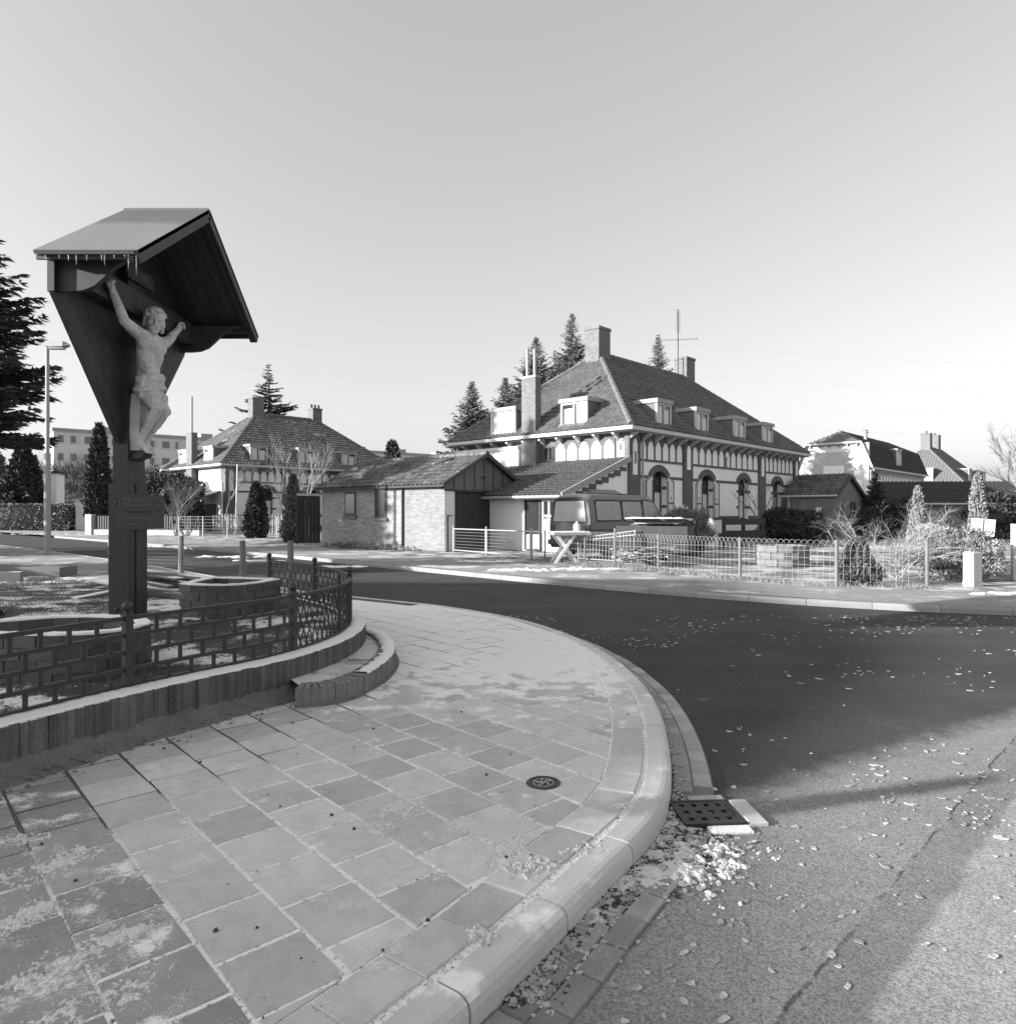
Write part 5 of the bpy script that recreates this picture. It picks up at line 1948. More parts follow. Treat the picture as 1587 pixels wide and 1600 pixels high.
# gable boards
bx = [-.05, .48, 1.06, 1.64, 2.2, 2.76, 3.34, 3.92, 4.45]
def gz(x): return ZR - .05 - abs(x - GW / 2) * (ZR - ZE) / (GW / 2 + .1)
MB().extrude([(-.02, .04, 2.352), (GW + .02, .04, 2.352), (GW + .02, .04, gz(GW)), (GW / 2, .04, ZR - .08), (-.02, .04, gz(0))], (0, .15, 0)).build('gable_wall', m_trim, gar)
for i in range(8):
    x0, x1 = bx[i], bx[i + 1] - .02
    pts = [(x0, 2.37), (x1, 2.37), (x1, gz(x1) - .03)]
    if x0 < GW / 2 < x1: pts.append((GW / 2, gz(GW / 2) - .03))
    pts.append((x0, gz(x0) - .03))
    MB().extrude([(x, .0, z) for x, z in pts], (0, .03, 0)).build('gable_board', m_slate, gar)
    MB().box(x0 - .02, x0 + .025, -.02, .0, 2.37, gz(x0) - .03).build('cover_strip', m_trim, gar)
MB().box(-.05, GW + .05, -.03, .03, 2.29, 2.36).build('lintel_board', m_trim, gar)
MB().tube([(2.02, -.02, 2.85), (2.12, -.02, 2.92), (2.2, -.02, 2.84), (2.28, -.02, 2.9)], .025, 5).build('wall_ornament', m_trim, gar)
ov = .28
hwid = GW / 2 + ov
zel = ZE - ov * (ZR - ZE) / (GW / 2) + .02
ev_ = Vector((hwid, 0, ZR - zel))
for sg in (-1, 1):
    xb = GW / 2 + sg * hwid
    m = MB()
    m.extrude([(xb, -.18, zel), (GW / 2, -.18, ZR), (GW / 2, GL + .15, ZR), (xb, GL + .15, zel)], (0, 0, -.08))
    rf = m.build('roof', m_darktile, gar)
    if sg < 0:
        tv, tf_ = tile_verts(.255, .34)
        tmesh = MB().add(tv, tf_).mesh('roof_tile', m_frosttile)
        e_u = Vector((0, -1, 0)); e_v = ev_.normalized(); nn = e_u.cross(e_v)
        if nn.z < 0: nn = -nn
        out, _ = pantiles(None, (xb, GL + .15, zel), e_u, e_v, [(0, 0), (GL + .33, 0), (GL + .33, ev_.length), (0, ev_.length)], tw=.255, th=.34)
        rot = Matrix((e_u, e_v, nn)).transposed().to_euler()
        O = Vector((xb, GL + .15, zel))
        for u_, v_ in out:
            p = O + e_u * u_ + e_v * v_ + nn * rnd.uniform(-.003, .008)
            inst('roof_tile', tmesh, rf, p, (rot.x + rnd.uniform(-.01, .01), rot.y, rot.z))
    else:
        tm = MB()
        pantiles(tm, (xb, -.18, zel), (0, 1, 0), Vector((-hwid, 0, ZR - zel)), [(0, 0), (GL + .33, 0), (GL + .33, ev_.length), (0, ev_.length)])
        tm.build('pantiles', m_darktile, rf, kind='stuff')
    m = MB(); m.beam((xb - sg * .02, -.2, zel + .0), (GW / 2, -.2, ZR + .0), .05, .15); m.build('barge_board', m_trim, rf)
rm_ = MB(); ridge_run(rm_, (GW / 2, -.2, ZR + .03), (GW / 2, GL + .2, ZR + .03), .11, .34); rm_.build('ridge_tiles', m_frosttile, gar, kind='stuff')
# ---- shed right of the house
shd = thing('brick_shed', 'small brick shed with dark pantile roof at the right end of the house', 'shed', (17.7, 38.0, 0), R(47))
ze_, zr_, xr = 2.5, 3.58, 2.0
z_far = 1.95; xf = 5.6
m = MB()
m.extrude([(0, 0, 0), (xf - .3, 0, 0), (xf - .3, 0, z_far + .1), (xr, 0, zr_ - .08), (0, 0, ze_)], (0, .2, 0)); m.build('gable_wall', m_shedbrick, shd)
MB().box(0, .2, .2, 2.7, 0, ze_).build('side_wall', m_shedbrick, shd)
ev2 = Vector((xr + .2, 0, zr_ - ze_ + .1))
O = Vector((-.2, 2.9, ze_ - .1))
m = MB(); m.extrude([(-.2, -.15, ze_ - .1), (xr, -.15, zr_), (xr, 2.9, zr_), (-.2, 2.9, ze_ - .1)], (0, 0, -.06)); rf = m.build('roof', m_darktile, shd)
tv, tf_ = tile_verts(.25, .33)
tmesh = MB().add(tv, tf_).mesh('roof_tile', m_tileroof)
e_u = Vector((0, -1, 0)); e_v = ev2.normalized(); nn = e_u.cross(e_v)
if nn.z < 0: nn = -nn
out, _ = pantiles(None, O, e_u, e_v, [(0, 0), (3.05, 0), (3.05, ev2.length), (0, ev2.length)], tw=.25, th=.33)
rot = Matrix((e_u, e_v, nn)).transposed().to_euler()
for u_, v_ in out: inst('roof_tile', tmesh, rf, O + e_u * u_ + e_v * v_, rot)
m = MB(); m.extrude([(xr, -.15, zr_), (xf, -.15, z_far), (xf, 2.9, z_far), (xr, 2.9, zr_)], (0, 0, -.06)); m.build('roof', m_darktile, shd)
m = MB(); m.beam((xr, -.18, zr_ - .05), (xf, -.18, z_far - .05), .06, .2); m.beam((xr, -.18, zr_ - .05), (-.2, -.18, ze_ - .15), .05, .12); m.build('barge_board', m_trim, shd)
MB().tube([(-.24, 2.9, ze_ - .12), (-.24, -.15, ze_ - .12)], .055, 8).build('gutter', m_lighttrim, shd)
MB().tube([(-.24, 2.5, ze_ - .12), (-.1, 2.5, ze_ - .4), (-.1, 2.5, .1)], .04, 8).build('downpipe', m_lighttrim, shd)
MB().box(2.3, 3.3, -.03, -.001, 0, 2.05).build('door', m_trim, shd)
MB().box(.55, 1.15, -.03, -.001, 1.1, 1.9).build('window', m_trim, shd)
pkk = thing('leaning_plank', 'pale plank leaning against the side wall of the brick shed', 'plank', (17.0, 37.9, 0), R(47))
MB().beam((-.35, .35, .05), (.25, .35, 1.75), .04, .3, (0, 1, 0)).build('board', m_lighttrim, pkk)

# ---- white house with mansard roof
mh = thing('mansard_house', 'white house with dark mansard roof and half hipped gable right of the brick shed', 'house', (33.3, 65.0, 0), R(47))
Wm, Lm, zE, zK, zT = 6.3, 20.5, 5.6, 8.05, 9.35
k_in = .62
MB().box(0, .3, 0, Wm, 0, 7.95).build('gable_wall', m_whitebrick, mh)
MB().box(.3, Lm, 0, .3, 0, zE).build('side_wall', m_palebrick, mh)
MB().box(.3, Lm, Wm - .3, Wm, 0, zE).build('side_wall', m_palebrick, mh)
MB().box(-.02, -.001, 1.1, Wm - 1.0, 3.0, 7.2).build('brick_infill', m_palebrick, mh)
m = MB()
for k in range(5): m.box(-.035, -.021, .5 + k * .05, .85 + k * .2, 3.2 + k * .85, 3.65 + k * .85); m.box(-.035, -.021, Wm - .85 - k * .15, Wm - .5 - k * .05, 3.2 + k * .85, 3.65 + k * .85)
m.build('plaster_quoins', m_plaster, mh)
TLm = lambda a, b, z: (b - .03, a, z)
wm_ = win(TLm, mh, 2.2, 3.9, 3.9, 5.0, -.01, curtain=True, frame=m_white)
MB().box(-.12, -.001, 2.1, 4.0, 5.02, 5.9).build('roller_blind', m_blind, mh)
m = MB()
v = [(-.3, -.35, zE), (Lm + .3, -.35, zE), (Lm + .3, k_in, zK), (-.3, k_in, zK), (-.3, Wm + .35, zE), (Lm + .3, Wm + .35, zE), (Lm + .3, Wm - k_in, zK), (-.3, Wm - k_in, zK), (2.2, Wm / 2, zT), (Lm - 1.8, Wm / 2, zT)]
m.add(v, [(0, 1, 2, 3), (5, 4, 7, 6), (3, 2, 9, 8), (6, 7, 8, 9), (7, 3, 8), (2, 6, 9), (1, 5, 6, 2)])
rf = m.build('roof', m_darktile, mh)
tm = MB()
pantiles(tm, v[0], (1, 0, 0), Vector(v[3]) - Vector(v[0]), [(0, 0), (Lm + .6, 0), (Lm + .6, 2.6), (0, 2.6)], tw=.3, th=.38)
pantiles(tm, v[3], (1, 0, 0), Vector((0, Wm / 2 - k_in, zT - zK)), [(0, 0), (Lm + .6, 0), (Lm - 1.5, 2.85), (2.5, 2.85)], tw=.3, th=.38)
tm.build('pantiles', m_darktile, rf, kind='stuff')
tm = MB()
pantiles(tm, v[7], (0, -1, 0), Vector((2.5, 0, zT - zK)), [(0, 0), (Wm - 2 * k_in, 0), (Wm / 2 - k_in, 2.8)], tw=.3, th=.38)
tm.build('hip_tiles', m_ridge, rf, kind='stuff')
m = MB(); m.box(-.42, -.25, k_in - .1, Wm - k_in + .1, zK - .12, zK + .04); m.build('hip_gutter', m_lighttrim, mh)
m = MB(); m.beam((-.34, -.38, zE), (-.34, k_in, zK), .06, .22); m.beam((-.34, Wm + .38, zE), (-.34, Wm - k_in, zK), .06, .22); m.build('verge_board', m_lighttrim, mh)
m = MB(); m.box(-.3, Lm + .3, -.5, -.36, zE - .12, zE + .03); m.build('eave_gutter', m_lighttrim, mh)
for k in range(6):
    y = k_in + .3 + k * .85
    MB().box(-.25, -.02, y, y + .14, zK - .35, zK - .13).build('eave_bracket', m_greytrim, mh)
for k in range(20):
    x = .4 + k
    MB().box(x, x + .13, -.35, -.001, zE - .32, zE - .13).build('eave_bracket', m_lighttrim, mh)
    MB().box(x + .3, x + .75, -.012, -.001, zE - 1.6, zE - .6).build('plaster_panel', m_plaster, mh)
TRm = lambda a, b, z: (a, b, z)
dormer(TRm, mh, 9.5, 1.7, z0=5.9, z1=7.75, dep=1.2, f0=-.15)
MB().lathe([(.16, 0), (.16, 1.0), (.26, 1.02), (.26, 1.12), (.15, 1.14), (.15, 1.25), (.28, 1.27), (.0, 1.36)], (4.6, 1.6, 8.3), 10).build('vent_pipe', m_greytrim, mh)
MB().tube([(.15, -.12, zE - .2), (.15, -.12, .1)], .05, 6).build('downpipe', m_lighttrim, mh)

# ---- farther house with two chimneys
h4 = thing('brick_house', 'distant house with steep hipped roof and two chimneys behind the mansard house', 'house', (56.7, 88.0, 0), R(47), 'tile roofed houses of the same pattern')
L4, W4 = 18.5, 9.9
MB().box(0, L4, 0, W4, 0, 5.1).build('wall', m_palebrick, h4)
o = .5; hw = (W4 + 1) / 2; zr4 = 5 + .98 * hw
A = Vector((-o, -o, 5)); B = Vector((L4 + o, -o, 5)); C = Vector((L4 + o, W4 + o, 5)); D = Vector((-o, W4 + o, 5)); E_ = Vector((-o + hw, W4 / 2, zr4)); F_ = Vector((L4 + o - hw, W4 / 2, zr4))
m = MB(); m.add([A, B, C, D, E_, F_], [(0, 1, 5, 4), (2, 3, 4, 5), (3, 0, 4), (1, 2, 5), (3, 2, 1, 0)])
rf = m.build('roof', m_ridge, h4)
tm = MB(); sl = math.hypot(hw, zr4 - 5)
pantiles(tm, A, (1, 0, 0), (0, hw, zr4 - 5), [(0, 0), (L4 + 1, 0), (L4 + 1 - hw, sl), (hw, sl)], tw=.34, th=.42)
pantiles(tm, D, (0, -1, 0), (hw, 0, zr4 - 5), [(0, 0), (2 * hw, 0), (hw, sl)], tw=.34, th=.42)
tm.build('pantiles', m_ridge, rf, kind='stuff')
rm_ = MB()
for a, b in ((A, E_), (B, F_), (D, E_), (E_, F_)): ridge_run(rm_, a, b, .14, .4)
rm_.build('ridge_tiles', m_ridge, rf, kind='stuff')
chimney(h4, E_.x, E_.y, 1.3, 1.1, 9, 12.1, None, 1); chimney(h4, F_.x - 4, F_.y, 1.4, 1.2, 9, 12.2, None, 1)
dormer(TL, h4, 4.0, 1.7, z0=5.2, z1=7.0); dormer(TR, h4, 5.0, 1.7, z0=5.2, z1=7.0); dormer(TR, h4, 11.0, 1.7, z0=5.2, z1=7.0); dormer(TR, h4, 15.0, 1.7, z0=5.2, z1=7.0)

# ---- long low outbuilding
lb = thing('outbuilding', 'long low brick outbuilding with dark tiled roof behind the frosted bushes', 'outbuilding', (25.5, 46.0, 0), R(-4))
Ll, Wl = 22.0, 5.0
MB().box(0, Ll, 0, Wl, 0, 2.15).build('wall', m_shedbrick, lb)
m = MB(); m.extrude([(-.2, -.35, 2.05), (-.2, Wl / 2, 3.55), (-.2, Wl + .35, 2.05)], (Ll + .4, 0, 0)); rf = m.build('roof', m_darktile, lb)
tm = MB(); sv = Vector((0, Wl / 2 + .35, 1.5))
pantiles(tm, (-.2, -.35, 2.05), (1, 0, 0), sv, [(0, 0), (Ll + .4, 0), (Ll + .4, sv.length), (0, sv.length)], tw=.28, th=.36)
tm.build('pantiles', m_darktile, rf, kind='stuff')
MB().tube([(-.2, -.42, 2.02), (Ll + .2, -.42, 2.02)], .06, 6).build('gutter', m_lighttrim, lb)

# ---- small shed far left
fs_ = thing('garden_shed', 'small pale shed with mossy sloping roof behind the clipped hedge', 'shed', (-35.0, 57.0, 0), R(20))
MB().box(0, 4.4, 0, 3.0, 0, 2.6).build('wall', m_whitebrick, fs_)
m = MB(); m.extrude([(-.3, -.4, 2.55), (4.7, -.4, 3.7), (4.7, 3.3, 3.7), (-.3, 3.3, 2.55)], (0, 0, .14)); m.build('roof', m_ridge, fs_)
m = MB()
m.extrude([(0, -.001, 2.6), (4.4, -.001, 2.6), (4.4, -.001, 3.6)], (0, 3, 0)); m.build('gable_wall', m_whitebrick, fs_)
m = MB(); m.box(2.0, 4.2, -.02, -.002, 1.3, 2.1); m.build('shutter', m_greytrim, fs_)
wh = thing('white_outbuilding', 'small white gable of an outbuilding glimpsed between dark trees far left', 'outbuilding', (-44.6, 64.5, 0), R(20))
m = MB(); m.box(0, 2.8, 0, 3, 0, 5.1); m.build('wall', m_plaster, wh)
m = MB(); m.box(-.15, 2.95, -.15, 3.2, 5.1, 5.3); m.build('roof', m_darktile, wh)

# ---- apartment blocks
def flats(label, loc, rz, L, Hh, floors, nw):
    f_ = thing('apartment_block', label, 'apartments', loc, rz, 'long apartment blocks on the horizon')
    MB().box(0, L, 0, 10, 0, Hh).build('wall', m_farwall, f_)
    MB().box(-.2, L + .2, -.2, 10.2, Hh, Hh + .5).build('roof', m_greytrim, f_)
    fh = Hh / floors
    for j in range(floors):
        for i in range(nw):
            if j < floors - 3: continue
            x = (i + .5) * L / nw
            w_ = L / nw * (.34 if i % 3 else .24)
            o = MB().box(x - w_, x + w_, -.08, -.001, j * fh + 1.0, j * fh + 2.3).build('window', m_lighttrim, f_)
            MB().box(x - w_ + .1, x + w_ - .1 - (w_ * .7 if i % 2 else 0), -.10, -.081, j * fh + 1.1, j * fh + 2.2).build('pane', m_farglass, o)
    for k in range(3):
        MB().box(L * (k + .5) / 3, L * (k + .5) / 3 + 2, 3, 5, Hh + .5, Hh + 1.5).build('roof_housing', m_greytrim, f_)
flats('long pale flat roofed apartment block on the horizon behind the crucifix', (-71, 110, 0), R(40.4), 46, 14.2, 5, 24)
flats('pale apartment block on the horizon just left of the garage roof', (-33.5, 142, 0), R(40.4), 30, 13.8, 5, 16)

# ---- unseen house added on the left, shaped to shade the near corner
nb = thing('shade_house', 'unseen tall brick house with hipped roof added far left to shade the near corner', 'house', (-52.2, -9.38, 0), R(-4))
MB().box(0.4, 6.6, 0.4, 11.6, 0, 12.8).build('wall', m_housebrick, nb)
m = MB()
m.add([(0, 0, 12.75), (7.2, 0, 12.75), (7.2, 12.2, 12.75), (0, 12.2, 12.75), (3.6, 2.4, 14.75), (3.6, 9.8, 14.75)], [(0, 1, 4), (1, 2, 5, 4), (2, 3, 5), (3, 0, 4, 5), (3, 2, 1, 0)])
m.build('roof', m_tileroof, nb)
MB().box(.2, 7.2, -1.9, .39, 0, 12.76).build('shade_wing', m_housebrick, nb)  # flat topped block added to keep the near paving in even shade
for k in range(3):
    for j in range(3): MB().box(6.6, 6.63, 1.6 + k * 3.4, 2.8 + k * 3.4, 1 + j * 4, 2.6 + j * 4).build('window', m_trim, nb)

# ---------------------------------------------------------------- van
van = thing('parked_van', 'grey panel van with frosted windows parked in the yard before the house', 'van', (1.95, 22.2, .08), R(45))
VW, VL = 1.70, 4.7
def van_sec(x):
    # half width and roof height of the body at distance x from the rear
    top = 1.98
    if x < .35: top = 1.86 + .12 * math.sin(x / .35 * math.pi / 2)
    if x > 3.25: top = 1.98 - (x - 3.25) * .10 - max(0, (x - 3.45)) ** 1.25 * .92
    return top
st_ = [0, .04, .12, .35, .9, 1.8, 2.6, 3.25, 3.5, 3.8, 4.1, 4.35, 4.55, 4.66, 4.7]
m = MB()
ring = []
for x in st_:
    top = max(1.0, van_sec(x)); hwv = VW / 2
    k = 1.0
    if x < .12: k = .965 + .035 * x / .12
    if x > 4.35: k = 1 - .10 * ((x - 4.35) / .35) ** 2
    hwv *= k
    r = .16
    belt = min(1.12, top - .05)
    tum = .11 * (top - belt) / .86
    pts = [(-hwv + .06, .28), (-hwv, .36), (-hwv, .72), (-hwv - .0, belt), (-hwv + tum * .6, belt + (top - belt) * .6), (-hwv + tum + .01, top - min(r, (top - belt) * .5)), (-hwv + tum + .09, top - .03), (-hwv + tum + .30, top + .01), (0, top + .025)]
    full = pts + [(-y, z) for y, z in pts[-2::-1]]
    ring.append(len(full))
    m.v += [(x, y, z) for y, z in full]
n = ring[0]
for i in range(len(st_) - 1):
    for j in range(n - 1):
        m.f.append((i * n + j, i * n + j + 1, (i + 1) * n + j + 1, (i + 1) * n + j))
    m.f.append((i * n + n - 1, i * n, (i + 1) * n, (i + 1) * n + n - 1))
m.f.append(tuple(range(n))); m.f.append(tuple((len(st_) - 1) * n + j for j in range(n - 1, -1, -1)))
body = m.build('body', m_vanpaint, van, True)
def side_y(z, off): return -(VW / 2 - .11 * max(0, (z - 1.12)) / .86 * .95) - off
def sidepanel(pts, name, mat, off, th=.012, par=van, sgn=1):
    A = [(x, sgn * side_y(z, off), z) for x, z in pts]
    mm = MB(); k = len(A)
    B_ = [(x, y + sgn * th, z) for x, y, z in A]
    mm.add(A + B_, [tuple(range(k - 1, -1, -1)), tuple(range(k, 2 * k))] + [(i, (i + 1) % k, k + (i + 1) % k, k + i) for i in range(k)])
    return mm.build(name, mat, par)
def rounded(x0, x1, z0, z1, r=.07):
    o = []
    for cx, cz, a0 in ((x1 - r, z1 - r, 0), (x0 + r, z1 - r, 90), (x0 + r, z0 + r, 180), (x1 - r, z0 + r, 270)):
        for k in range(4):
            a = R(a0 + 30 * k); o.append((cx + r * math.cos(a), cz + r * math.sin(a)))
    return o
for sgn in (1, -1):
    for (x0, x1) in ((.30, 1.55), (1.68, 2.72)):
        s_ = sidepanel(rounded(x0 - .045, x1 + .045, 1.115, 1.805, .1), 'window_seal', m_rubber, .004, sgn=sgn)
        sidepanel(rounded(x0, x1, 1.16, 1.76), 'side_window', m_frostglass, .018, par=s_, sgn=sgn)
    q = [(2.87, 1.13), (3.92, 1.13), (3.86, 1.26), (3.42, 1.76), (2.87, 1.80)]
    s_ = sidepanel([(2.83, 1.09), (4.0, 1.09), (3.93, 1.26), (3.45, 1.80), (2.83, 1.84)], 'window_seal', m_rubber, .004, sgn=sgn)
    sidepanel(q, 'cab_window', m_frostglass, .018, par=s_, sgn=sgn)
    sidepanel([(.05, .84), (4.5, .84), (4.5, .87), (.05, .87)], 'side_moulding', m_trim, .004, sgn=sgn)
    for xd in (1.615, 2.78): sidepanel([(xd - .006, .4), (xd + .006, .4), (xd + .006, 1.85), (xd - .006, 1.85)], 'door_seam', m_rubber, .002, sgn=sgn)
m = MB()
yy = [(-.66, 1.12), (.66, 1.12), (.64, 1.30), (.57, 1.76), (-.57, 1.76), (-.64, 1.30)]
sl_ = MB().extrude([(-.012, y * 1.06, 1.10 + (z - 1.12) * 1.04) for y, z in yy], (.01, 0, 0)).build('window_seal', m_rubber, van)
MB().extrude([(-.022, y, z) for y, z in yy], (.012, 0, 0)).build('rear_window', m_frostglass, sl_)
MB().box(-.10, .02, -.84, .84, .38, .54).build('bumper', m_trim, van)
MB().box(4.66, 4.80, -.80, .80, .38, .56).build('bumper', m_trim, van)
MB().box(-.03, 0, -.25, .25, .66, .77).build('number_plate', m_lighttrim, van)
for sg in (-1, 1):
    MB().box(-.03, .02, sg * .72 - .09, sg * .72 + .09, .62, 1.02).build('tail_light', m_trim, van)
    MB().ball((4.68, sg * .6, .78), (.04, .10, .10), 12, 8).build('headlight', m_frostglass, van, True)
    m = MB(); m.ball((3.98, sg * .98, 1.22), (.05, .09, .11), 10, 7); m.tube([(3.95, sg * .82, 1.16), (3.98, sg * .95, 1.2)], .015, 5); m.build('mirror', m_trim, van)
    for x in (.95, 3.75):
        m = MB()
        pr = [(.20, -.09), (.30, -.095), (.325, -.06), (.325, .06), (.30, .095), (.20, .09)]
        m.lathe(pr, n=20); m.v = [(x + a, sg * .73 + c, .325 + b) for a, b, c in m.v]
        wh_ = m.build('wheel', m_rubber, van, True)
        m = MB(); m.lathe([(.20, -.05), (.19, .085), (.06, .07), (.0, .07)], n=16); m.v = [(x + a, sg * (.73 + c), .325 + b) for a, b, c in m.v]
        m.build('rim', m_greytrim, wh_)
wsl = [(3.52, 1.90), (4.18, 1.14)]
m = MB(); m.add([(3.55, -.60, 1.895), (3.55, .60, 1.895), (4.17, .70, 1.20), (4.17, -.70, 1.20)], [(0, 1, 2, 3)]); m.v = [(x + .035, y, z + .03) for x, y, z in m.v]; m.build('windscreen', m_frostglass, van)
MB().box(.5, 3.2, -.02, .02, 2.0, 2.04).build('roof_rail', m_trim, van)

# ---------------------------------------------------------------- front garden fence with looped wire
gf = thing('looped_wire_fence', 'low wire garden fence with looped top on thin posts along the far pavement', 'fence', (0, 0, 0))
GP = [(1.15, 22.0), (1.62, 21.4), (2.25, 20.6), (2.98, 19.6), (3.9, 18.25), (5.22, 15.85), (6.72, 14.4), (8.42, 14.15)]
gcurve = Curve(GP, .05, 2)
for i, (x, y) in enumerate(GP):
    h = .93 if i != 3 else 1.05
    MB().tube([(x, y, -.03), (x, y, h)], .035 if i > 2 else .028, 8).build('post', m_post, gf)
m = MB()
l = 0
while l < gcurve.L - .26:
    pts = []
    for k in range(9):
        t = k / 8
        p, _ = gcurve.at(l + .25 * t)
        z = .72 + .20 * math.sin(math.pi * t) ** .6
        pts.append((p.x, p.y, z))
    p0, _ = gcurve.at(l); m.tube([(p0.x, p0.y, .06)] + pts, .0035, 3, False)
    l += .125
m.build('wire_loops', m_wire, gf, kind='stuff')
m = MB()
for z in (.08, .24, .40, .56, .70):
    m.tube([(p.x, p.y, z + .012 * math.sin(s_ * 2.1 + z * 9)) for p, s_ in zip(gcurve.p[::6], gcurve.s[::6])], .0035, 3, False)
m.build('wire_strands', m_wire, gf, kind='stuff')
# double wire gate in front of the garage
gt = thing('driveway_gate', 'pale double wire mesh gate across the garage driveway', 'gate', (-2.02, 26.0, 0), math.atan2(-3.6, 2.75))
GLn = 4.55
def leaf(x0, x1):
    m = MB()
    for z in (.10, .88): m.tube([(x0, 0, z), (x1, 0, z)], .022, 6)
    for x in (x0, x1): m.tube([(x, 0, .08), (x, 0, .90)], .022, 6)
    g = m.build('gate_frame', m_zinc, gt)
    m = MB()
    k = int((x1 - x0) / .13)
    for i in range(1, k): m.tube([(x0 + (x1 - x0) * i / k, 0, .1), (x0 + (x1 - x0) * i / k, 0, .88)], .004, 3, False)
    for i in range(1, 7): m.tube([(x0, 0, .1 + .111 * i), (x1, 0, .1 + .111 * i)], .004, 3, False)
    m.build('gate_mesh', m_wire, g, kind='stuff')
leaf(.06, 2.05); leaf(2.13, GLn - .06)
for x, r in ((0, .03), (2.09, .03), (GLn, .045)):
    MB().tube([(x, 0, 0), (x, 0, 1.0)], r, 8).build('gate_post', m_zinc, gt)

# ---------------------------------------------------------------- yard clutter
sw = thing('trestle_table', 'white cross legged trestle table by the gate', 'trestle', (1.75, 20.9, 0), R(8))
for y in (-.3, .3):
    m = MB(); m.beam((-.42, y - .02, 0), (.16, y - .02, .82), .045, .085); m.build('leg', m_white, sw)
    m = MB(); m.beam((.25, y + .03, 0), (-.36, y + .03, .82), .045, .085); m.build('leg', m_white, sw)
MB().box(-.48, .62, -.42, .42, .825, .90).build('table_top', m_greytrim, sw)
MB().box(-.47, .60, -.41, .40, .901, .925).build('snow_cover', m_snow, sw)
bt = thing('white_canister', 'small white plastic canister standing on the trestle table', 'canister', (2.05, 20.95, .925))
MB().lathe([(.10, 0), (.105, .17), (.08, .22), (.035, .245), (.035, .29), (.0, .29)], n=12).build('body', m_white, bt)
cr = thing('old_railing', 'old barred metal railing panel propped up in the yard behind the wire fence', 'railing', (2.75, 20.35, .02), R(-38))
m = MB()
for a, b in (((-.85, 0, .03), (-.92, .1, .72)), ((1.0, 0, .0), (.98, .1, .98)), ((-.9, .09, .70), (1.0, .1, .95)), ((-.86, .02, .10), (1.0, .02, .08)), ((-.9, .08, .62), (1.0, .09, .84))): m.tube([a, b], .018, 6)
m.build('frame', m_greytrim, cr)
for i in range(17):
    x = -.8 + 1.75 * i / 16
    MB().tube([(x, .02, .1), (x - .01, .09, .70 + .25 * (x + .9) / 1.9)], .009, 5).build('bar', m_greytrim, cr)
tr = thing('timber_trailer', 'dark plank sided box trailer standing in front of the van', 'trailer', (4.25, 20.3, 0), R(-24))
for sg in (-1, 1):
    for k in range(3):
        MB().box(-1.0, 1.0, sg * .55 - .015, sg * .55 + .015, .40 + k * .24, .625 + k * .24).build('plank', m_wood2, tr)
    for k in range(3): MB().box(sg * 1.0 - .015, sg * 1.0 + .015, -.53, .53, .40 + k * .24, .625 + k * .24).build('plank', m_wood2, tr)
    m = MB(); m.lathe([(.26, -.07), (.27, 0), (.26, .07), (.1, .07), (.0, .07)], n=16); m.v = [(a, sg * .68 + c, .27 + b) for a, b, c in m.v]
    m.build('wheel', m_rubber, tr)
MB().box(-1, 1, -.53, .53, .36, .395).build('floor', m_wood2, tr)
MB().beam((-1.9, 0, .42), (-.98, 0, .42), .07, .07).build('drawbar', m_iron, tr)
sb = thing('board_stack', 'stack of pale boards with snow lying on top of the trailer', 'board stack', (4.3, 20.35, 1.11), R(-22))
z = 0
for k in range(4):
    L_ = rnd.uniform(1.2, 2.0); w_ = rnd.uniform(.18, .40); h = rnd.uniform(.03, .06)
    c = Vector((rnd.uniform(-.25, .25), rnd.uniform(-.3, .3), z + h / 2))
    MB().obox(c, (L_, w_, h), Matrix.Rotation(rnd.uniform(-.12, .12), 3, 'Z')).build('board', m_lighttrim if k % 3 else m_greywood, sb)
    z += h + .002
m = MB()
for k in range(40):
    lump(m, rnd.uniform(-.8, .8), rnd.uniform(-.3, .3), z, rnd.uniform(.1, .2), rnd.uniform(.02, .05), 7)
m.build('snow_cover', m_snow, sb, kind='stuff')
jk = thing('scrap_heap', 'heap of branches and scrap boards half under snow between railing and trailer', 'heap', (3.35, 19.75, 0), R(-40))
for k in range(14):
    a = rnd.uniform(-.5, .5); c = Vector((rnd.uniform(-.5, 1.2), rnd.uniform(-.2, .3), rnd.uniform(.1, .55)))
    d = Vector((math.cos(a), math.sin(a) * .4, rnd.uniform(-.3, .3))).normalized() * rnd.uniform(.3, .6)
    if k % 2: MB().beam(c - d, c + d, rnd.uniform(.05, .2), .025).build('scrap_board', m_greywood, jk)
    else: MB().tube([c - d, c + Vector((0, 0, .04)), c + d], [.02, .016, .008], 5).build('branch', m_bark, jk)
m = MB()
for k in range(30): lump(m, rnd.uniform(-.6, 1.3), rnd.uniform(-.3, .4), rnd.uniform(.15, .5), rnd.uniform(.04, .09), .03, 7)
m.build('snow_cover', m_oldsnow, jk, kind='stuff')
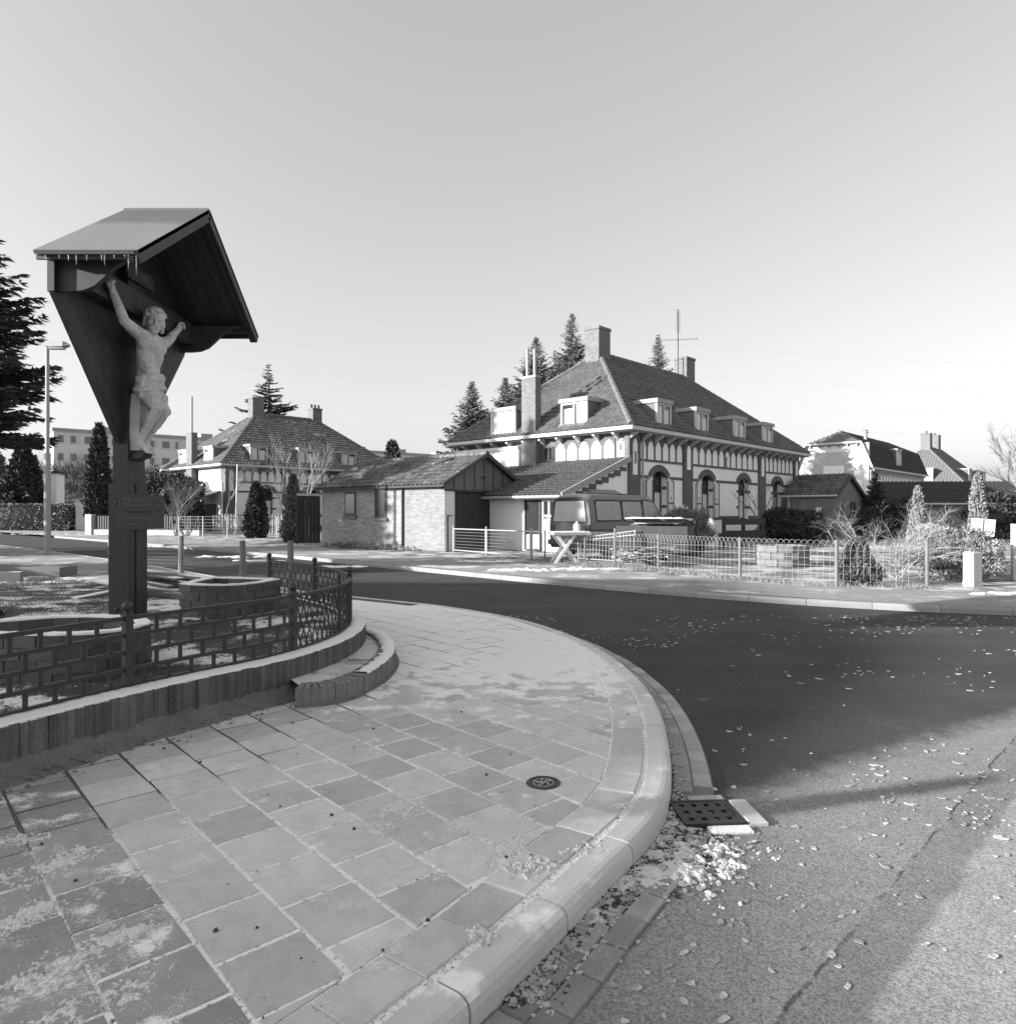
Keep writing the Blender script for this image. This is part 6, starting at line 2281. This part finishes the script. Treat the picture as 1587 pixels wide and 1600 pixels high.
# round stone planter on the lawn
rp = thing('stone_planter_ring', 'many sided ring of pale blocks on the frosted lawn behind the wire fence', 'planter', (7.75, 19.9, 0))
NB_ = 12
for r in range(3):
    for k in range(NB_):
        a0 = 2 * math.pi * (k + (.5 if r % 2 else 0)) / NB_; a1 = a0 + 2 * math.pi / NB_ - .03
        pts = [(.72 * math.cos(a0), .72 * math.sin(a0)), (.72 * math.cos(a1), .72 * math.sin(a1)), (.58 * math.cos(a1), .58 * math.sin(a1)), (.58 * math.cos(a0), .58 * math.sin(a0))]
        MB().slab(pts, r * .19 + .004, r * .19 + .186, .01).build('block', m_post if k % 5 == 0 else m_mortar, rp)
m = MB()
for k in range(60):
    a = rnd.uniform(0, 6.28); q = rnd.uniform(0, .5); lump(m, q * math.cos(a), q * math.sin(a), .44, rnd.uniform(.08, .15), .05, 7)
m.build('snow_cover', m_snow, rp, kind='stuff')
# white marker post, sign, gate posts at the right
mp_ = thing('marker_post', 'stout white square marker post at the pavement edge', 'marker post', (9.43, 14.3, 0), R(20))
MB().slab([(-.125, -.125), (.125, -.125), (.125, .125), (-.125, .125)], -.05, .10, .0).build('base', m_concrete, mp_)
MB().slab([(-.115, -.115), (.115, -.115), (.115, .115), (-.115, .115)], .101, .69, .02).build('post', m_lighttrim, mp_)
sg_ = thing('garden_sign', 'tilted pale double sided board sign on a leaning stake', 'sign', (10.42, 15.6, 0), R(-35))
MB().beam((0, 0, 0), (.12, 0, 1.35), .06, .06).build('stake', m_lighttrim, sg_)
MB().obox((-.03, -.05, 1.18), (.22, .03, .36), Matrix.Rotation(R(4), 3, 'Y')).build('board', m_lighttrim, sg_)
MB().obox((.22, -.02, 1.15), (.17, .03, .37), Matrix.Rotation(R(4), 3, 'Y')).build('board', m_lighttrim, sg_)
pg = thing('garden_gate', 'pale wooden garden gate with wire infill at the right edge', 'gate', (11.1, 15.4, 0), R(-10))
for x in (0, .95): MB().box(x - .07, x + .07, -.06, .06, 0, 1.24).build('gate_post', m_lighttrim, pg)
m = MB()
for x in (.16, .82): m.box(x - .025, x + .025, -.02, .02, .1, 1.15)
for z in (.12, 1.13): m.box(.19, .79, -.018, .018, z - .02, z + .02)
m.build('gate_frame', m_lighttrim, pg)
m = MB()
for i in range(1, 8): m.tube([(.16 + .66 * i / 8, 0, .12), (.16 + .66 * i / 8, 0, 1.13)], .004, 3, False)
for i in range(1, 9): m.tube([(.16, 0, .12 + 1.0 * i / 9), (.82, 0, .12 + 1.0 * i / 9)], .004, 3, False)
m.build('gate_mesh', m_wire, pg, kind='stuff')
lf = thing('low_plank_fence', 'low dark two rail plank fence in front of the house windows', 'fence', (9.2, 30.0, 0), R(20))
for x in (0, 1.0, 2.0): MB().box(x - .06, x + .06, -.06, .06, 0, 1.25).build('post', m_wood2, lf)
for z in (.45, .95): MB().box(-.1, 2.1, -.085, -.062, z, z + .26).build('rail', m_wood2, lf)
ur = thing('covered_bundle', 'rounded grey sack like bundle standing beside the low plank fence', 'bundle', (8.05, 28.0, 0))
MB().lathe([(.22, 0), (.30, .25), (.28, .8), (.20, 1.1), (.08, 1.22), (.0, 1.25)], n=14).build('body', m_concrete, ur, True)

# ---------------------------------------------------------------- lamp post, cables, left side details
lp_ = thing('street_lamp', 'tall pale street lamp with flat box head beside the left pavement', 'street lamp', (-16.35, 25.0, 0))
MB().tube([(0, 0, -.05), (0, 0, 3.6)], [.115, .11], 12).build('base_column', m_zinc, lp_)
MB().tube([(0, 0, 3.6), (0, 0, 7.4)], [.075, .06], 12).build('column', m_zinc, lp_)
m = MB()
m.tube([(0, 0, 7.35), (.35, 0, 7.45)], [.06, .05], 8)
m.build('bracket', m_zinc, lp_)
m = MB()
m.add([(-.08, -.09, 7.38), (.62, -.15, 7.36), (.78, -.09, 7.42), (.78, .09, 7.42), (.62, .15, 7.36), (-.08, .09, 7.38), (-.08, -.06, 7.55), (.6, -.10, 7.56), (.72, -.05, 7.50), (.72, .05, 7.50), (.6, .10, 7.56), (-.08, .06, 7.55)],
      [(5, 4, 3, 2, 1, 0), (6, 7, 8, 9, 10, 11), (0, 1, 7, 6), (1, 2, 8, 7), (2, 3, 9, 8), (3, 4, 10, 9), (4, 5, 11, 10), (5, 0, 6, 11)])
hd = m.build('lamp_head', m_zinc, lp_)
m = MB(); m.box(.08, .6, -.10, .10, 7.28, 7.365); m.build('lens', m_frostglass, hd)
for i, (za, zb, da) in enumerate(((27, 19.5, 70), (24, 16.5, 72), (21, 13.8, 74), (18.2, 11.5, 76), (15.5, 9.5, 78))):
    cb_ = thing('overhead_cable', ('highest', 'second highest', 'middle', 'second lowest', 'lowest')[i] + ' of the thin overhead cables crossing the sky behind the crucifix', 'cable', (0, 0, 0), 0, 'overhead cables')
    pts = []
    for k in range(13):
        t = k / 12
        pts.append((-75 + 150 * t, da + 20 * t, za + (zb - za) * t - 5 * t * (1 - t)))
    MB().tube(pts, .006, 3, False).build('wire', m_greytrim, cb_)
pf = thing('picket_fence', 'dark picket fence with a brick pier across the road left', 'fence', (-27.4, 46.5, 0), R(-14))
MB().box(-.45, .05, -.2, .2, 0, 1.35).build('brick_pier', m_palebrick, pf)
MB().box(.06, 8.2, -.12, .12, 0, .35).build('brick_base', m_palebrick, pf)
for k in range(42): MB().box(.2 + k * .19, .31 + k * .19, -.02, .02, .36, 1.25).build('picket', m_wood2, pf)
for z in (.55, 1.05): MB().box(.15, 8.2, .021, .06, z, z + .07).build('rail', m_wood2, pf)
wf = thing('wire_field_fence', 'pale wire fence on thin posts in front of the far left house', 'fence', (-19.4, 41.5, 0), R(-9))
for k in range(6): MB().tube([(k * 1.55, 0, 0), (k * 1.55, 0, 1.25)], .04, 6).build('post', m_lighttrim, wf)
m = MB()
for z in np.arange(.15, 1.25, .18): m.tube([(0, 0, z), (7.75, 0, z)], .010, 3, False)
for k in range(36): m.tube([(k * .22, 0, .15), (k * .22, 0, 1.22)], .006, 3, False)
m.build('wire_mesh', m_wire, wf, kind='stuff')
pk2 = thing('picket_fence', 'pale picket fence running in front of the plaster wall of the far left house', 'fence', (-19.2, 45.8, 0), R(-6))
for k in range(36): MB().box(k * .2, .11 + k * .2, -.02, .02, .05, 1.3 + .08 * math.sin(k * .35)).build('picket', m_greytrim, pk2)
for z in (.4, 1.0): MB().box(-.05, 7.2, .021, .05, z, z + .07).build('rail', m_greytrim, pk2)
fp_ = thing('white_pole', 'thin white pole standing in front of the far left house', 'pole', (-17.6, 45.5, 0))
MB().tube([(0, 0, 0), (.12, 0, 4.6)], [.05, .04], 8).build('shaft', m_white, fp_)
gdp = thing('garden_door', 'dark wooden garden door between the garage and the ivy column', 'door', (-9.75, 32.7, 0), R(25))
for k in range(6): MB().box(k * .17, k * .17 + .16, 0, .04, .05, 2.25).build('plank', m_wood2, gdp)
MB().box(-.05, 1.1, -.04, .08, 2.26, 2.36).build('lintel', m_lighttrim, gdp)
MB().box(-.09, -.005, -.02, .06, 0, 2.3).build('frame_post', m_trim, gdp)
m = MB()
for (x, y, w_, h_) in ((-9.0, 23.5, 1.6, .5), (-7.6, 21.7, 1.1, .35), (-4.7, 19.3, .7, .25), (-14.5, 30.2, 1.5, .5), (.3, 18.2, 1.2, .4), (1.9, 18.6, 1.8, .5), (-.9, 21.3, 1.0, .35), (9.5, 12.9, 1.0, .3), (-31, 47.5, 4, .5)):
    for k in range(26): lump(m, x + rnd.gauss(0, w_ * .4), y + rnd.gauss(0, h_ * .4), .0, rnd.uniform(.08, .22), rnd.uniform(.01, .035), 8)
m.build('snow_patches', m_snow, None, kind='stuff')

# ---------------------------------------------------------------- vegetation
RS = np.random.RandomState(5)
def unit(a): return a / (np.linalg.norm(a, axis=1, keepdims=True) + 1e-9)
def leaves(P, D, L, Wd):
    # one pointed leaf or needle spray (a bent diamond) for every point
    P = np.asarray(P, float); D = unit(np.asarray(D, float))
    n = len(P)
    r = unit(RS.normal(size=(n, 3)))
    s = unit(np.cross(D, r))
    L = np.broadcast_to(L, (n,))[:, None]; Wd = np.broadcast_to(Wd, (n,))[:, None]
    up = np.cross(s, D) * L * .12
    a = P; b = P + D * L * .45 + s * Wd + up; c = P + D * L; d = P + D * L * .45 - s * Wd + up
    V = np.stack([a, b, c, d], 1).reshape(-1, 3)
    F = np.arange(4 * n).reshape(n, 4)
    return V, F
def mesh_np(name, V, F, mat, parent, kind=None):
    me = bpy.data.meshes.new(name)
    n = len(V); k = len(F)
    me.vertices.add(n); me.vertices.foreach_set('co', np.asarray(V, np.float32).ravel())
    me.loops.add(k * 4); me.loops.foreach_set('vertex_index', np.asarray(F, np.int32).ravel())
    me.polygons.add(k); me.polygons.foreach_set('loop_start', np.arange(0, 4 * k, 4, dtype=np.int32)); me.polygons.foreach_set('loop_total', np.full(k, 4, np.int32))
    me.update(calc_edges=True)
    me.materials.append(mat)
    o = bpy.data.objects.new(name, me); lnk(o, parent)
    if kind: o['kind'] = kind
    return o

def spruce(label, loc, h, r, mat, seed, group=None, dens=1.0, name='spruce_tree', cat='tree', low=.06, spray=.34, flat=False, power=1.0, gap=.06):
    g = np.random.RandomState(seed)
    t = thing(name, label, cat, loc, 0, group)
    MB().tube([(0, 0, -.1), (.05, .03, h * .5), (0, 0, h * .98)], [r * .07 + .06, r * .04 + .03, .01], 7).build('trunk', m_bark, t)
    P, D, Ls = [], [], []
    bm_ = MB()
    z = low * h
    while z < h * .985:
        f = 1 - (z - low * h) / (h * (1 - low))
        n = max(3, int((5 + 3 * f) * dens))
        for k in range(n):
            if g.rand() < gap: continue
            a = g.uniform(0, 6.283)
            bl = max(.12, r * f ** power * g.uniform(.48, 1.18))
            drop = (-.30 * f + (.0 if flat else .05)) * (.35 if flat else 1)
            m_ = max(4, int(bl / .16))
            rise0 = .35 * (1 - f) if not flat else .04
            for i in range(m_):
                tt = (i + .6) / m_
                q = np.array([math.cos(a), math.sin(a)]) * bl * tt
                zz = z + bl * (rise0 * tt + drop * tt + .20 * tt * tt) + g.normal() * .03
                dirv = np.array([math.cos(a), math.sin(a), .02])
                sdv = np.array([-math.sin(a), math.cos(a), 0])
                w_ = (1 - tt) * .42 * bl * .5 + .12
                for sgn in (-1, 1, 0, -1, 1):
                    d = dirv * (.7 if sgn else 1) + sdv * sgn * g.uniform(.5, 1.1) + np.array([0, 0, g.uniform(-.45, .12) * (0.3 if flat else 1)])
                    P.append([q[0] + g.normal() * .03, q[1] + g.normal() * .03, zz]); D.append(d); Ls.append(min(spray * 1.4, w_ + spray * g.uniform(.3, .8)) * (.28 + .72 * min(1, f * 2.6)))
            if bl > .8 and k % 2 == 0:
                e = (math.cos(a) * bl * .9, math.sin(a) * bl * .9, z + bl * (rise0 + drop) * .9 + bl * .16)
                bm_.tube([(0, 0, z), ((e[0]) * .5, e[1] * .5, z + bl * (rise0 + drop) * .5 + bl * .05), e], [.03, .018, .006], 4, False)
        z += max(.12, .055 * h * (.45 + .55 * f) * g.uniform(.8, 1.2) * (.55 if flat else .38))
    V, F = leaves(P, D, np.array(Ls), np.array(Ls) * .115)
    if bm_.v: bm_.build('limbs', m_bark, t)
    mesh_np('crown', V, F, mat, t)
    return t

def bushy(label, loc, rx, ry, h, mat, n, seed, leaf=.08, wid=.3, shape='ellipsoid', name='bush', cat='bush', group=None, up=.3, core=True, stems=0, twig=None, bottom=0.0, rough=.18):
    g = np.random.RandomState(seed)
    t = thing(name, label, cat, loc, 0, group)
    u = unit(g.normal(size=(n, 3)))
    if shape == 'box':
        p = g.uniform(-1, 1, size=(n, 3))
        ax = g.randint(0, 3, n)
        for i in range(3):
            sel = ax == i
            p[sel, i] = np.sign(p[sel, i]) * g.uniform(.86, 1.03, sel.sum())
        p[:, 2] = np.where((ax == 2), np.abs(p[:, 2]), p[:, 2])
        P = p * np.array([rx, ry, h / 2]) + np.array([0, 0, h / 2])
        nrm = p.copy()
    else:
        rad = g.uniform(.72, 1.04, size=(n, 1)) ** .7
        lumps = 1 + rough * (np.sin(u[:, :1] * 5 + seed) * np.cos(u[:, 1:2] * 4 + seed * 2) + np.sin(u[:, 2:3] * 7 + seed))
        p = u * rad * lumps
        if shape == 'cone':
            tt = g.uniform(0, 1, size=n) ** 1.35
            a = g.uniform(0, 6.283, n)
            lob = 1 + rough * np.sin(a * 3 + seed + tt * 6) + rough * .6 * np.sin(a * 7 + tt * 17)
            w_ = (1 - tt) ** .62 * np.minimum(1, .55 + tt * 3.0) * g.uniform(.70, 1.05, n) * lob
            P = np.stack([rx * w_ * np.cos(a), ry * w_ * np.sin(a), bottom + (h - bottom) * tt], 1)
            nrm = np.stack([np.cos(a), np.sin(a), np.full(n, .5)], 1)
        else:
            P = p * np.array([rx, ry, (h - bottom) / 2]) + np.array([0, 0, bottom + (h - bottom) / 2])
            P[:, 2] = np.maximum(P[:, 2], .01)
            nrm = u
    D = unit(nrm) * .7 + g.normal(size=(n, 3)) * .55 + np.array([0, 0, up])
    L = leaf * g.uniform(.6, 1.4, n)
    V, F = leaves(P, D, L, L * wid)
    mesh_np('foliage', V, F, mat, t)
    if core:
        m = MB()
        if shape == 'box': m.box(-rx * .9, rx * .9, -ry * .86, ry * .86, 0, h * .93)
        elif shape == 'cone': m.lathe([(rx * .38, bottom), (rx * .52, bottom + (h - bottom) * .25), (rx * .34, bottom + (h - bottom) * .6), (.02, bottom + (h - bottom) * .86)], n=10)
        else: m.ball((0, 0, bottom + (h - bottom) / 2), (rx * .62, ry * .62, (h - bottom) * .33), 10, 7)
        m.build('inner_growth', m_bark, t, True)
    for k in range(stems):
        a = g.uniform(0, 6.283)
        MB().tube([(0, 0, 0), (math.cos(a) * rx * .3, math.sin(a) * ry * .3, h * .4), (math.cos(a) * rx * .7, math.sin(a) * ry * .7, h * .85)], [.025, .018, .006], 5).build('stem', twig or m_bark, t)
    return t

def bare_tree(label, loc, h, spread, mat, seed, name='bare_tree', cat='tree', group=None, depth=5, r0=.09, nst=1, lean=(0, 0), twig=1.0, trunk=.25, kids=3, up=.25):
    rr = random.Random(seed)
    t = thing(name, label, cat, loc, 0, group)
    tk, br = MB(), MB()
    def grow(p, d, L, r, lev):
        n = 3
        pts = [p]
        q = p.copy()
        dd = d.copy()
        for i in range(n):
            dd = (dd + Vector((rr.gauss(0, .13), rr.gauss(0, .13), rr.gauss(.03, .08)))).normalized()
            q = q + dd * L / n
            pts.append(q.copy())
        rs = [r, r * .85, r * .72, r * .6]
        (tk if lev == 0 else br).tube(pts, rs, 6 if lev == 0 else (4 if lev < 2 else 3), False)
        if lev >= depth: return
        for k in range(kids + (1 if rr.random() < .4 else 0)):
            f = rr.uniform(.35, 1.0)
            i = min(n - 1, int(f * n))
            b = pts[i].lerp(pts[i + 1], f * n - i)
            ax = Vector((rr.gauss(0, 1), rr.gauss(0, 1), rr.gauss(0, .35))).normalized()
            nd = (dd + ax * spread * rr.uniform(.6, 1.1) + Vector((0, 0, up * .3))).normalized()
            grow(b, nd, L * rr.uniform(.55, .78), r * rr.uniform(.42, .6), lev + 1)
    for s_ in range(nst):
        a = rr.uniform(0, 6.283)
        d = Vector((lean[0] + (math.cos(a) * .28 * max(1, (spread / .6) ** 2) if nst > 1 else 0), lean[1] + (math.sin(a) * .28 * max(1, (spread / .6) ** 2) if nst > 1 else 0), 1)).normalized()
        grow(Vector((rr.gauss(0, .04) * (nst > 1), rr.gauss(0, .04) * (nst > 1), -.05)), d, h * (trunk if nst == 1 else trunk * rr.uniform(.8, 1.2)), r0 * twig, 0)
    tk.build('trunk', mat, t, True)
    br.build('branches', mat, t, kind='stuff')
    return t

GS_ = 'spruces behind the large house'
spruce('dark spruce at the left edge whose drooping boughs reach behind the street lamp', (-24.2, 29.5, 0), 16.8, 5.5, m_needle, 1, None, 1.8, spray=.52, low=.29, power=.85)
spruce('tall dense spruce just left of the twin flue pipes behind the large house', (2.1, 52, 0), 14.6, 5.8, m_needle2, 2, GS_, 2.0, spray=.42)
spruce('tallest spruce, between flue pipes and ridge chimney behind the large house', (5.0, 55, 0), 17.2, 5.8, m_needle2, 3, GS_, 1.8, spray=.42)
spruce('shorter spruce half hidden between two taller ones behind the large house', (3.9, 57, 0), 14.3, 5.0, m_needle2, 4, GS_, 1.8, spray=.42)
spruce('small loose spruce left of the large house roof, lowest at its eaves', (-2.55, 50, 0), 10.9, 4.2, m_needle2, 6, GS_, 1.5, spray=.40, gap=.1)
spruce('thin spruce behind the large house, second from the left of its group', (-.2, 54, 0), 12.0, 4.6, m_needle2, 7, GS_, 1.6, spray=.40)
spruce('slender spruce peeping over the ridge beside the television aerial', (13.2, 62, 0), 17.3, 5.0, m_needle2, 8, GS_, 1.6, spray=.42)
spruce('cedar with flat spreading tiers behind the far left house', (-24.8, 73, 0), 17.2, 6.4, m_needle, 9, None, 1.0, name='cedar_tree', spray=.55, flat=True, power=1.05, low=.25, gap=.15)
bushy('small round topped conifer beyond the garage ridge beside the apartment block', (-15.6, 95, 0), 1.9, 1.9, 11.0, m_needle, 2200, 31, .5, .3, 'cone', name='conifer', cat='tree', bottom=3)
spruce('dark little conifer in front of the white mansard house', (21.4, 41.0, 0), 3.9, 1.4, m_needle, 10, None, 1.3, spray=.22, low=.02)
# columnar evergreens on the left
bushy('tall dark columnar cypress left of the crucifix post', (-32.2, 55.5, 0), 1.05, 1.05, 8.3, m_cypress, 5200, 12, .34, .28, 'cone', name='cypress_tree', cat='tree', up=.8)
bushy('thick dark evergreen at the left edge behind the clipped hedge', (-42.0, 61.0, 0), 2.2, 2.2, 6.9, m_cypress, 4200, 13, .42, .3, 'cone', name='evergreen_tree', cat='tree', up=.5)
bushy('paler evergreen at the far left edge behind the clipped hedge', (-46.6, 63.5, 0), 2.3, 2.3, 7.0, m_hedge, 3800, 14, .42, .3, 'cone', name='evergreen_tree', cat='tree', up=.5)
bushy('dark columnar conifer standing alone in front of the far left house', (-14.65, 41.0, 0), .72, .72, 3.15, m_needle, 5200, 15, .22, .22, 'cone', name='conifer', cat='tree', up=.4, rough=.1)
bushy('ivy clad columnar shrub beside the dark garden door', (-10.6, 34.8, 0), .55, .55, 3.3, m_hedge, 2600, 16, .16, .35, 'cone', name='ivy_column', cat='shrub', up=.3)
bushy('dark dense evergreen mass between bare trees beside the far left house', (-23.2, 49.0, 0), 1.9, 1.5, 4.3, m_cypress, 5200, 17, .24, .3, name='evergreen_shrub', cat='shrub')
bushy('dark dense evergreen growing against the left wall of the far left house', (-25.6, 52.0, 0), 1.8, 1.5, 4.4, m_cypress, 4800, 18, .24, .3, name='evergreen_shrub', cat='shrub')
hd_ = bushy('long clipped leafy hedge across the road on the left', (-41.5, 58.0, 0), 6.2, .7, 2.05, m_hedge, 11000, 19, .15, .4, 'box', name='clipped_hedge', cat='hedge')
hd_.rotation_euler = (0, 0, R(-8))
# background thicket
for k in range(16):
    x = -74 + k * 3.6; y = 98 - k * 1.2
    bare_tree('hazy leafless tree of the thicket in front of the apartment block', (x, y, 0), 10.5, .55, m_bark, 100 + k, name='thicket_tree', group='thicket of leafless trees before the apartments', depth=4, r0=.16, kids=4, trunk=.36, nst=2)
bushy('dark leafless thicket massed along the foot of the apartment block', (-52, 92, 0), 26, 2.5, 7.5, m_bark, 12000, 41, .7, .07, name='thicket', cat='thicket', core=True)
# bare garden trees
bare_tree('many stemmed bare tree with pale twigs just right of the crucifix post', (-21.0, 44.5, 0), 4.8, .55, m_paletwig, 21, depth=5, r0=.045, nst=5, trunk=.36, kids=3)
bare_tree('upright bare tree in front of the left corner of the far left house', (-18.9, 47.0, 0), 6.6, .55, m_paletwig, 22, depth=5, r0=.075, trunk=.40, kids=3)
bare_tree('pale many branched bare tree in front of the far left roof, beside the garage', (-11.6, 38.5, 0), 6.4, .40, m_frostbark, 23, depth=5, r0=.05, nst=3, trunk=.36, kids=3, up=.6)
bare_tree('small gnarled bare tree before the last windows of the large house', (11.6, 32.8, 0), 4.6, .75, m_paletwig, 24, depth=4, r0=.06, trunk=.36, kids=3)
bare_tree('large bare tree reaching in from the right edge above the outbuilding', (37.8, 52.0, 0), 11.5, .62, m_bark, 25, depth=6, r0=.20, trunk=.34, kids=3)
bare_tree('frost whitened bare shrub at the right edge behind the garden gate', (18.6, 24.0, 0), 5.4, .42, m_frostbark, 26, depth=5, r0=.05, nst=4, trunk=.34, kids=3)
bare_tree('wide sprawling frosted bare shrub behind the looped wire fence', (8.75, 15.9, 0), 3.0, 1.15, m_frostbark, 27, name='frosted_shrub', cat='shrub', depth=5, r0=.016, nst=9, trunk=.33, kids=3, up=.0)
bushy('dense frosted leafy bush between the sprawling shrub and the marker post', (9.75, 15.8, 0), .85, .65, 1.15, m_frostleaf, 7000, 28, .065, .22, stems=3, twig=m_frostbark)
bushy('dark leaved frosted bush right behind the marker post', (10.25, 15.3, 0), .42, .42, .95, m_frostleaf, 3400, 29, .065, .22)
bushy('left one of two pointed frosted cypresses rising from the frosted bushes', (11.75, 20.2, 0), .30, .30, 2.2, m_frostleaf, 6000, 30, .075, .2, 'cone', name='cypress_tree', cat='tree', up=1.0)
bushy('taller frosted cypress beside the tilted board sign', (12.0, 18.0, 0), .29, .29, 2.45, m_frostleaf, 6000, 32, .075, .2, 'cone', name='cypress_tree', cat='tree', up=1.0)
bushy('small round dwarf conifer growing at the foot of the looped wire fence', (7.25, 14.6, 0), .42, .38, .92, m_needle2, 5200, 33, .09, .16, 'cone', name='dwarf_conifer', cat='shrub', up=.5, rough=.25, core=False)
bushy('feathery pine bush in front of the shuttered windows', (6.15, 24.2, 0), .75, .7, 1.45, m_needle2, 3400, 34, .22, .08, name='pine_bush', up=.8)
bushy('dark evergreen mound before the side wall of the brick shed', (13.2, 33.0, 0), 1.25, .9, 1.6, m_cypress, 4200, 35, .17, .25)
bushy('smaller grey green mound beside the leaning plank at the shed', (14.9, 34.5, 0), .95, .8, 1.15, m_hedge, 2600, 36, .15, .25)
bushy('dark shrub growing in front of the shed door', (18.6, 36.0, 0), .8, .7, 1.7, m_cypress, 2200, 37, .16, .25, stems=2)
bushy('dark evergreen behind the frosted shrubs, in front of the outbuilding', (22.5, 40.0, 0), 1.0, .9, 2.1, m_cypress, 2400, 38, .2, .25)
bushy('dark low evergreen under the right edge of the outbuilding', (27.5, 40.0, 0), 1.6, 1.0, 2.4, m_cypress, 3000, 39, .2, .25)
bushy('scrubby undergrowth around the garage foot beside the pavement', (-5.8, 28.6, 0), 2.6, .30, .20, m_hedge, 700, 40, .10, .3, core=False, name='undergrowth', cat='undergrowth').rotation_euler = (0, 0, R(140))
bushy('unseen slim cypress added left of the shrine to cast a pointed shadow', (-6.2, 1.6, .2), .13, .13, 2.2, m_cypress, 3000, 42, .07, .3, 'cone', name='cypress_tree', cat='tree', up=.8)  # unseen tree added for its narrow shadow across the road
# blades of frosted grass along the garden edge
def ef():
    l = rnd.uniform(0, gcurve.L)
    p, t = gcurve.at(l, rnd.gauss(-.05, .22))
    return p.x, p.y, -.01, rnd.uniform(.03, .12), rnd.uniform(.004, .009)
blade_mesh(5000, ef).build('fence_foot_grass', m_grass, None, kind='stuff')

spruce('spruce outside the picture left, nearer of two shading the yard', (-18.5, 16.6, 0), 9.6, 2.8, m_needle, 50, 'spruces left of the picture', 2.0, spray=.4)
spruce('spruce outside the picture left, farther of two shading the garage wall', (-27.9, 23.6, 0), 14.0, 3.5, m_needle, 51, 'spruces left of the picture', 2.0, spray=.4)
